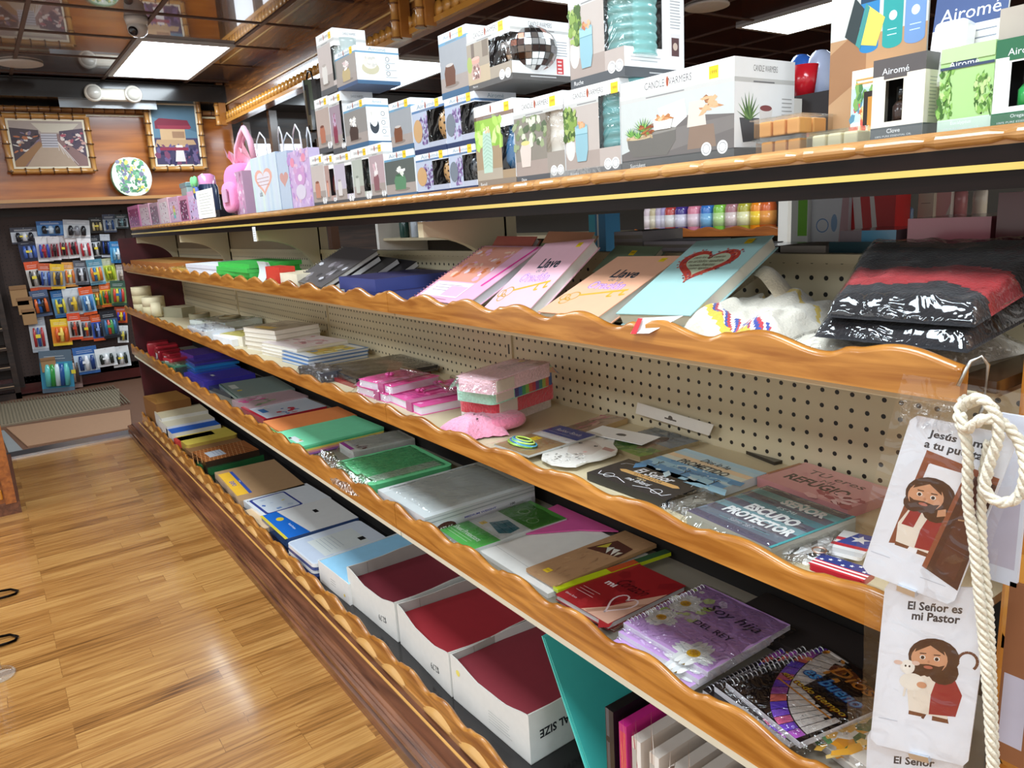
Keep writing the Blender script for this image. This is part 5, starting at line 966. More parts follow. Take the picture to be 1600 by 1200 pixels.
def escudo(a):
    for k in range(9): a.rect(0, k / 9, 1, (k + 1) / 9, ['5a5464', '6a7480', '5c5866', '7aa0a8', '655f70', '5a8a94', '6a6474', '7ab0b4', '5c5868'][k])
    for k in range(40): y = random.random(); x = random.random() * .8; a.line([(x, y), (x + random.uniform(.1, .2), y + random.uniform(-.005, .005))], .0012, random.choice(['4a4452', '8a8a96', '78a8ac', '3f3a48']))
    a.l += 1; W_ = 'f4f4f2'
    a.text('SEÑOR', .62, .82, .025, W_, .072, bold=.05).text('ES MI', .55, .66, .008, 'd8e8e8', .03).text('ESCUDO', .54, .5, .025, W_, .085, bold=.05).text('PROTECTOR', .55, .32, .023, W_, .115, bold=.05).text('Salmo 28:7', .5, .17, .008, 'c8c8d0', .04); a.rect(.97, 0, 1, 1, '4a9a9c')
slab('verse_plaque', 'grey and teal wood-look plaque with SEÑOR, ESCUDO, PROTECTOR lettering', 'sign', (1073, 798), (1205, 857), Z3, .025, .16, '5c5868', escudo, side='a8a89c', mat=GLOSS, group='verse plaques', film=FILM)
def refugio(a): a.rect(0, 0, 1, 1, 'dc9c9c').text('TÚ eres', .5, .76, .022, '5a3438', .1, bold=.01).text('MI', .5, .55, .012, '6a4448', .02).text('REFUGIO', .48, .38, .026, '3c2226', .11, bold=.03).splat(.6, 0, 1, .35, 30, ['b05a60', '8a3a44', 'e8b0b0', 'f0c8c8'], .003, .012).line([(.0, .2), (.0, .9)], .006, 'a86a40')
slab('verse_plaque', 'pink plaque with brown REFUGIO lettering at the back of the middle shelf', 'sign', (1183, 745), (1325, 795), Z3, .016, .125, 'dc9c9c', refugio, side='c08484', mat=GLOSS, group='verse plaques')
slab('dark_packet', 'dark packet behind the beach plaque on the middle shelf', 'packet', (1130, 690), (1210, 722), Z3, .006, .1, '2c2622', mat=GLOSS)
slab('feather_wrap', 'crinkled clear wrap with grey print beside the ESCUDO plaque', 'packet', (1206, 858), (1290, 872), Z3, .012, .12, 'b8b4b0', lambda a: a.splat(0, 0, 1, 1, 40, ['e8e8e8', '57524e', '2c2a2a', 'c8c4c0'], .003, .018, 4), mat=GLOSS, film=CRINKLE, par='packet')
# flag keyrings
def star5(a, cx, cy, r, c): a.poly([(cx + (r if k % 2 == 0 else r * .42) / a.w * math.sin(2 * PI * k / 10), cy + (r if k % 2 == 0 else r * .42) / a.h * math.cos(2 * PI * k / 10)) for k in range(10)], c)
def prflag(a): 
    a.rect(0, 0, 1, 1, 'f0f0f0'); a.rect(0, .0, 1, .18, 'cfcfcf').rect(0, .3, 1, .42, 'c8283c').rect(.0, .55, .3, .68, 'c8283c').poly([(.1, .42), (1, .42), (1, 1), (.45, 1)], '2f4aa0'); star5(a, .62, .72, .013, 'f4f4f4')
slab('flag_tag', 'rounded tag with a white star on blue and red stripes', 'keyring', (1288, 858), (1345, 872), Z3 + .008, .005, .07, 'f0f0f0', prflag, mat=GLOSS, r=.006)
def usflag(a): 
    a.rect(0, 0, 1, 1, 'c8303c'); [a.rect(0, .12 + .22 * k, 1, .22 + .22 * k, 'f0ecec') for k in range(3)]; a.rect(.0, .5, 1, 1, '2a3a7c')
    for k in range(7): star5(a, .1 + .13 * k, .6 + .14 * (k % 3), .003, 'f4f4f4')
def ring_ext(t, w_, d, th): b = B(); b.tube([(-.004 + .008 * math.cos(q), d + .0 + .008 * math.sin(q), th + .003) for q in [2 * PI * j / 14 for j in range(14)]], .0012, 'd8b8a8', 6, closed=True); b.build('key_ring', METAL, t)
slab('flag_keyring', 'stars-and-stripes keyring strap lying along the lip', 'keyring', (1262, 880), (1348, 908), Z3 + .018, .008, .035, 'c8303c', usflag, mat=GLOSS, r=.006, ext=ring_ext)
slab('white_leaflet', 'white leaflet in clear wrap below the flag tag', 'leaflet', (1236, 868), (1300, 885), Z3, .006, .1, 'e8e8ea', film=FILM)
# ======== lower shelf, from the far end
for k in range(5):
    y = 4.85 - .13 * k; t = empty('red_bagged_item', 'red plastic packet with a white label on the lower shelf, %s from the far end' % ('first', 'second', 'third', 'fourth', 'fifth')[k], 'packet', 'red packets on the lower shelf', T(.77 + .02 * (k % 2), y, Z4) @ Matrix.Rotation(.1 * (k - 2), 4, 'Z')); b = B()
    b.box(-.02, -.055, 0, .1, .055, .1 - .008 * k, ['a02430', 'b42c38', '8c1c28'][k % 3]); a = Art(b, (-.02, .055, 0), (0, -1, 0), (0, 0, 1), .11, .1 - .008 * k); a.rect(.3, .4, .75, .8, 'e8e0e0').splat(0, 0, 1, .4, 10, ['e8c8c8', '6a1420', 'd8d0d0'], .003, .012); b.build('packet', GLOSS, t, bevel=.008)
slab('green_sleeve_pack', 'green and white flat packs leaning beside the red packets on the lower shelf', 'packets', (247, 565), (272, 573), Z4, .05, .16, '5d9a78', lambda a: a.splat(0, 0, 1, 1, 20, ['a8d0b8', '2f7a50', 'e8f0ec', '4a8a68'], .006, .02), mat=GLOSS, film=FILM, par='packs')
slab('dark_grey_box', 'dark grey packet beside the green packs on the lower shelf', 'packet', (272, 574), (284, 578), Z4, .045, .1, '3a4442', mat=GLOSS)
slab('purple_folder', 'purple folder, upper one at the back of the blue folders', 'folder', (281, 548), (302, 556), Z4, .085, .2, '6a4fae', side='54409a', mat=GLOSS)
for k, (c, lb) in enumerate((('2f55b0', 'blue folder, bottom of the far folder stack'), ('2f8fd0', 'cyan folder in the middle of the far folder stack'), ('4a3f9c', 'violet folder in the far folder stack'))): slab('plastic_folder', lb, 'folder', (292, 577 - 5 * k), (304, 584 - 5 * k), Z4, .045 + .012 * k, .22, c, mat=GLOSS) if k == 0 else slab('plastic_folder', lb, 'folder', (290, 569 - 6 * k + 4), (304, 577 - 6 * k + 4), Z4 + .045 + .012 * (k - 1) + .0005, .011, .22, c, mat=GLOSS)
slab('violet_poly_envelope', 'shiny blue-violet plastic envelope on the lower shelf', 'envelope', (287, 582), (318, 597), Z4, .042, .24, '4a40b4', lambda a: a.rect(.55, .3, .68, .36, 'e8e8e0').line([(0, .02), (1, .02)], .006, '3a3490'), mat=GLOSS)
slab('dark_folder', 'dark blue folder under the grey plastic folder', 'folder', (318, 600), (360, 616), Z4, .02, .25, '2c3440', mat=GLOSS)
slab('grey_poly_folder', 'grey-green translucent folder with a yellow sticker on the lower shelf', 'folder', (342, 600), (370, 622), Z4 + .0205, .012, .26, '93a39a', lambda a: (a.rect(.2, .1, .45, .22, 'e0e4d8'), sticker(a.b, a, .6, .18, .02), a.rect(0, 0, 1, .03, '5a7a6c')), mat=GLOSS)
slab('pink_print_folder', 'pink and grey printed folder on the lower shelf', 'folder', (362, 625), (388, 637), Z4, .03, .25, 'c9a8ac', lambda a: a.splat(.1, .05, .5, .4, 24, ['e85a9c', 'd88ab0', 'f0c0d4'], .005, .018).splat(.5, .1, .95, .5, 8, ['a8b88c', '8c9c7c'], .006, .02), mat=GLOSS)
slab('red_edge_folder', 'white folder with red edge and blue print on the lower shelf', 'folder', (376, 636), (412, 655), Z4, .024, .25, 'd4dae4', lambda a: a.rect(0, 0, 1, .05, 'c8283c').rect(.4, .12, .65, .22, '3f78b8').splat(.6, .3, 1, .6, 14, ['c83a4a', '4a6fb0', 'd8d8e0'], .006, .02).splat(.0, .1, .4, .3, 8, ['d8e060', 'e8e8f0'], .004, .012), side='b8283a', mat=GLOSS)
for k, c in enumerate(('f0e060', '8ad08a', 'ff9a58')): slab('file_folder', ('yellow card folder under the orange one', 'pale green card folder under the orange one', 'orange card folder on the lower shelf')[k], 'folder', (411, 664 - 3 * k), (436, 680 - 3 * k), Z4 + .0062 * k + .008, .006, .29, c, mat=MATTE, group='coloured card folders')
for k, (c, lb) in enumerate((('b070b8', 'purple card folder at the bottom of the green stack'), ('f0a8a0', 'salmon card folder in the green stack'), ('f4e070', 'yellow card folder in the green stack'), ('5cc890', 'green card folder in the green stack'), ('84eab8', 'mint green card folder with a barcode label, top of its stack'))):
    slab('file_folder', lb, 'folder', (428, 690 - 3.4 * k), (468, 712 - 3.4 * k), Z4 + .0062 * k + .002, .006, .3, c, (lambda a: a.rect(.42, .04, .78, .12, 'e8ecec').rect(.42, .04, .5, .07, '2a2a2a').rect(.66, .09, .72, .12, 'd8b84a')) if k == 4 else None, mat=MATTE, group='coloured card folders')
slab('purple_label_pack', 'white flat pack with a purple band behind the green bagged pack', 'packet', (530, 692), (552, 706), Z4, .03, .24, 'dcdcd8', lambda a: a.rect(.0, .0, .8, .07, 'b04aa8').splat(.4, .08, .9, .25, 8, ['8a3a4a', 'd8d8e0'], .004, .01), mat=GLOSS, film=FILM)
slab('green_felt_pack', 'green sheets in a crumpled clear bag on the lower shelf', 'sheets', (523, 722), (578, 760), Z4, .045, .25, '74d898', lambda a: a.rect(.72, .1, .9, .9, 'c4d8c4'), side='5ab87a', mat=MATTE, r=.02, film=CRINKLE, par='sheets')
pA, pB = onX(500, 712, .73), onX(572, 770, .73); t = empty('crumpled_bag_end', 'crumpled open end of the clear bag round the green sheets, over the lip', 'bag', None, T(.73, pB.y, Z4 + .02)); b = B(); L_ = pA.y - pB.y + .05
b.grid(lambda a, c: (-.02 + .07 * c - .012 * math.sin(5 * a), L_ * a - .02, .042 * math.sin(PI * min(1, c * 1.1)) + .012 * noise.noise(Vector((a * 9, c * 5, 3)))), 24, 14, 'ffffff'); b.build('film', CRINKLE, t)
def atl(a): a.rect(0, 0, 1, 1, 'd8dede').poly([(.0, .0), (1, .0), (1, .12), (.0, .2)], 'd6dcdc').rect(0, 0, .12, .25, 'e4e8e8').line([(.04, .5), (.12, 1)], .012, 'e4e6e0')
def protside(t, w_, d, th):
    b = B(); a = Art(b, (w_, 0, 0), (0, 1, 0), (0, 0, 1), d, th); a.rect(0, 0, 1, .62, 'e0e0e8').ell(.17, .32, .09, .25, '5a2a2a').text('ATLAS', .17, .33, .007, 'f0f0f0', .036, bold=.05).text('MEDIUM WEIGHT', .48, .5, .0045, '4a52a8', .09, bold=.03).text('SHEET PROTECTORS', .48, .25, .0055, '4a52a8', .095, bold=.05).text('100', .78, .45, .006, '3a3a4a', .014, bold=.03); a.rect(0, .7, 1, .74, '9aa0a4').rect(0, .86, 1, .9, 'a8aeb2'); b.build('printed_side', CARD, t)
slab('sheet_protector_box', 'opened white box of clear sheet protectors with ATLAS on its side', 'box', (590, 765), (656, 812), Z4, .057, .31, 'd4dada', atl, side='d8dadc', mat=GLOSS, ext=protside, film=FILM, par='box')
def shp(a): a.rect(0, 0, 1, 1, 'd8dedc').rect(0, 0, 1, .3, '5cba58').text('Sheet Protectors', .5, .16, .016, 'eef8ee', .11, bold=.02).scrib(.2, .8, .1, 2, .035, 'c8ecc4', .0014).rect(0, .62, 1, 1, '4f8f3c').ring(.4, .8, .014, .002, 'a8c898').ring(.75, .74, .014, .002, 'a8c898').rect(.3, .33, .95, .6, 'e8ecec').poly([(.4, .42), (.8, .36), (.9, .44), (.85, .56), (.5, .58)], '4a7f8c').line([(.45, .45), (.85, .42)], .002, '2c5a68').line([(.48, .52), (.86, .49)], .002, '2c5a68'); sticker(a.b, a, .35, .38, .016)
slab('green_protector_pack', 'green and white pack lettered Sheet Protectors on the lower shelf', 'packet', (678, 822), (735, 860), Z4, .018, .26, 'd8dedc', shp, mat=GLOSS, film=FILM)
slab('white_portfolio', 'white card portfolio under the pink and kraft folders', 'folder', (733, 850), (856, 928), Z4, .010, .26, 'eceae4', lambda a: a.line([(.0, .16), (1, .12)], .0015, 'c8c6c0'), mat=MATTE)
PW = [onZ(u, v, Z4 + .015) for u, v in ((760, 838), (905, 827), (985, 822), (1000, 800), (905, 776))]; t = empty('pink_folder', 'hot pink card folder showing as a wedge at the back of the lower shelf', 'folder', None, T(PW[0].x, PW[0].y, Z4 + .0115)); b = B(); b.prism([(min(p.x, 1.062) - PW[0].x, p.y - PW[0].y) for p in PW], 0, .003, 'd8589c'); b.build('cover', MATTE, t)
def kraft(a): a.rect(0, 0, 1, 1, 'b98f66').splat(0, 0, 1, 1, 60, ['b08660', 'c49a70'], .002, .006); a.poly([(.12, .55), (.92, .62), (.85, .8), (.3, .82)], '5a2f22').poly([(.22, .62), (.3, .76), (.42, .68)], 'c8b83a').poly([(.4, .68), (.52, .72), (.6, .6)], 'e0ddd0').poly([(.55, .7), (.7, .72), (.74, .6)], 'ece6da').poly([(.74, .68), (.84, .7), (.82, .6)], 'e0d8c0'); sticker(a.b, a, .38, .1, .016)
slab('kraft_folder', 'kraft card folder with a dark window and triangles print', 'folder', (822, 888), (868, 915), Z4 + .015, .008, .27, 'b98f66', kraft, mat=MATTE)
slab('yellow_edge_folder', 'folder with neon yellow, orange and green edge beside the kraft folder', 'folder', (864, 916), (872, 922), Z4 + .012, .008, .28, 'c8d820', lambda a: a.rect(0, .45, 1, .7, 'c8582c').rect(0, .7, 1, 1, '3a5c3c'), mat=GLOSS)
def mic(a):
    a.rect(0, 0, 1, 1, '9c2226').splat(0, 0, 1, 1, 14, ['a4282c', '8c1c22'], .01, .03); a.text('mi', .3, .52, .017, 'f0e4e4', .024, bold=.03).text('Corazón', .58, .62, .03, '4a0d12', .07, shear=.3, bold=.01).poly([(.5, 0), (1, 0), (1, .75), (.85, .5), (.7, .2)], 'd8a890').poly([(.55, .02), (1, .5), (1, .42), (.62, .0)], 'b88870')
    a.line(heartpts(.76, .32, .16, .2) + heartpts(.76, .32, .16, .2)[:1], .0035, 'e8d0d0'); a.scrib(.08, .42, .3, 3, .045, 'e0b8b8', .0012).text('Elena Soto', .16, .1, .006, 'e8c8c8', .03)
slab('red_devotional_book', 'red paperback with a heart of pages and dark script title on the lower shelf', 'book', (868, 928), (950, 975), Z4 + .006, .012, .2, '9c2226', mic, pages='e4e0dc')
slab('under_booklet', 'pale booklet under the red paperback', 'booklet', (872, 945), (960, 984), Z4, .0055, .2, '8a5a4c', pages='e8e4dc')
def hija(a):
    a.rect(0, 0, 1, 1, 'cda4dc').poly([(0, .55), (1, .55), (1, 1), (0, 1)], 'b890c8'); a.splat(.0, .4, .4, .9, 26, ['b8d068', 'd8e8a0', 'e8d8f0', 'f4f4ec'], .004, .014)
    for cx, cy, r in ((.14, .62, .03), (.16, .3, .028), (.75, .1, .034)):
        for k in range(14): an = 2 * PI * k / 14; a.ell(cx + r / a.w * .6 * math.cos(an), cy + r / a.h * .6 * math.sin(an), r * .55 / a.w, .0055 / a.h, ['f8f8f4', 'e8eae8'][k % 2], 8, 0) if abs(math.sin(an)) < .5 else a.ell(cx + r / a.w * .6 * math.cos(an), cy + r / a.h * .6 * math.sin(an), .0055 / a.w, r * .55 / a.h, ['f8f8f4', 'e8eae8'][k % 2], 8, 0)
        a.l += 2; a.disc(cx, cy, r * .32, 'e8b82c').disc(cx, cy + .005, r * .2, 'd09a1c')
    a.text('Soy hija', .62, .72, .03, '2a1a34', .105, shear=.25).text('DEL REY', .62, .46, .014, '33203c', .075).text('Elena Soto', .7, .34, .004, '6a4a7a', .025)
for k in range(3):
    slab('daisy_notebook', ['lilac spiral notebook with daisies, bottom of the fan of three', 'lilac spiral notebook with daisies, middle of the fan of three', 'lilac spiral notebook with daisies and script, top of the three'][k], 'notebook', (958 + 8 * k, 1001 - 14 * k), (1078 + 14 * k, 1074 - 12 * k), Z4 + .008 + .0095 * k, .009, .2, 'cda4dc', hija, side='e8e4ec', mat=GLOSS, group='daisy notebooks', film=CRINKLE if k == 2 else None, ext=lambda t, w_, d, th: spiral_part(t, w_, d, th, col='e8e8ee'))
def piano(a):
    a.rect(0, 0, 1, 1, '1c1414'); import math as m
    def ar(r, an): return (min(1, max(0, 1.0 - r * m.cos(an))), min(1, max(0, 1.12 - r * 1.1 * m.sin(an))))
    for k in range(14):
        a0, a1 = .12 + k * .1, .12 + (k + 1) * .1
        a.poly([ar(.5, a0), ar(.5, a1), ar(.93, a1), ar(.93, a0)], 'ece4dc'); a.poly([ar(.94, a0), ar(.94, a1), ar(1.06, a1), ar(1.06, a0)], ['7a4ac8', 'b05ab8', 'e8786a', '6a4ad0', '8a5ad8', 'd86a90'][k % 6])
    a.l += 2
    for k in range(14): a0 = .12 + k * .1; a.line([ar(.5, a0), ar(1.06, a0)], .0009, '2a2026')
    a.l += 1
    for k in range(13):
        if k % 3 != 2: a0 = .2 + k * .1; a.poly([ar(.5, a0 - .02), ar(.5, a0 + .025), ar(.74, a0 + .025), ar(.74, a0 - .02)], '141014')
    a.l += 2; a.poly([(.42, .45), (.7, .4), (1, .4), (1, 1), (.35, 1)], '20120e'); a.splat(.05, .7, .5, .98, 14, ['c8842c', '7a3a1c', 'e8a040'], .002, .008)
    a.text('Dios', .66, .86, .026, '8a4a1c', .075, bold=.05, shear=.2).text('Dios', .61, .845, .026, 'e89a3c', .07, bold=.01, shear=.2).text('es bueno', .58, .65, .026, '174a9c', .1, bold=.08, shear=.2).text('es bueno', .58, .655, .024, '5ab0f0', .096, bold=.01, shear=.2).text('en todo tiempo', .55, .46, .016, '8a3a0c', .115, bold=.06, shear=.2).text('en todo tiempo', .55, .465, .015, 'f4d838', .11, bold=.0, shear=.2).line([(.2, .38), (.9, .36)], .003, 'e89a3c')
for k in range(3):
    slab('piano_notebook', ['black spiral notebook with a piano print, bottom one, mostly covered', 'black spiral notebook with a piano print, middle one of three', 'black spiral notebook with piano keys and blue and yellow lettering, topmost'][k], 'notebook', (1098 + 18 * k, 1078 - 6 * k), (1218 + 16 * k, 1158 + 1 * k), Z4 + .0005 + .0095 * k, .009, .19, '1c1414', piano, side='e6e2e6', mat=GLOSS, group='piano notebooks', film=CRINKLE if k == 2 else None, ext=lambda t, w_, d, th: spiral_part(t, w_, d, th, col='e0e0e4'))
def pina(a): a.rect(0, 0, 1, 1, 'ece6dc').splat(.0, .0, .7, .5, 30, ['e8a83c', 'f0b850', 'd8902c', '5a8a5a', '3f7048', 'f4d080'], .006, .016).rect(.3, .5, 1, 1, '6a4a3a')
for k in range(2): slab('pineapple_notebook', ['spiral notebook with yellow fruit print at the near end, lower one', 'spiral notebook with yellow fruit print at the near end, upper one'][k], 'notebook', (1262 + 8 * k, 1146 - 8 * k), (1350 + 12 * k, 1212 - 8 * k), Z4 + .001 + .0105 * k, .01, .17, 'ece6dc', pina, side='d8d0c8', mat=GLOSS, group='fruit print notebooks', film=FILM if k else None, ext=lambda t, w_, d, th: spiral_part(t, w_, d, th, col='e8e8ea', rr=.008))
slab('dark_back_stock', 'dark book lying deep on the lower shelf behind the notebooks', 'book', (1130, 960), (1330, 1060), Z4, .02, .12, '241c1a', mat=MATTE)

# ======== base deck, from the far end
slab('brown_envelope_stack', 'tall stack of torn brown envelopes at the far end of the bottom deck', 'envelopes', (206, 622), (243, 632), Z5, .145, .2, 'b07a38', lambda a: a.poly([(0, 0), (.5, -.03), (.9, .1), (.5, .2)], 'a06a2c'), side='8a5a28', mat=MATTE, par='envelopes')
slab('cream_envelope_stack', 'stack of cream envelopes, second on the bottom deck', 'envelopes', (241, 643), (252, 654), Z5, .095, .26, 'd8c8a4', side='d8d4cc', mat=MATTE, par='envelopes')
slab('cream_envelope_stack', 'stack of white and cream envelopes beside the blue folder', 'envelopes', (244, 656), (258, 668), Z5, .075, .26, 'dcd0b4', side='e0ddd6', mat=MATTE, par='envelopes')
slab('blue_folder', 'blue folder on top of envelopes on the bottom deck', 'folder', (259, 669), (268, 678), Z5, .062, .26, '1f5cb8', side='d8d4cc', mat=MATTE)
slab('red_tab_pad', 'pad with a small red corner under the yellow envelopes', 'pad', (266, 686), (272, 691), Z5, .04, .2, 'c83a30', mat=MATTE)
slab('yellow_envelope', 'large yellow envelope with rounded flap on the bottom deck', 'envelope', (270, 680), (292, 696), Z5, .04, .27, 'd2b848', r=.02, side='b89a40', mat=MATTE)
slab('brown_envelope', 'plain brown envelope beside the yellow one on the bottom deck', 'envelope', (288, 700), (304, 712), Z5, .022, .27, '8a6038', mat=MATTE)
def bask(a):
    a.rect(0, 0, 1, 1, 'b06a3a')
    for k in range(14): a.line([(0, k / 14), (1, k / 14 - .2)], .003, 'd89a64'); a.line([(0, k / 14 - .2), (1, k / 14)], .003, '8a4a24')
    a.rect(.3, .15, .75, .45, 'd0d4dc').scrib(.34, .7, .4, 3, .06, '6a7aa8', .002)
slab('basketweave_pack', 'orange basket-weave pack with a white label on the bottom deck', 'envelopes', (300, 706), (321, 722), Z5, .06, .26, 'b06a3a', bask, side='3a2a20', mat=GLOSS, par='pack')
slab('green_folder', 'dark green folders under the basket-weave pack', 'folder', (306, 722), (328, 733), Z5, .03, .27, '1f4a2c', side='2c6a3c', mat=GLOSS)
def expo(a): a.rect(0, 0, 1, 1, 'b08a62').rect(.1, .02, .85, .2, 'f0b82c').text('EXPO', .48, .11, .02, '2f4fa8', .075, bold=.03).rect(.1, .2, .85, .25, '2f4fa8').text('Clasp', .45, .225, .008, 'e8ecf8', .03)
slab('label_envelope', 'brown envelope pack with a yellow and blue label on the bottom deck', 'envelope', (335, 738), (375, 783), Z5, .03, .28, 'b08a62', expo, side='c8a888', mat=MATTE)
slab('tan_envelope', 'tan envelopes slipping out in front of the white packs', 'envelope', (372, 800), (406, 828), Z5, .018, .16, 'd8b890', mat=MATTE)
def wpack(lbl):
    def f(a): a.rect(0, 0, 1, 1, 'eceef0').rrect(.08, .05, .92, .6, '3f4a94', .012).rrect(.12, .09, .88, .57, 'dfe6ee', .01); a.splat(.2, .12, .8, .5, 7, ['f0e068', '4a6fc0', 'c8d4e4', '8aa8d8'], .005, .016, 4) if lbl else a.rect(.3, .3, .8, .35, '7a90c0'); a.disc(.1, .04, .004, '222222')
    return f
slab('white_print_pack', 'white pack with a blue rounded frame print, first of the white packs', 'packet', (380, 782), (414, 808), Z5, .03, .28, 'eceef0', wpack(1), mat=GLOSS)
def ltr(a): a.rect(0, 0, 1, 1, 'eceae6').rect(.3, .62, .42, .68, '1c1c1c').poly([(.0, -.02), (1, -.02), (1, .32), (0, .22)], '1f6fd0').ell(.3, .16, .07, .05, 'e8d040').text('Security Envelopes', .65, .2, .012, 'e8f0fc', .07, bold=.02).poly([(0, -.02), (1, -.02), (1, .02), (0, .02)], 'e8d040')
slab('blue_label_pack', 'white envelope pack with a bright blue and yellow label', 'packet', (408, 806), (448, 842), Z5, .038, .28, 'eceae6', ltr, side='3f5a8c', mat=GLOSS)
slab('green_corner_booklet', 'booklet with a green and navy corner below the blue-labelled pack', 'booklet', (414, 812), (442, 842), Z5, .02, .1, '2f4a8c', side='8ab84a', mat=GLOSS)
for k in range(4): slab('legal_pad_pack', ['white pack with navy side, bottom of the pile left of the blue paper box', 'white pack with navy side, second up left of the blue paper box', 'white pack with navy side, third up left of the blue paper box', 'white pack with papers on top, left of the blue paper box'][k], 'packet', (443, 864 - 5 * k), (490, 900 - 5 * k - 2), Z5 + .013 * k, .0125, .28, 'dfe5ee', (lambda a: a.rrect(.04, .02, .96, .3, 'ccd6e6', .012).rect(.2, .2, .85, .8, 'e4e8e4').scrib(.25, .8, .5, 5, .05, 'a8b4bc', .0016).rect(.6, .72, .72, .8, '1c1c1c')) if k == 3 else None, side='f0f2f4' if k % 2 else '4a5a94', mat=GLOSS, r=.02, group='white packs')
def obox(name, label, A, Bq, h, d, paper, depth, tilt=0, txt=False, low=.82, cat='box'):
    'open carton with a scooped front; A, Bq are pixels of the bottom front corners'
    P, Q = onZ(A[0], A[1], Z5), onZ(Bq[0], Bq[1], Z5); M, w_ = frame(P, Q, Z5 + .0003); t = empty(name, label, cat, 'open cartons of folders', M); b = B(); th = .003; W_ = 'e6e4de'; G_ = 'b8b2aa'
    b.box(0, 0, 0, w_, d, .002, W_)
    def wall(x0, y0, x1, y1, prof, nx, ny):
        'vertical wall from (x0,y0) to (x1,y1), heights along prof'
        n = len(prof) - 1
        for k in range(n):
            a0, a1 = k / n, (k + 1) / n; p = (x0 + (x1 - x0) * a0, y0 + (y1 - y0) * a0); q = (x0 + (x1 - x0) * a1, y0 + (y1 - y0) * a1)
            o = (nx * th, ny * th); z0, z1 = prof[k], prof[k + 1]
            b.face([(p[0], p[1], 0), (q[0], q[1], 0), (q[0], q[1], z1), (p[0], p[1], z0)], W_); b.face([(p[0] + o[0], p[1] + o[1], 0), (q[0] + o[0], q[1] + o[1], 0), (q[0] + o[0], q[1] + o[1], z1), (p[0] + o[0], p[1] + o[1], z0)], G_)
            b.face([(p[0], p[1], z0), (q[0], q[1], z1), (q[0] + o[0], q[1] + o[1], z1), (p[0] + o[0], p[1] + o[1], z0)], 'd8d2c8')
    sc = [h, h * .985, h * .93, h * .87, h * low, h * low, h * low, h * low, h * .83, h * .88, h * .94, h * .98]
    wall(0, 0, w_, 0, sc, 0, 1); sd = [h, h * .97, h * .97, h * 1.0, h, h]; wall(0, d, 0, 0, sd[::-1], 1, 0); wall(w_, 0, w_, d, sd, -1, 0); wall(w_, d, 0, d, [h, h], 0, -1)
    b.box(th, d * .22, h * .2, th + .0008, d * .223, h * .95, '8c857c'); b.build('carton', MATTE, t)
    n = 5
    for k in range(n):
        z = .004 + depth * k / n; o = B(); j = .003 * (k % 2)
        o.grid(lambda a, c: (th + .002 + j + (w_ - 2 * th - .004 - j) * a, .006 + j + (d - .016) * c, z + depth / n * .9 + .010 * (1 - c) ** 3 * 0 + .012 * (1 - math.sin(PI * a)) * (1 - c) * (.6 if tilt == 0 else 0) + tilt * a), 8, 6, paper)
        o.build('folder', MATTE, t)
    g = B()
    if txt: a = Art(g, (w_ + .0005, 0, 0), (0, 1, 0), (0, 0, 1), d, h); a.text('LEGAL SIZE', .3, .5, .021, '1c1c20', .125, bold=.03, rot=PI); g.build('lettering', MATTE, t)
    a = Art(g, (0, -.0005, 0), (1, 0, 0), (0, 0, 1), w_, h)
    if not txt: a.text('$2.79', .72, .32, .02, '2a2a2c', .045, rot=PI + .1); g.build('lettering', MATTE, t)
    else: o = B(); a = Art(o, (0, -.0005, 0), (1, 0, 0), (0, 0, 1), w_, h); a.scrib(.5, .8, .42, 5, .06, 'b8b8b4', .0012); o.build('small_print', MATTE, t); o = B(); Art(o, (0, -.0005, 0), (1, 0, 0), (0, 0, 1), w_, h).disc(.1, .7, .008, 'f0e070'); o.build('price_dot', MATTE, t)
    return t
obox('folder_carton', 'open white carton of dark red folders next to the blue paper box', (548, 942), (622, 1004), .12, .3, '7a1f2c', .07)
obox('folder_carton', 'open white carton of bright red folders, middle one of the three', (626, 1006), (706, 1090), .12, .3, 'a6262f', .082)
obox('folder_carton', 'open white carton with LEGAL SIZE lettering, nearest of the three', (709, 1092), (830, 1196), .12, .3, '8a2c36', .092, tilt=.0, txt=True)
def lblue(a): a.rect(0, 0, 1, 1, '9cd0ec')
P_, Q_ = (498, 902), (549, 944)
slab('blue_paper_box', 'white box filled with light blue paper on the bottom deck', 'box', (498, 877), (544, 913), Z5, .07, .3, '97cdea', None, side='e8e6e2', mat=MATTE, par='box', ext=lambda t, w_, d, th: (lambda b: (b.box(-.002, -.002, 0, w_ + .002, -.0, th + .004, 'e8e6e2'), b.box(-.002, 0, 0, 0, d, th + .004, 'e8e6e2'), Art(b, (0, -.0022, 0), (1, 0, 0), (0, 0, 1), w_, th).disc(.85, .3, .005, 'f0d040').scrib(.4, .6, .6, 3, .12, '6a6a70', .0012), b.build('box_front', MATTE, t)))(B()))
# teal folder, binder and row of magazines standing at the near end
t = empty('teal_folder', 'teal plastic folder standing aslant between the carton and the binder', 'folder', None, T(0, 0, 0)); b = B()
c0, c1, c2, c3 = onY(848, 992, 1.0), onX(905, 1030, .95), onZ(953, 1176, .102), onZ(940, 1178, .102)
A1 = onX(953, 1176, .80); A1.z = max(A1.z, .105)
def quad3(b, P, off, c1, c2):
    n = (P[1] - P[0]).cross(P[3] - P[0]).normalized() * off; i = b.vv(list(P) + [p + n for p in P]); m = len(P)
    b.ff(range(i, i + m), c1); b.ff([i + m + k for k in range(m)][::-1], c2)
    for k in range(m): l = (k + 1) % m; b.ff((i + k, i + l, i + m + l, i + m + k), c2)
yb = onX(950, 1177, .752)
F0 = Vector((yb.x, yb.y, .103)); F1 = Vector((yb.x + .24, yb.y + .02, .103)); TT = onX(846, 994, .79); F2 = TT + Vector((.25, .02, 0))
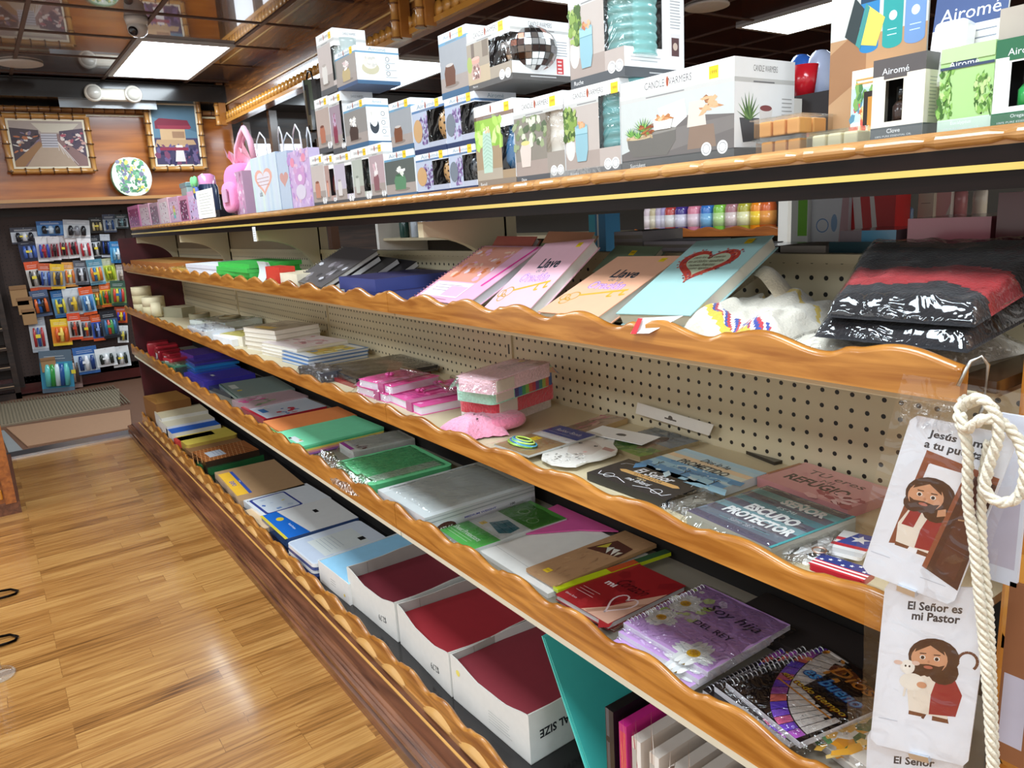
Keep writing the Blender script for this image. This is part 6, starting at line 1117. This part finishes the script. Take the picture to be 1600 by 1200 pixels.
quad3(b, [F0, F1, F2, TT], .003, '78eee2', '60d8ce'); b.build('front_cover', GLOSS, t); b = B(); d_ = Vector((0, -.022, 0)); quad3(b, [F0 + d_, F1 + d_, F2 + d_ * .4, TT + d_ * .4 + Vector((0, 0, .0))], .0015, '5accc2', '48bdb4'); b.build('back_cover', GLOSS, t)
def upright(name, label, u, v, th, h, d, col, art=None, cat='magazine', group=None, X=.745, mat=CARD, pages=None):
    q = onX(u, v, X); t = empty(name, label, cat, group, T(X, q.y, Z5 + .0003)); b = B(); b.box(0, -th, 0, d, 0, h, col); 
    if art: art(Art(b, (0, 0, 0), (0, -1, 0), (0, 0, 1), th, h))
    b.build('cover', mat, t)
    if pages: b = B(); b.box(-.0006, -th * .45, .002, 0, -th * .05, h - .002, pages); b.build('page_block', MATTE, t)
    return t
X0_ = .745
upright('black_binder', 'black ring binder standing beside the teal folder', 945, 1095, .02, .3, .28, '17171a', lambda a: a.rect(.1, .0, .45, 1, '4a4a50').disc(.28, .8, .006, '101012').disc(.28, .3, .004, 'a8a8ac'), 'binder', mat=GLOSS)
upright('magenta_book', 'magenta book with a white barcode label standing next to the binder', 966, 1105, .018, .29, .26, 'c0267c', lambda a: a.rect(.1, .4, .9, .95, 'd03a5a').splat(.2, .5, .8, .9, 14, ['e88a6a', 'e8b05a'], .002, .005).rect(.3, .2, .9, .35, 'ece6ea'), 'book', mat=GLOSS)
for k in range(8):
    def mg(a, k=k): a.rect(0, 0, .55, 1, 'd8ccc0').splat(.0, .0, .55, 1, 26, ['8c6a58', 'ece6e0', 'b03a4a', '5a4a44', 'c8a890', 'f0e8dc'], .002, .009).rect(.05, .78, .5, .93, 'b8b4ac').rect(.08, .5 if k % 2 else .62, .45, .6 if k % 2 else .7, 'e8c82c').rect(.58, 0, .98, 1, 'ece8e2')
    upright('standing_magazine', '%s magazine from the magenta book in the standing row on the bottom deck' % ('first', 'second', 'third', 'fourth', 'fifth', 'sixth', 'seventh', 'eighth')[k], 986 + 27 * k + k * k * .7, 1115 + 14 * k, .021, .28 - .004 * (k % 3), .21, 'd8ccc0', mg, group='standing magazines')
# ======== far display: pegboard with hanging packs, dark shelves to its left
pg = empty('pegboard_display', 'dark pegboard panel full of hanging stationery packs at the far end', 'display panel', None, T(.62, 7.3, 0))
b = B(); b.box(-.46, -.02, .1, .5, .02, 1.44, '3b2a24')
for i_ in range(32):
    for j in range(42): b.face([(-.44 + .03 * i_, -.0205, .12 + .0305 * j), (-.434 + .03 * i_, -.0205, .12 + .0305 * j), (-.434 + .03 * i_, -.0205, .126 + .0305 * j), (-.44 + .03 * i_, -.0205, .126 + .0305 * j)], '0c0908')
b.build('panel', MATTE, pg)
for x_ in (-.49, .48): b = B(); b.box(x_, -.03, .08, x_ + .04, .03, 1.46, '2a1a14'); b.build('edge_frame', MATTE, pg)
packs = [ # u, v centre, w, h px, card colour, top colour, product colours, words
 (38, 368, 34, 24, 'c9ccd4', '3a3a48', ['2a2a30', 'e8e8ea'], 'wide black and white'), (79, 357, 36, 22, '5a90c8', '2f5f9c', ['23262c', 'c8d8e8'], 'wide blue'), (120, 358, 36, 28, 'd4d4d6', 'b8b8bc', ['26262a', '8a8a90'], 'white arched'), (151, 352, 20, 24, '2a2620', '1a1816', ['d8c898', '8a7a50'], 'black and cream'), (171, 349, 18, 28, 'a8b0b8', '40465a', ['2c4a7c', '8a9098'], 'grey and blue'), (190, 346, 18, 22, '9aa4a8', '2c3a3c', ['303438', '6a8a90'], 'grey-green'),
 (46, 391, 26, 34, '23305a', '1a2038', ['4a6ab8', '8a9ac8'], 'dark blue'), (69, 389, 20, 38, 'c8c4cc', 'e8e4e4', ['3a4ab0', 'b02c3c'], 'blue pen'), (85, 388, 15, 36, 'b8a8a8', 'd8d0d0', ['8c1c2c', '2a2024'], 'dark red marker'), (99, 386, 15, 36, 'c0b4b4', 'e4dcdc', ['a02838', '2a2024'], 'red marker'), (114, 385, 17, 36, 'ccc4c4', 'f0eaea', ['b02c3a', '1c1c20'], 'red and white pen'), (133, 387, 19, 38, 'dcd8da', 'f4f0f0', ['c02838', 'e8e8e8'], 'white and crimson pen'), (150, 386, 17, 36, 'c8ccd0', '20242c', ['141418', 'd8d8d8'], 'black marker'), (165, 384, 14, 36, '20222a', 'b8bcc4', ['1f3f8c', '141418'], 'black and navy'), (184, 394, 22, 34, '4a98c8', '2f78b0', ['8cc4e0', 'd8e8f0'], 'sky blue'),
 (54, 431, 20, 44, 'd8d0c8', 'e0582c', ['23201e', 'c8c0b8'], 'orange-topped'), (71, 432, 18, 40, 'b8bcc8', 'c85a34', ['2a4a9c', '8aa0c8'], 'orange and blue'), (90, 432, 19, 38, '8c9098', 'e8b82c', ['d8a83c', '3a3a44'], 'yellow-topped'), (109, 429, 19, 38, 'e8dcc4', 'e8a050', ['e0783c', 'f0e8c8'], 'cream and orange'), (127, 426, 19, 38, '9a9ca4', '5a5c64', ['2a2a2e', 'd8d8dc'], 'grey'), (150, 425, 22, 40, 'a8c4cc', '5a8ca0', ['e07838', '3c78a8', 'e8d048'], 'pale blue with bright pens'), (171, 423, 18, 40, 'd8dc60', 'c8cca8', ['b8d030', '8a9830'], 'yellow-green highlighter'), (190, 428, 14, 30, 'd8d0c8', 'a89c94', ['8a7c70', 'c8b8a8'], 'pale'),
 (64, 474, 24, 40, '23283a', '4a5a78', ['d8642c', '2a60a8', '1a1a20'], 'black, blue and orange'), (94, 475, 20, 42, '6aa0c8', '2f68a0', ['e0d048', '1f3f70'], 'blue and yellow'), (116, 471, 28, 42, 'b8bcc0', 'd0d4d8', ['6a6c74', 'e8c040'], 'wide silver'), (137, 470, 19, 44, '8cb8d8', 'e05a28', ['3a78b8', 'd8e8f0'], 'orange-topped sky blue'), (152, 465, 17, 36, 'c87838', '8a5a2c', ['3a8a58', 'e0a850'], 'brown and green'), (166, 461, 17, 38, 'f0c838', 'e0682c', ['2c6a3c', 'c83a2c'], 'bright orange and yellow'), (185, 458, 22, 40, '7a9c58', '3c5a4a', ['d84a3a', 'e8d048', '3c78a8'], 'green with coloured pens'),
 (60, 522, 22, 56, 'd0d4d8', 'a8acb4', ['b83a3c', '3a5a9c'], 'tall white'), (96, 519, 26, 42, 'f0902c', 'f0c838', ['e8642c', 'f8d868'], 'plain orange and yellow'), (117, 510, 18, 42, 'd8ccc4', 'e0502c', ['1c1a1c', 'c84a34'], 'orange-topped black marker'), (135, 511, 19, 42, 'c8ccd4', 'd8542c', ['2a2a38', 'd85a38'], 'orange-topped red and navy'), (153, 512, 17, 42, '3a5ab0', 'e0602c', ['26262e', '8aa0d8'], 'orange-topped deep blue'), (172, 507, 24, 44, '4a5a6c', '26282e', ['3c78a8', 'd84a3a', '58a058'], 'grey with coloured pencils'), (189, 492, 18, 26, 'e0642c', 'c8502c', ['3a3ab0', 'e8c838'], 'small orange and blue'), (192, 522, 16, 28, 'c8cccc', 'e8e8e8', ['2a2a2a', 'd8c850'], 'small white'),
 (89, 580, 44, 66, '3c8aa8', '5a6a78', ['6ac8c0', '3a9c48', 'd8e8ec', '2c5a9c'], 'big blue and green'), (115, 577, 20, 60, '6a5048', '8a7068', ['4a3a34', 'b09888'], 'narrow brown'), (135, 563, 34, 44, 'c8d8e8', '3a68a8', ['1f3f7c', 'f0f0f4'], 'white and blue scissors'), (166, 558, 30, 30, 'e4e8e8', 'f0f0f0', ['26302c', 'ffffff'], 'white bagged'), (189, 557, 26, 34, 'dfe4e6', 'eceeee', ['26302c', 'ffffff'], 'white bagged right-hand')]
rg = random.Random(11)
for n_, (u, v, pw, ph, c, tc_, pc, word) in enumerate(packs):
    y = 7.235 - .012 * (n_ % 3); q = onY(u, v, y); s = .0053; w_, h_ = pw * s, ph * s
    t = empty('hanging_pack', word + ' blister pack on the far pegboard, %s row%s' % (('top', 'second', 'third', 'fourth', 'fifth', 'bottom')[0 if n_ < 6 else 1 if n_ < 15 else 2 if n_ < 23 else 3 if n_ < 30 else 4 if n_ < 38 else 5], ', left half' if u < 110 else ', right half'), 'blister pack', 'packs hanging on the far pegboard', Matrix.Translation((q.x, y, q.z)) @ Matrix.Rotation(rg.uniform(-.06, .1), 4, 'Y'))
    b = B(); b.box(-w_ / 2, 0, -h_ / 2, w_ / 2, .003, h_ / 2, c); a = Art(b, (-w_ / 2, 0, -h_ / 2), (1, 0, 0), (0, 0, 1), w_, h_); a.rect(0, .72, 1, 1, tc_).scrib(.15, .85, .86, 2, .06, 'e8e8e8', .0022).rect(0, 0, 1, .1, tc_); b.build('card', CARD, t)
    b = B(); m = len(pc) + 1
    for k in range(m): x = -w_ * .36 + w_ * .72 * (k + .5) / m; b.tube([(x, -.012, -h_ * .34), (x, -.014, 0), (x, -.012, h_ * .18)], [w_ * .1, w_ * .11, w_ * .06], pc[k % len(pc)], 6)
    b.face([(-w_ * .2, -.0275, -h_ * .1), (w_ * .1, -.0275, -h_ * .1), (w_ * .1, -.0275, h_ * .0), (-w_ * .2, -.0275, h_ * .0)], 'e8d040' if n_ % 3 == 0 else pc[-1]); b.build('contents', GLOSS, t)
    b = B(); b.tube([(0, .0, h_ * .44), (0, -.035, h_ * .45)], .0018, 'b8b8b8', 5); b.build('hook', METAL, t)
for k, (u, v, pw, ph) in enumerate(((30, 462, 22, 30), (40, 478, 20, 26), (46, 495, 18, 24), (76, 570, 20, 22))):
    q = onY(u, v, 7.19); t = empty('cardboard_piece', 'brown cardboard packet at the left edge of the far display, ' + ('topmost', 'second down', 'third down', 'lowest of all')[k], 'packet', 'cardboard packets', T(q.x, 7.19, q.z)); b = B(); s = .0053; b.box(-pw * s / 2, 0, -ph * s / 2, pw * s / 2, .03, ph * s / 2, 'a07a50'); b.box(-pw * s / 2, -.004, ph * s * .3, pw * s / 2, 0, ph * s / 2, '8a6440'); b.build('packet', MATTE, t, bevel=.004)
sh = empty('dark_wall_shelves', 'dark wooden wall shelves left of the far pegboard', 'shelves', None, T(0, 7.2, 0))
b = B(); b.box(-1.6, .0, .0, .13, .12, .05, 'ffffff'); b.box(.09, 0, 0, .13, .12, 1.46, 'ffffff'); b.build('upright', DARKW, sh)
for k in range(9): b = B(); b.box(-1.6, -.08, .1 + k * .155, .09 + .002 * k, .12, .125 + k * .155, 'ffffff'); o = b.build('shelf_board', DARKW, sh); e = B(); e.box(-1.6, -.085, .118 + k * .155, .09, -.08, .125 + k * .155, 'a08468'); e.build('edge_strip', GLOSS, o)

# ======== behind the shelving: the next aisle
rs = empty('rear_wall_shelving', 'wall shelving with a wavy wooden lip seen through the gap behind the upper shelf', 'shelving', None, T(2.95, 2, 0))
b = B(); b.box(.3, -2.6, 0, .34, 3.9, 1.62, '3a332c'); b.build('back_panel', MATTE, rs)
for z in (.4, .75, 1.075, 1.42): b = B(); b.box(-.12, -2.6, z, .295, 3.9, z + .02, 'b8aa8c'); b.build('shelf_board', PAINTED, rs)
lo = lip('wavy_lip', -.04, .86, -.14, .015, 1.075, .03, .045, PINED, rs)
for y in (.0 - .06, -2.6, 3.85): b = B(); b.box(-.16, y, 0, .3, y + .045, 1.62, 'd8d4cc'); b.build('upright', PAINTED, rs)
def bottle(label, x, y, z, r, h, c, cap, lab=None, flat=1.0, grp='bottles on the rear wall shelf', name='bottle'):
    t = empty(name, label, 'bottle', grp, T(x, y, z) @ Matrix.Diagonal((flat, 1, 1, 1))); b = B()
    b.lathe([(r * .9, 0), (r, .006), (r, h * .62), (r * .8, h * .74), (r * .4, h * .79), (r * .4, h * .8)], c, 16); 
    if lab: b.lathe([(r * 1.02, h * .15), (r * 1.02, h * .5)], lab, 16)
    b.build('body', GLOSS, t); b = B(); b.lathe([(r * .5, h * .78), (r * .5, h * .98), (r * .4, h), (0, h)], cap, 12); b.build('cap', GLOSS, t)
bl_ = [(1012, 'e8d4dc', 'c87890', 'fff0f0', 'pale pink box-like bottle at the left end'), (1021, 'd8c8a0', 'b09858', 'f4ead0', 'beige bottle second from the left'), (1030, 'c8b8d0', '8a78a0', 'ece4f4', 'lilac-grey bottle third from the left'), (1038, 'b8a8d8', '7868a8', 'f0ecf8', 'pale violet bottle fourth from the left'), (1048, 'c84a44', 'a83a34', 'f4f0ec', 'red bottle with white base'), (1064, '4a3a8c', '2f2468', 'ece8f8', 'purple bottle with a white label'), (1084, 'e88aa0', 'f0c8d0', 'f8dce4', 'pink oval bottle'), (1104, '3a78c8', 'd8e4f0', '8ac0e8', 'blue oval bottle'), (1124, '8ac84a', 'e8f0d8', 'c8e8a0', 'lime green bottle'), (1143, 'b07a80', '7a4a54', 'e8d4d0', 'mauve bottle'), (1162, 'b0a838', '787020', 'ece8b8', 'olive bottle'), (1183, 'f08c1c', 'e8741c', 'f8d048', 'orange bottle'), (1198, 'd8642c', 'c84a24', 'f0a050', 'red-orange bottle at the right end')]
for u, c, cp, lb, wd in bl_: y = onX(u, 350, 2.86).y; bottle(wd + ' of the rear shelf row', 2.87, y, 1.0955, .026 if u < 1045 else .036, .17, c, cp, lb)
for k, (u, c, cp, wd) in enumerate(((648, 'b8c0c8', 'c8303a', 'white bottle with red cap'), (661, 'c8c4c0', 'c8303a', 'second red-capped white bottle'), (672, '2c3a6c', '1c2444', 'navy bottle'), (630, '2c4a44', '6a8a80', 'dark green bottle'))): y = onX(u, 378, 2.86).y; bottle(wd + ' far along the rear wall shelving, beyond the pink notebooks', 2.88, y, 1.0955, .04, .2, c, cp)
rg = random.Random(21); cw_ = [('e8e4dc', 'white'), ('c83a3c', 'red'), ('3a78b8', 'blue'), ('e8c84a', 'yellow'), ('7aa850', 'green'), ('d88ab0', 'pink'), ('4a98a8', 'teal'), ('6a4a8c', 'violet'), ('d8843c', 'orange')]
for k in range(9):
    c, wd = cw_[k]; y = 3.1 + .26 * k if k < 5 else .95 - .26 * (k - 5); h = .14 + .05 * rg.random(); gbox('carton', '%s carton on top of the rear wall shelving, in the next aisle' % wd, 'box', Vector((2.9, y + .2, 0)), Vector((2.9, y, 0)), 1.4402, h, .2, c, lambda a: a.rect(.1, .2, .9, .7, 'e8e4e0').scrib(.2, .8, .6, 3, .12, '6a6a6a', .006), group='cartons in the next aisle')
q = onX(1256, 158, 2.95); t = empty('red_cup', 'red cup standing high in the next aisle behind the wax melts', 'cup', None, T(q.x, q.y, 1.64)); b = B(); b.lathe([(.04, 0), (.055, .12), (.05, .12), (.036, .006), (0, .006)], 'c8202c', 20); b.build('cup', GLOSS, t)
gbox('dark_crate', 'dark crate carrying the red cup in the next aisle', 'crate', Vector((2.87, q.y + .3, 0)), Vector((2.87, q.y - .3, 0)), 1.4402 + .0002, .195, .3, '241c1c')
for k, (u, c) in enumerate(((1252, '3a6cc0'), (1282, 'b8c4e0'))): q = onX(u, 128, 3.1); t = empty('plastic_bag', ('bright blue bunched bag', 'pale blue bunched bag')[k] + ' in the next aisle above the succulent box', 'bag', None, T(3.1, q.y, 1.6372)); b = B(); blob(b, 0, 0, .10, .07, .045, .10, c, .8, 10); b.build('bag', CRINKLE if 0 else GLOSS, t)
# goods on the rear side of this shelving
RZ = 1.0352
def rear(name, label, cat, u0, u1, v0, v1, X, d, c, art=None, sart=None, mat=CARD, group=None):
    L, R = onX(u0, v0, X), onX(u1, v0, X); h = onX((u0 + u1) / 2, v1, X).z - RZ; return gbox(name, label, cat, L, R, RZ, h, d, c, art, sart, mat, group, par='body')
def strp(a): [a.rect(0, .1 * k, 1, .1 * k + .05, 'a09890') for k in range(10)]
rear('book_stack_block', 'grey block of book pages, lower one, seen behind the upper shelf near the middle', 'book', 1219, 1290, 397, 384, 1.11, .1, 'a89f96', strp, mat=MATTE)
rear('book_stack_block', 'grey block of book pages with printed spine, behind and above the lower one', 'book', 1240, 1310, 380, 362, 1.33, .1, '9c938c', strp, mat=MATTE)
rear('white_green_box', 'white box with a bright green square behind the upper shelf', 'box', 1236, 1262, 360, 300, 1.29, .03, 'e8ece8', lambda a: a.rect(.4, .6, .95, .95, '78c828'))
rear('white_blue_box', 'white box with a round blue print behind the upper shelf', 'box', 1264, 1325, 355, 300, 1.30, .05, 'e4e8f0', lambda a: a.ring(.35, .7, .012, .002, '6a98d0').ell(.65, .72, .08, .08, '8ab0d8').poly([(.75, .4), (1, .4), (1, 1), (.85, 1)], 'c8a0a8'))
rear('red_white_box', 'red and white box with slanted lettering bands behind the upper shelf', 'box', 1330, 1398, 345, 300, 1.31, .05, 'd8282c', lambda a: a.poly([(.0, 1), (.18, 1), (.5, 0), (.3, 0)], 'f0e8e8').poly([(.4, 1), (.5, 1), (.85, 0), (.7, 0)], 'f0e8e8').scrib(.1, .9, .5, 3, .12, 'f0d0d0', .003))
rear('magazine_stack', 'flat stack of magazines with a blue edge behind the upper shelf', 'magazines', 1312, 1400, 372, 360, 1.12, .12, '8c8088', lambda a: a.rect(.4, .6, 1, 1, '5aa0c8'), mat=GLOSS)
rear('teal_packet', 'dark teal plastic packet behind the upper shelf', 'packet', 1295, 1372, 398, 378, 1.105, .006, '2c4a54', mat=GLOSS)
bottle('cream jar with a blue lid behind the upper shelf', 1.38, onX(1415, 330, 1.38).y, RZ, .026, .165, 'e8e4d4', '7aa4d8', grp='jars behind the upper shelf', name='jar')
rear('tan_green_box', 'tall cream box with a green leaf corner behind the upper shelf', 'box', 1433, 1457, 345, 300, 1.36, .03, 'dcd8c4', lambda a: a.poly([(0, 0), (1, 0), (.6, .3), (0, .6)], 'a8c870').scrib(.2, .8, .9, 1, .1, '8a8a7a', .001))
rear('pink_side_box', 'pale box with a pink wave behind the upper shelf', 'box', 1459, 1484, 340, 300, 1.37, .03, 'e0dcd4', lambda a: a.poly([(0, .5), (1, .9), (1, 1), (0, 1)], 'e0a8a8'))
bottle('salmon red pill bottle behind the upper shelf', 1.39, onX(1501, 320, 1.39).y, RZ, .021, .19, 'd8706a', 'c8888c', 'e89890', grp='jars behind the upper shelf', name='pill_bottle')
bottle('white pill bottle with a green label behind the upper shelf', 1.4, onX(1531, 320, 1.4).y, RZ, .022, .19, 'ece8dc', 'd8d4c8', '5a9c7c', grp='jars behind the upper shelf', name='pill_bottle')
rear('pink_wrapped_pack', 'pink pack in crinkled film lying behind the upper shelf', 'packet', 1418, 1548, 358, 340, 1.13, .14, 'e08a9c', mat=GLOSS)
rear('maroon_pack', 'maroon pack standing behind the upper shelf next to the post', 'packet', 1556, 1612, 360, 300, 1.12, .12, '6c2a30', mat=GLOSS)
rear('paper_ream', 'pale grey stack of paper behind the leaning green notebook', 'paper', 960, 1004, 380, 362, 1.12, .12, 'b4b0b4', strp, mat=MATTE, group='paper stacks behind the notebooks')
rear('paper_ream', 'pale lilac stack of paper behind the heart notebook', 'paper', 1006, 1088, 385, 377, 1.12, .1, 'c4bfc8', strp, mat=MATTE, group='paper stacks behind the notebooks')
rear('white_sheet_stack', 'white sheets stacked behind the right edge of the heart notebook', 'paper', 1090, 1170, 388, 383, 1.12, .1, 'd4d4d8', mat=MATTE)
rear('grey_net_bag', 'dark mesh packet behind the upper shelf beside the heart notebook', 'packet', 1176, 1216, 397, 384, 1.12, .1, '4a4844', mat=GLOSS)
rear('blue_white_boxes', 'cyan and blue box behind the pink notebooks', 'box', 920, 946, 356, 335, 1.3, .05, '2a8ac8', lambda a: a.rect(.0, 0, .4, 1, '3ac0e0').rect(.5, 0, .6, 1, 'e8f0f4'))

# ======== hanging cards and rope at the near end
def hang(name, label, TL, BL, BR, art, X, holder=True):
    o, r_, tl = onX(*BL, X), onX(*BR, X), onX(*TL, X); r_.x += .004; U, V = r_ - o, tl - o; w_, h_ = U.length, V.length; U.normalize(); V.normalize(); N = U.cross(V).normalized()
    M = Matrix(((U.x, V.x, N.x, o.x), (U.y, V.y, N.y, o.y), (U.z, V.z, N.z, o.z), (0, 0, 0, 1)))
    ang = U.dot(V); V = (V - U * U.dot(V)).normalized(); M = Matrix(((U.x, V.x, N.x, o.x), (U.y, V.y, N.y, o.y), (U.z, V.z, N.z, o.z), (0, 0, 0, 1)))
    t = empty(name, label, 'hanging card', 'cards hanging at the near end', M); sk = ang * h_; b = B(); r = .006
    b.prism([(r, 0), (w_ - r, 0), (w_, r), (w_ + sk, h_ - r), (w_ + sk - r, h_), (sk + r, h_), (sk, h_ - r), (0, r)], -.0015, 0, 'eef2fa'); a = Art(b, (0, 0, 0), (1, 0, 0), (ang, 1, 0), w_, h_); a.V = Vector((ang, (1 - ang * ang) ** .5, 0)); a.N = Vector((0, 0, 1)); art(a); b.build('printed_card', CARD, t)
    b = B(); b.grid(lambda p, c: (-.012 + (w_ + .024) * p + ang * h_ * c * 1.1, -.006 + (h_ + .045) * c, .0035 + .0025 * noise.noise(Vector((p * 5, c * 8, h_ * 50)))), 14, 20, 'ffffff'); b.build('clear_sleeve', FILM, t)
    b = B(); b.box(w_ * .42, -.004, -.003, w_ * .62, .002, .004, 'dfe4ea'); b.build('clip', METAL, t); return t
SK, HR, WR, RD = 'd8a07c', '4a2c20', 'efe6d8', '9c2c30'
def man(a, x, y, s, door=False):
    'robed bearded figure, s = height as a fraction'
    k = s * a.h / a.w; P_ = lambda L_: [(x + p * k, y + q * s) for p, q in L_]
    a.poly(P_([(-.2, .0), (-.05, .0), (-.03, .06), (-.2, .06)]), '7a4a30').poly(P_([(.06, -.02), (.24, -.02), (.22, .05), (.06, .05)]), '7a4a30')
    a.poly(P_([(-.2, .05), (.22, .03), (.24, .3), (.2, .55), (-.16, .55), (-.24, .3)]), WR).poly(P_([(.02, .05), (.3, .08), (.34, .35), (.22, .58), (.08, .58), (.02, .3)]), RD).poly(P_([(-.2, .3), (-.14, .56), (-.02, .56), (-.06, .3)]), RD if door else WR)
    a.ell(x + .0 * k, y + .76 * s, .27 * k, .23 * s, HR, 20).ell(x + .12 * k, y + .6 * s, .16 * k, .16 * s, HR, 14).ell(x - .14 * k, y + .62 * s, .12 * k, .12 * s, HR, 14)
    a.ell(x - .04 * k, y + .73 * s, .195 * k, .18 * s, SK, 20).poly(P_([(-.21, .68), (-.17, .57), (-.04, .51), (.09, .57), (.13, .68), (.07, .655), (-.04, .668), (-.15, .655)]), HR).ell(x - .04 * k, y + .63 * s, .05 * k, .02 * s, 'c0705c')
    a.poly(P_([(-.2, .8), (-.04, .9), (.12, .8), (.1, .86), (-.04, .95), (-.18, .88)]), HR)
    for e in (-.11, .04): a.ell(x + e * k, y + .745 * s, .032 * k, .028 * s, 'f4efe8', 12).ell(x + e * k, y + .742 * s, .02 * k, .022 * s, '2c1a14', 10).line([(x + (e - .035) * k, y + .79 * s), (x + (e + .035) * k, y + .795 * s)], .0011, HR)
    a.ell(x - .04 * k, y + .7 * s, .014 * k, .018 * s, 'c48a68', 8)
def c_door(a):
    a.l = 2; a.text('Jesús llama', .52, .93, .0095, '33343c', .052, bold=.03).text('a tu puerta', .5, .865, .0095, '33343c', .05, bold=.03)
    a.poly([(.18, .24), (.25, .25), (.32, .76), (.32, .83), (.26, .82)], '8a4c34').poly([(.26, .77), (.98, .72), (.98, .78), (.26, .84)], '96543a').poly([(.26, .25), (.66, .2), (.66, .76), (.33, .77)], 'f4f6fb'); man(a, .43, .24, .46, True)
    a.poly([(.58, .17), (.98, .1), (.98, .74), (.68, .77)], '4f2a22').poly([(.58, .17), (.63, .16), (.72, .765), (.68, .77)], '96543a').poly([(.7, .2), (.92, .15), (.96, .68), (.78, .7)], '5c3228').poly([(.56, .48), (.64, .5), (.62, .54), (.55, .52)], SK).line([(.76, .5), (.82, .505)], .0015, 'c9a27c'); a.scrib(.03, .28, .15, 1, .1, 'b8bcc8', .0006).scrib(.6, .92, .1, 1, .1, 'b8bcc8', .0006)
def c_shep(a):
    a.l = 2; a.text('El Señor es', .5, .93, .0095, '33343c', .052, bold=.03).text('mi Pastor', .52, .87, .0095, '33343c', .046, bold=.03); a.line([(.5, .24), (.78, .62)] + [(.86 - .09 * math.cos(q), .63 + .055 * math.sin(q)) for q in [PI * k / 8 for k in range(11)]], .0028, '6a4030'); man(a, .54, .25, .5)
    a.ell(.36, .46, .13, .055, 'f2ede2').ell(.3, .55, .075, .045, 'f6f2ea').ell(.3, .535, .045, .03, 'fbf8f0').ell(.2, .57, .045, .014, 'e8c8b8').ell(.38, .58, .04, .014, 'e8c8b8').ell(.28, .555, .01, .007, '2a1c18').ell(.32, .555, .01, .007, '2a1c18').line([(.3, .42), (.29, .36)], .0022, 'efe8dc').line([(.4, .42), (.4, .36)], .0022, 'efe8dc').ell(.46, .45, .05, .02, SK); a.scrib(.05, .3, .19, 1, .1, 'b8bcc8', .0006)
hang('prayer_card', 'hanging white card with a bearded man looking round a brown door', (1422, 652), (1347, 893), (1487, 950), c_door, .695)
hang('prayer_card', 'hanging white card of a bearded shepherd holding a lamb and staff', (1384, 925), (1362, 1162), (1512, 1202), c_shep, .70)
hang('prayer_card', 'third hanging card mostly below the frame, under the shepherd card', (1364, 1172), (1350, 1400), (1490, 1440), lambda a: a.text('El Señor', .45, .95, .0095, '33343c', .045, bold=.03), .705)
def braid(pts, label, name='cotton_rope', r=.0048):
    P_ = [onX(u, v, X) for u, v, X in pts]; o = P_[0]; S = []
    for i_ in range(len(P_) - 1):
        p0, p1, p2, p3 = P_[max(0, i_ - 1)], P_[i_], P_[i_ + 1], P_[min(len(P_) - 1, i_ + 2)]; m = max(4, int((p2 - p1).length / .0016))
        for k in range(m): q = k / m; S.append(.5 * ((2 * p1) + (p2 - p0) * q + (2 * p0 - 5 * p1 + 4 * p2 - p3) * q * q + (3 * p1 - p0 - 3 * p2 + p3) * q ** 3))
    t = empty(name, label, 'rope', None, Matrix.Translation(o))
    for s_ in range(3):
        b = B(); path = []
        for k, q in enumerate(S):
            tg = (S[min(k + 1, len(S) - 1)] - S[max(k - 1, 0)]).normalized(); x = tg.cross(Vector((1, .3, 0))).normalized(); y = x.cross(tg); a_ = k * .42 + 2 * PI * s_ / 3; path.append(q - o + (x * math.cos(a_) + y * math.sin(a_)) * r * .5)
        b.tube(path, r * .56, 'ded6c2', 6); b.build('strand', CLOTH, t)
braid([(1507, 622, .70), (1498, 650, .685), (1512, 700, .68), (1512, 780, .682), (1522, 850, .684), (1530, 930, .686), (1538, 1010, .69), (1545, 1100, .69), (1552, 1230, .69)], 'white twisted cotton rope hanging straight down over the cards')
braid([(1500, 640, .69), (1525, 622, .678), (1552, 640, .675), (1560, 680, .675), (1545, 730, .675), (1540, 765, .675), (1562, 785, .675), (1592, 775, .68), (1602, 735, .68), (1592, 690, .685), (1565, 660, .68), (1535, 655, .67), (1510, 670, .672), (1500, 645, .675)], 'looped knot of white cotton rope over the top card', 'rope_loop')
braid([(1545, 690, .69), (1535, 760, .69), (1535, 850, .692), (1545, 950, .695), (1550, 1060, .697), (1556, 1230, .7)], 'second white rope strand just right of the straight one', r=.0042)
for k, (u0, v0, u1, v1, c, lb) in enumerate(((1530, 640, 1590, 900, 'cfd4e0', 'pale card pack hanging behind the rope'), (1552, 900, 1600, 1180, '8a5a3c', 'brown card pack hanging low behind the rope'))):
    L, R = onX(u0, v1, .73), onX(u1, v1, .73); gbox('hanging_packet', lb, 'packet', L, R, L.z, onX(u0, v0, .73).z - L.z, .004, c, lambda a: a.rect(.1, .1, .9, .5, 'b8b4c4'), group='packs behind the rope')
t = empty('clear_packet', 'crinkled clear bag hanging at the end of the upper shelf, above the cards', 'bag', None, Matrix.Translation(onX(1410, 660, .70))); b = B()
o_ = onX(1410, 660, .70); TL_, TR_, BR_ = onX(1412, 608, .70) - o_, onX(1500, 622, .70) - o_, onX(1500, 668, .70) - o_
b.grid(lambda a, c: (-.006 + .006 * noise.noise(Vector((a * 6, c * 4, 9))), (TR_.y) * a, TL_.z * c + TR_.z * .0), 12, 8, 'ffffff'); b.build('film', CRINKLE, t)
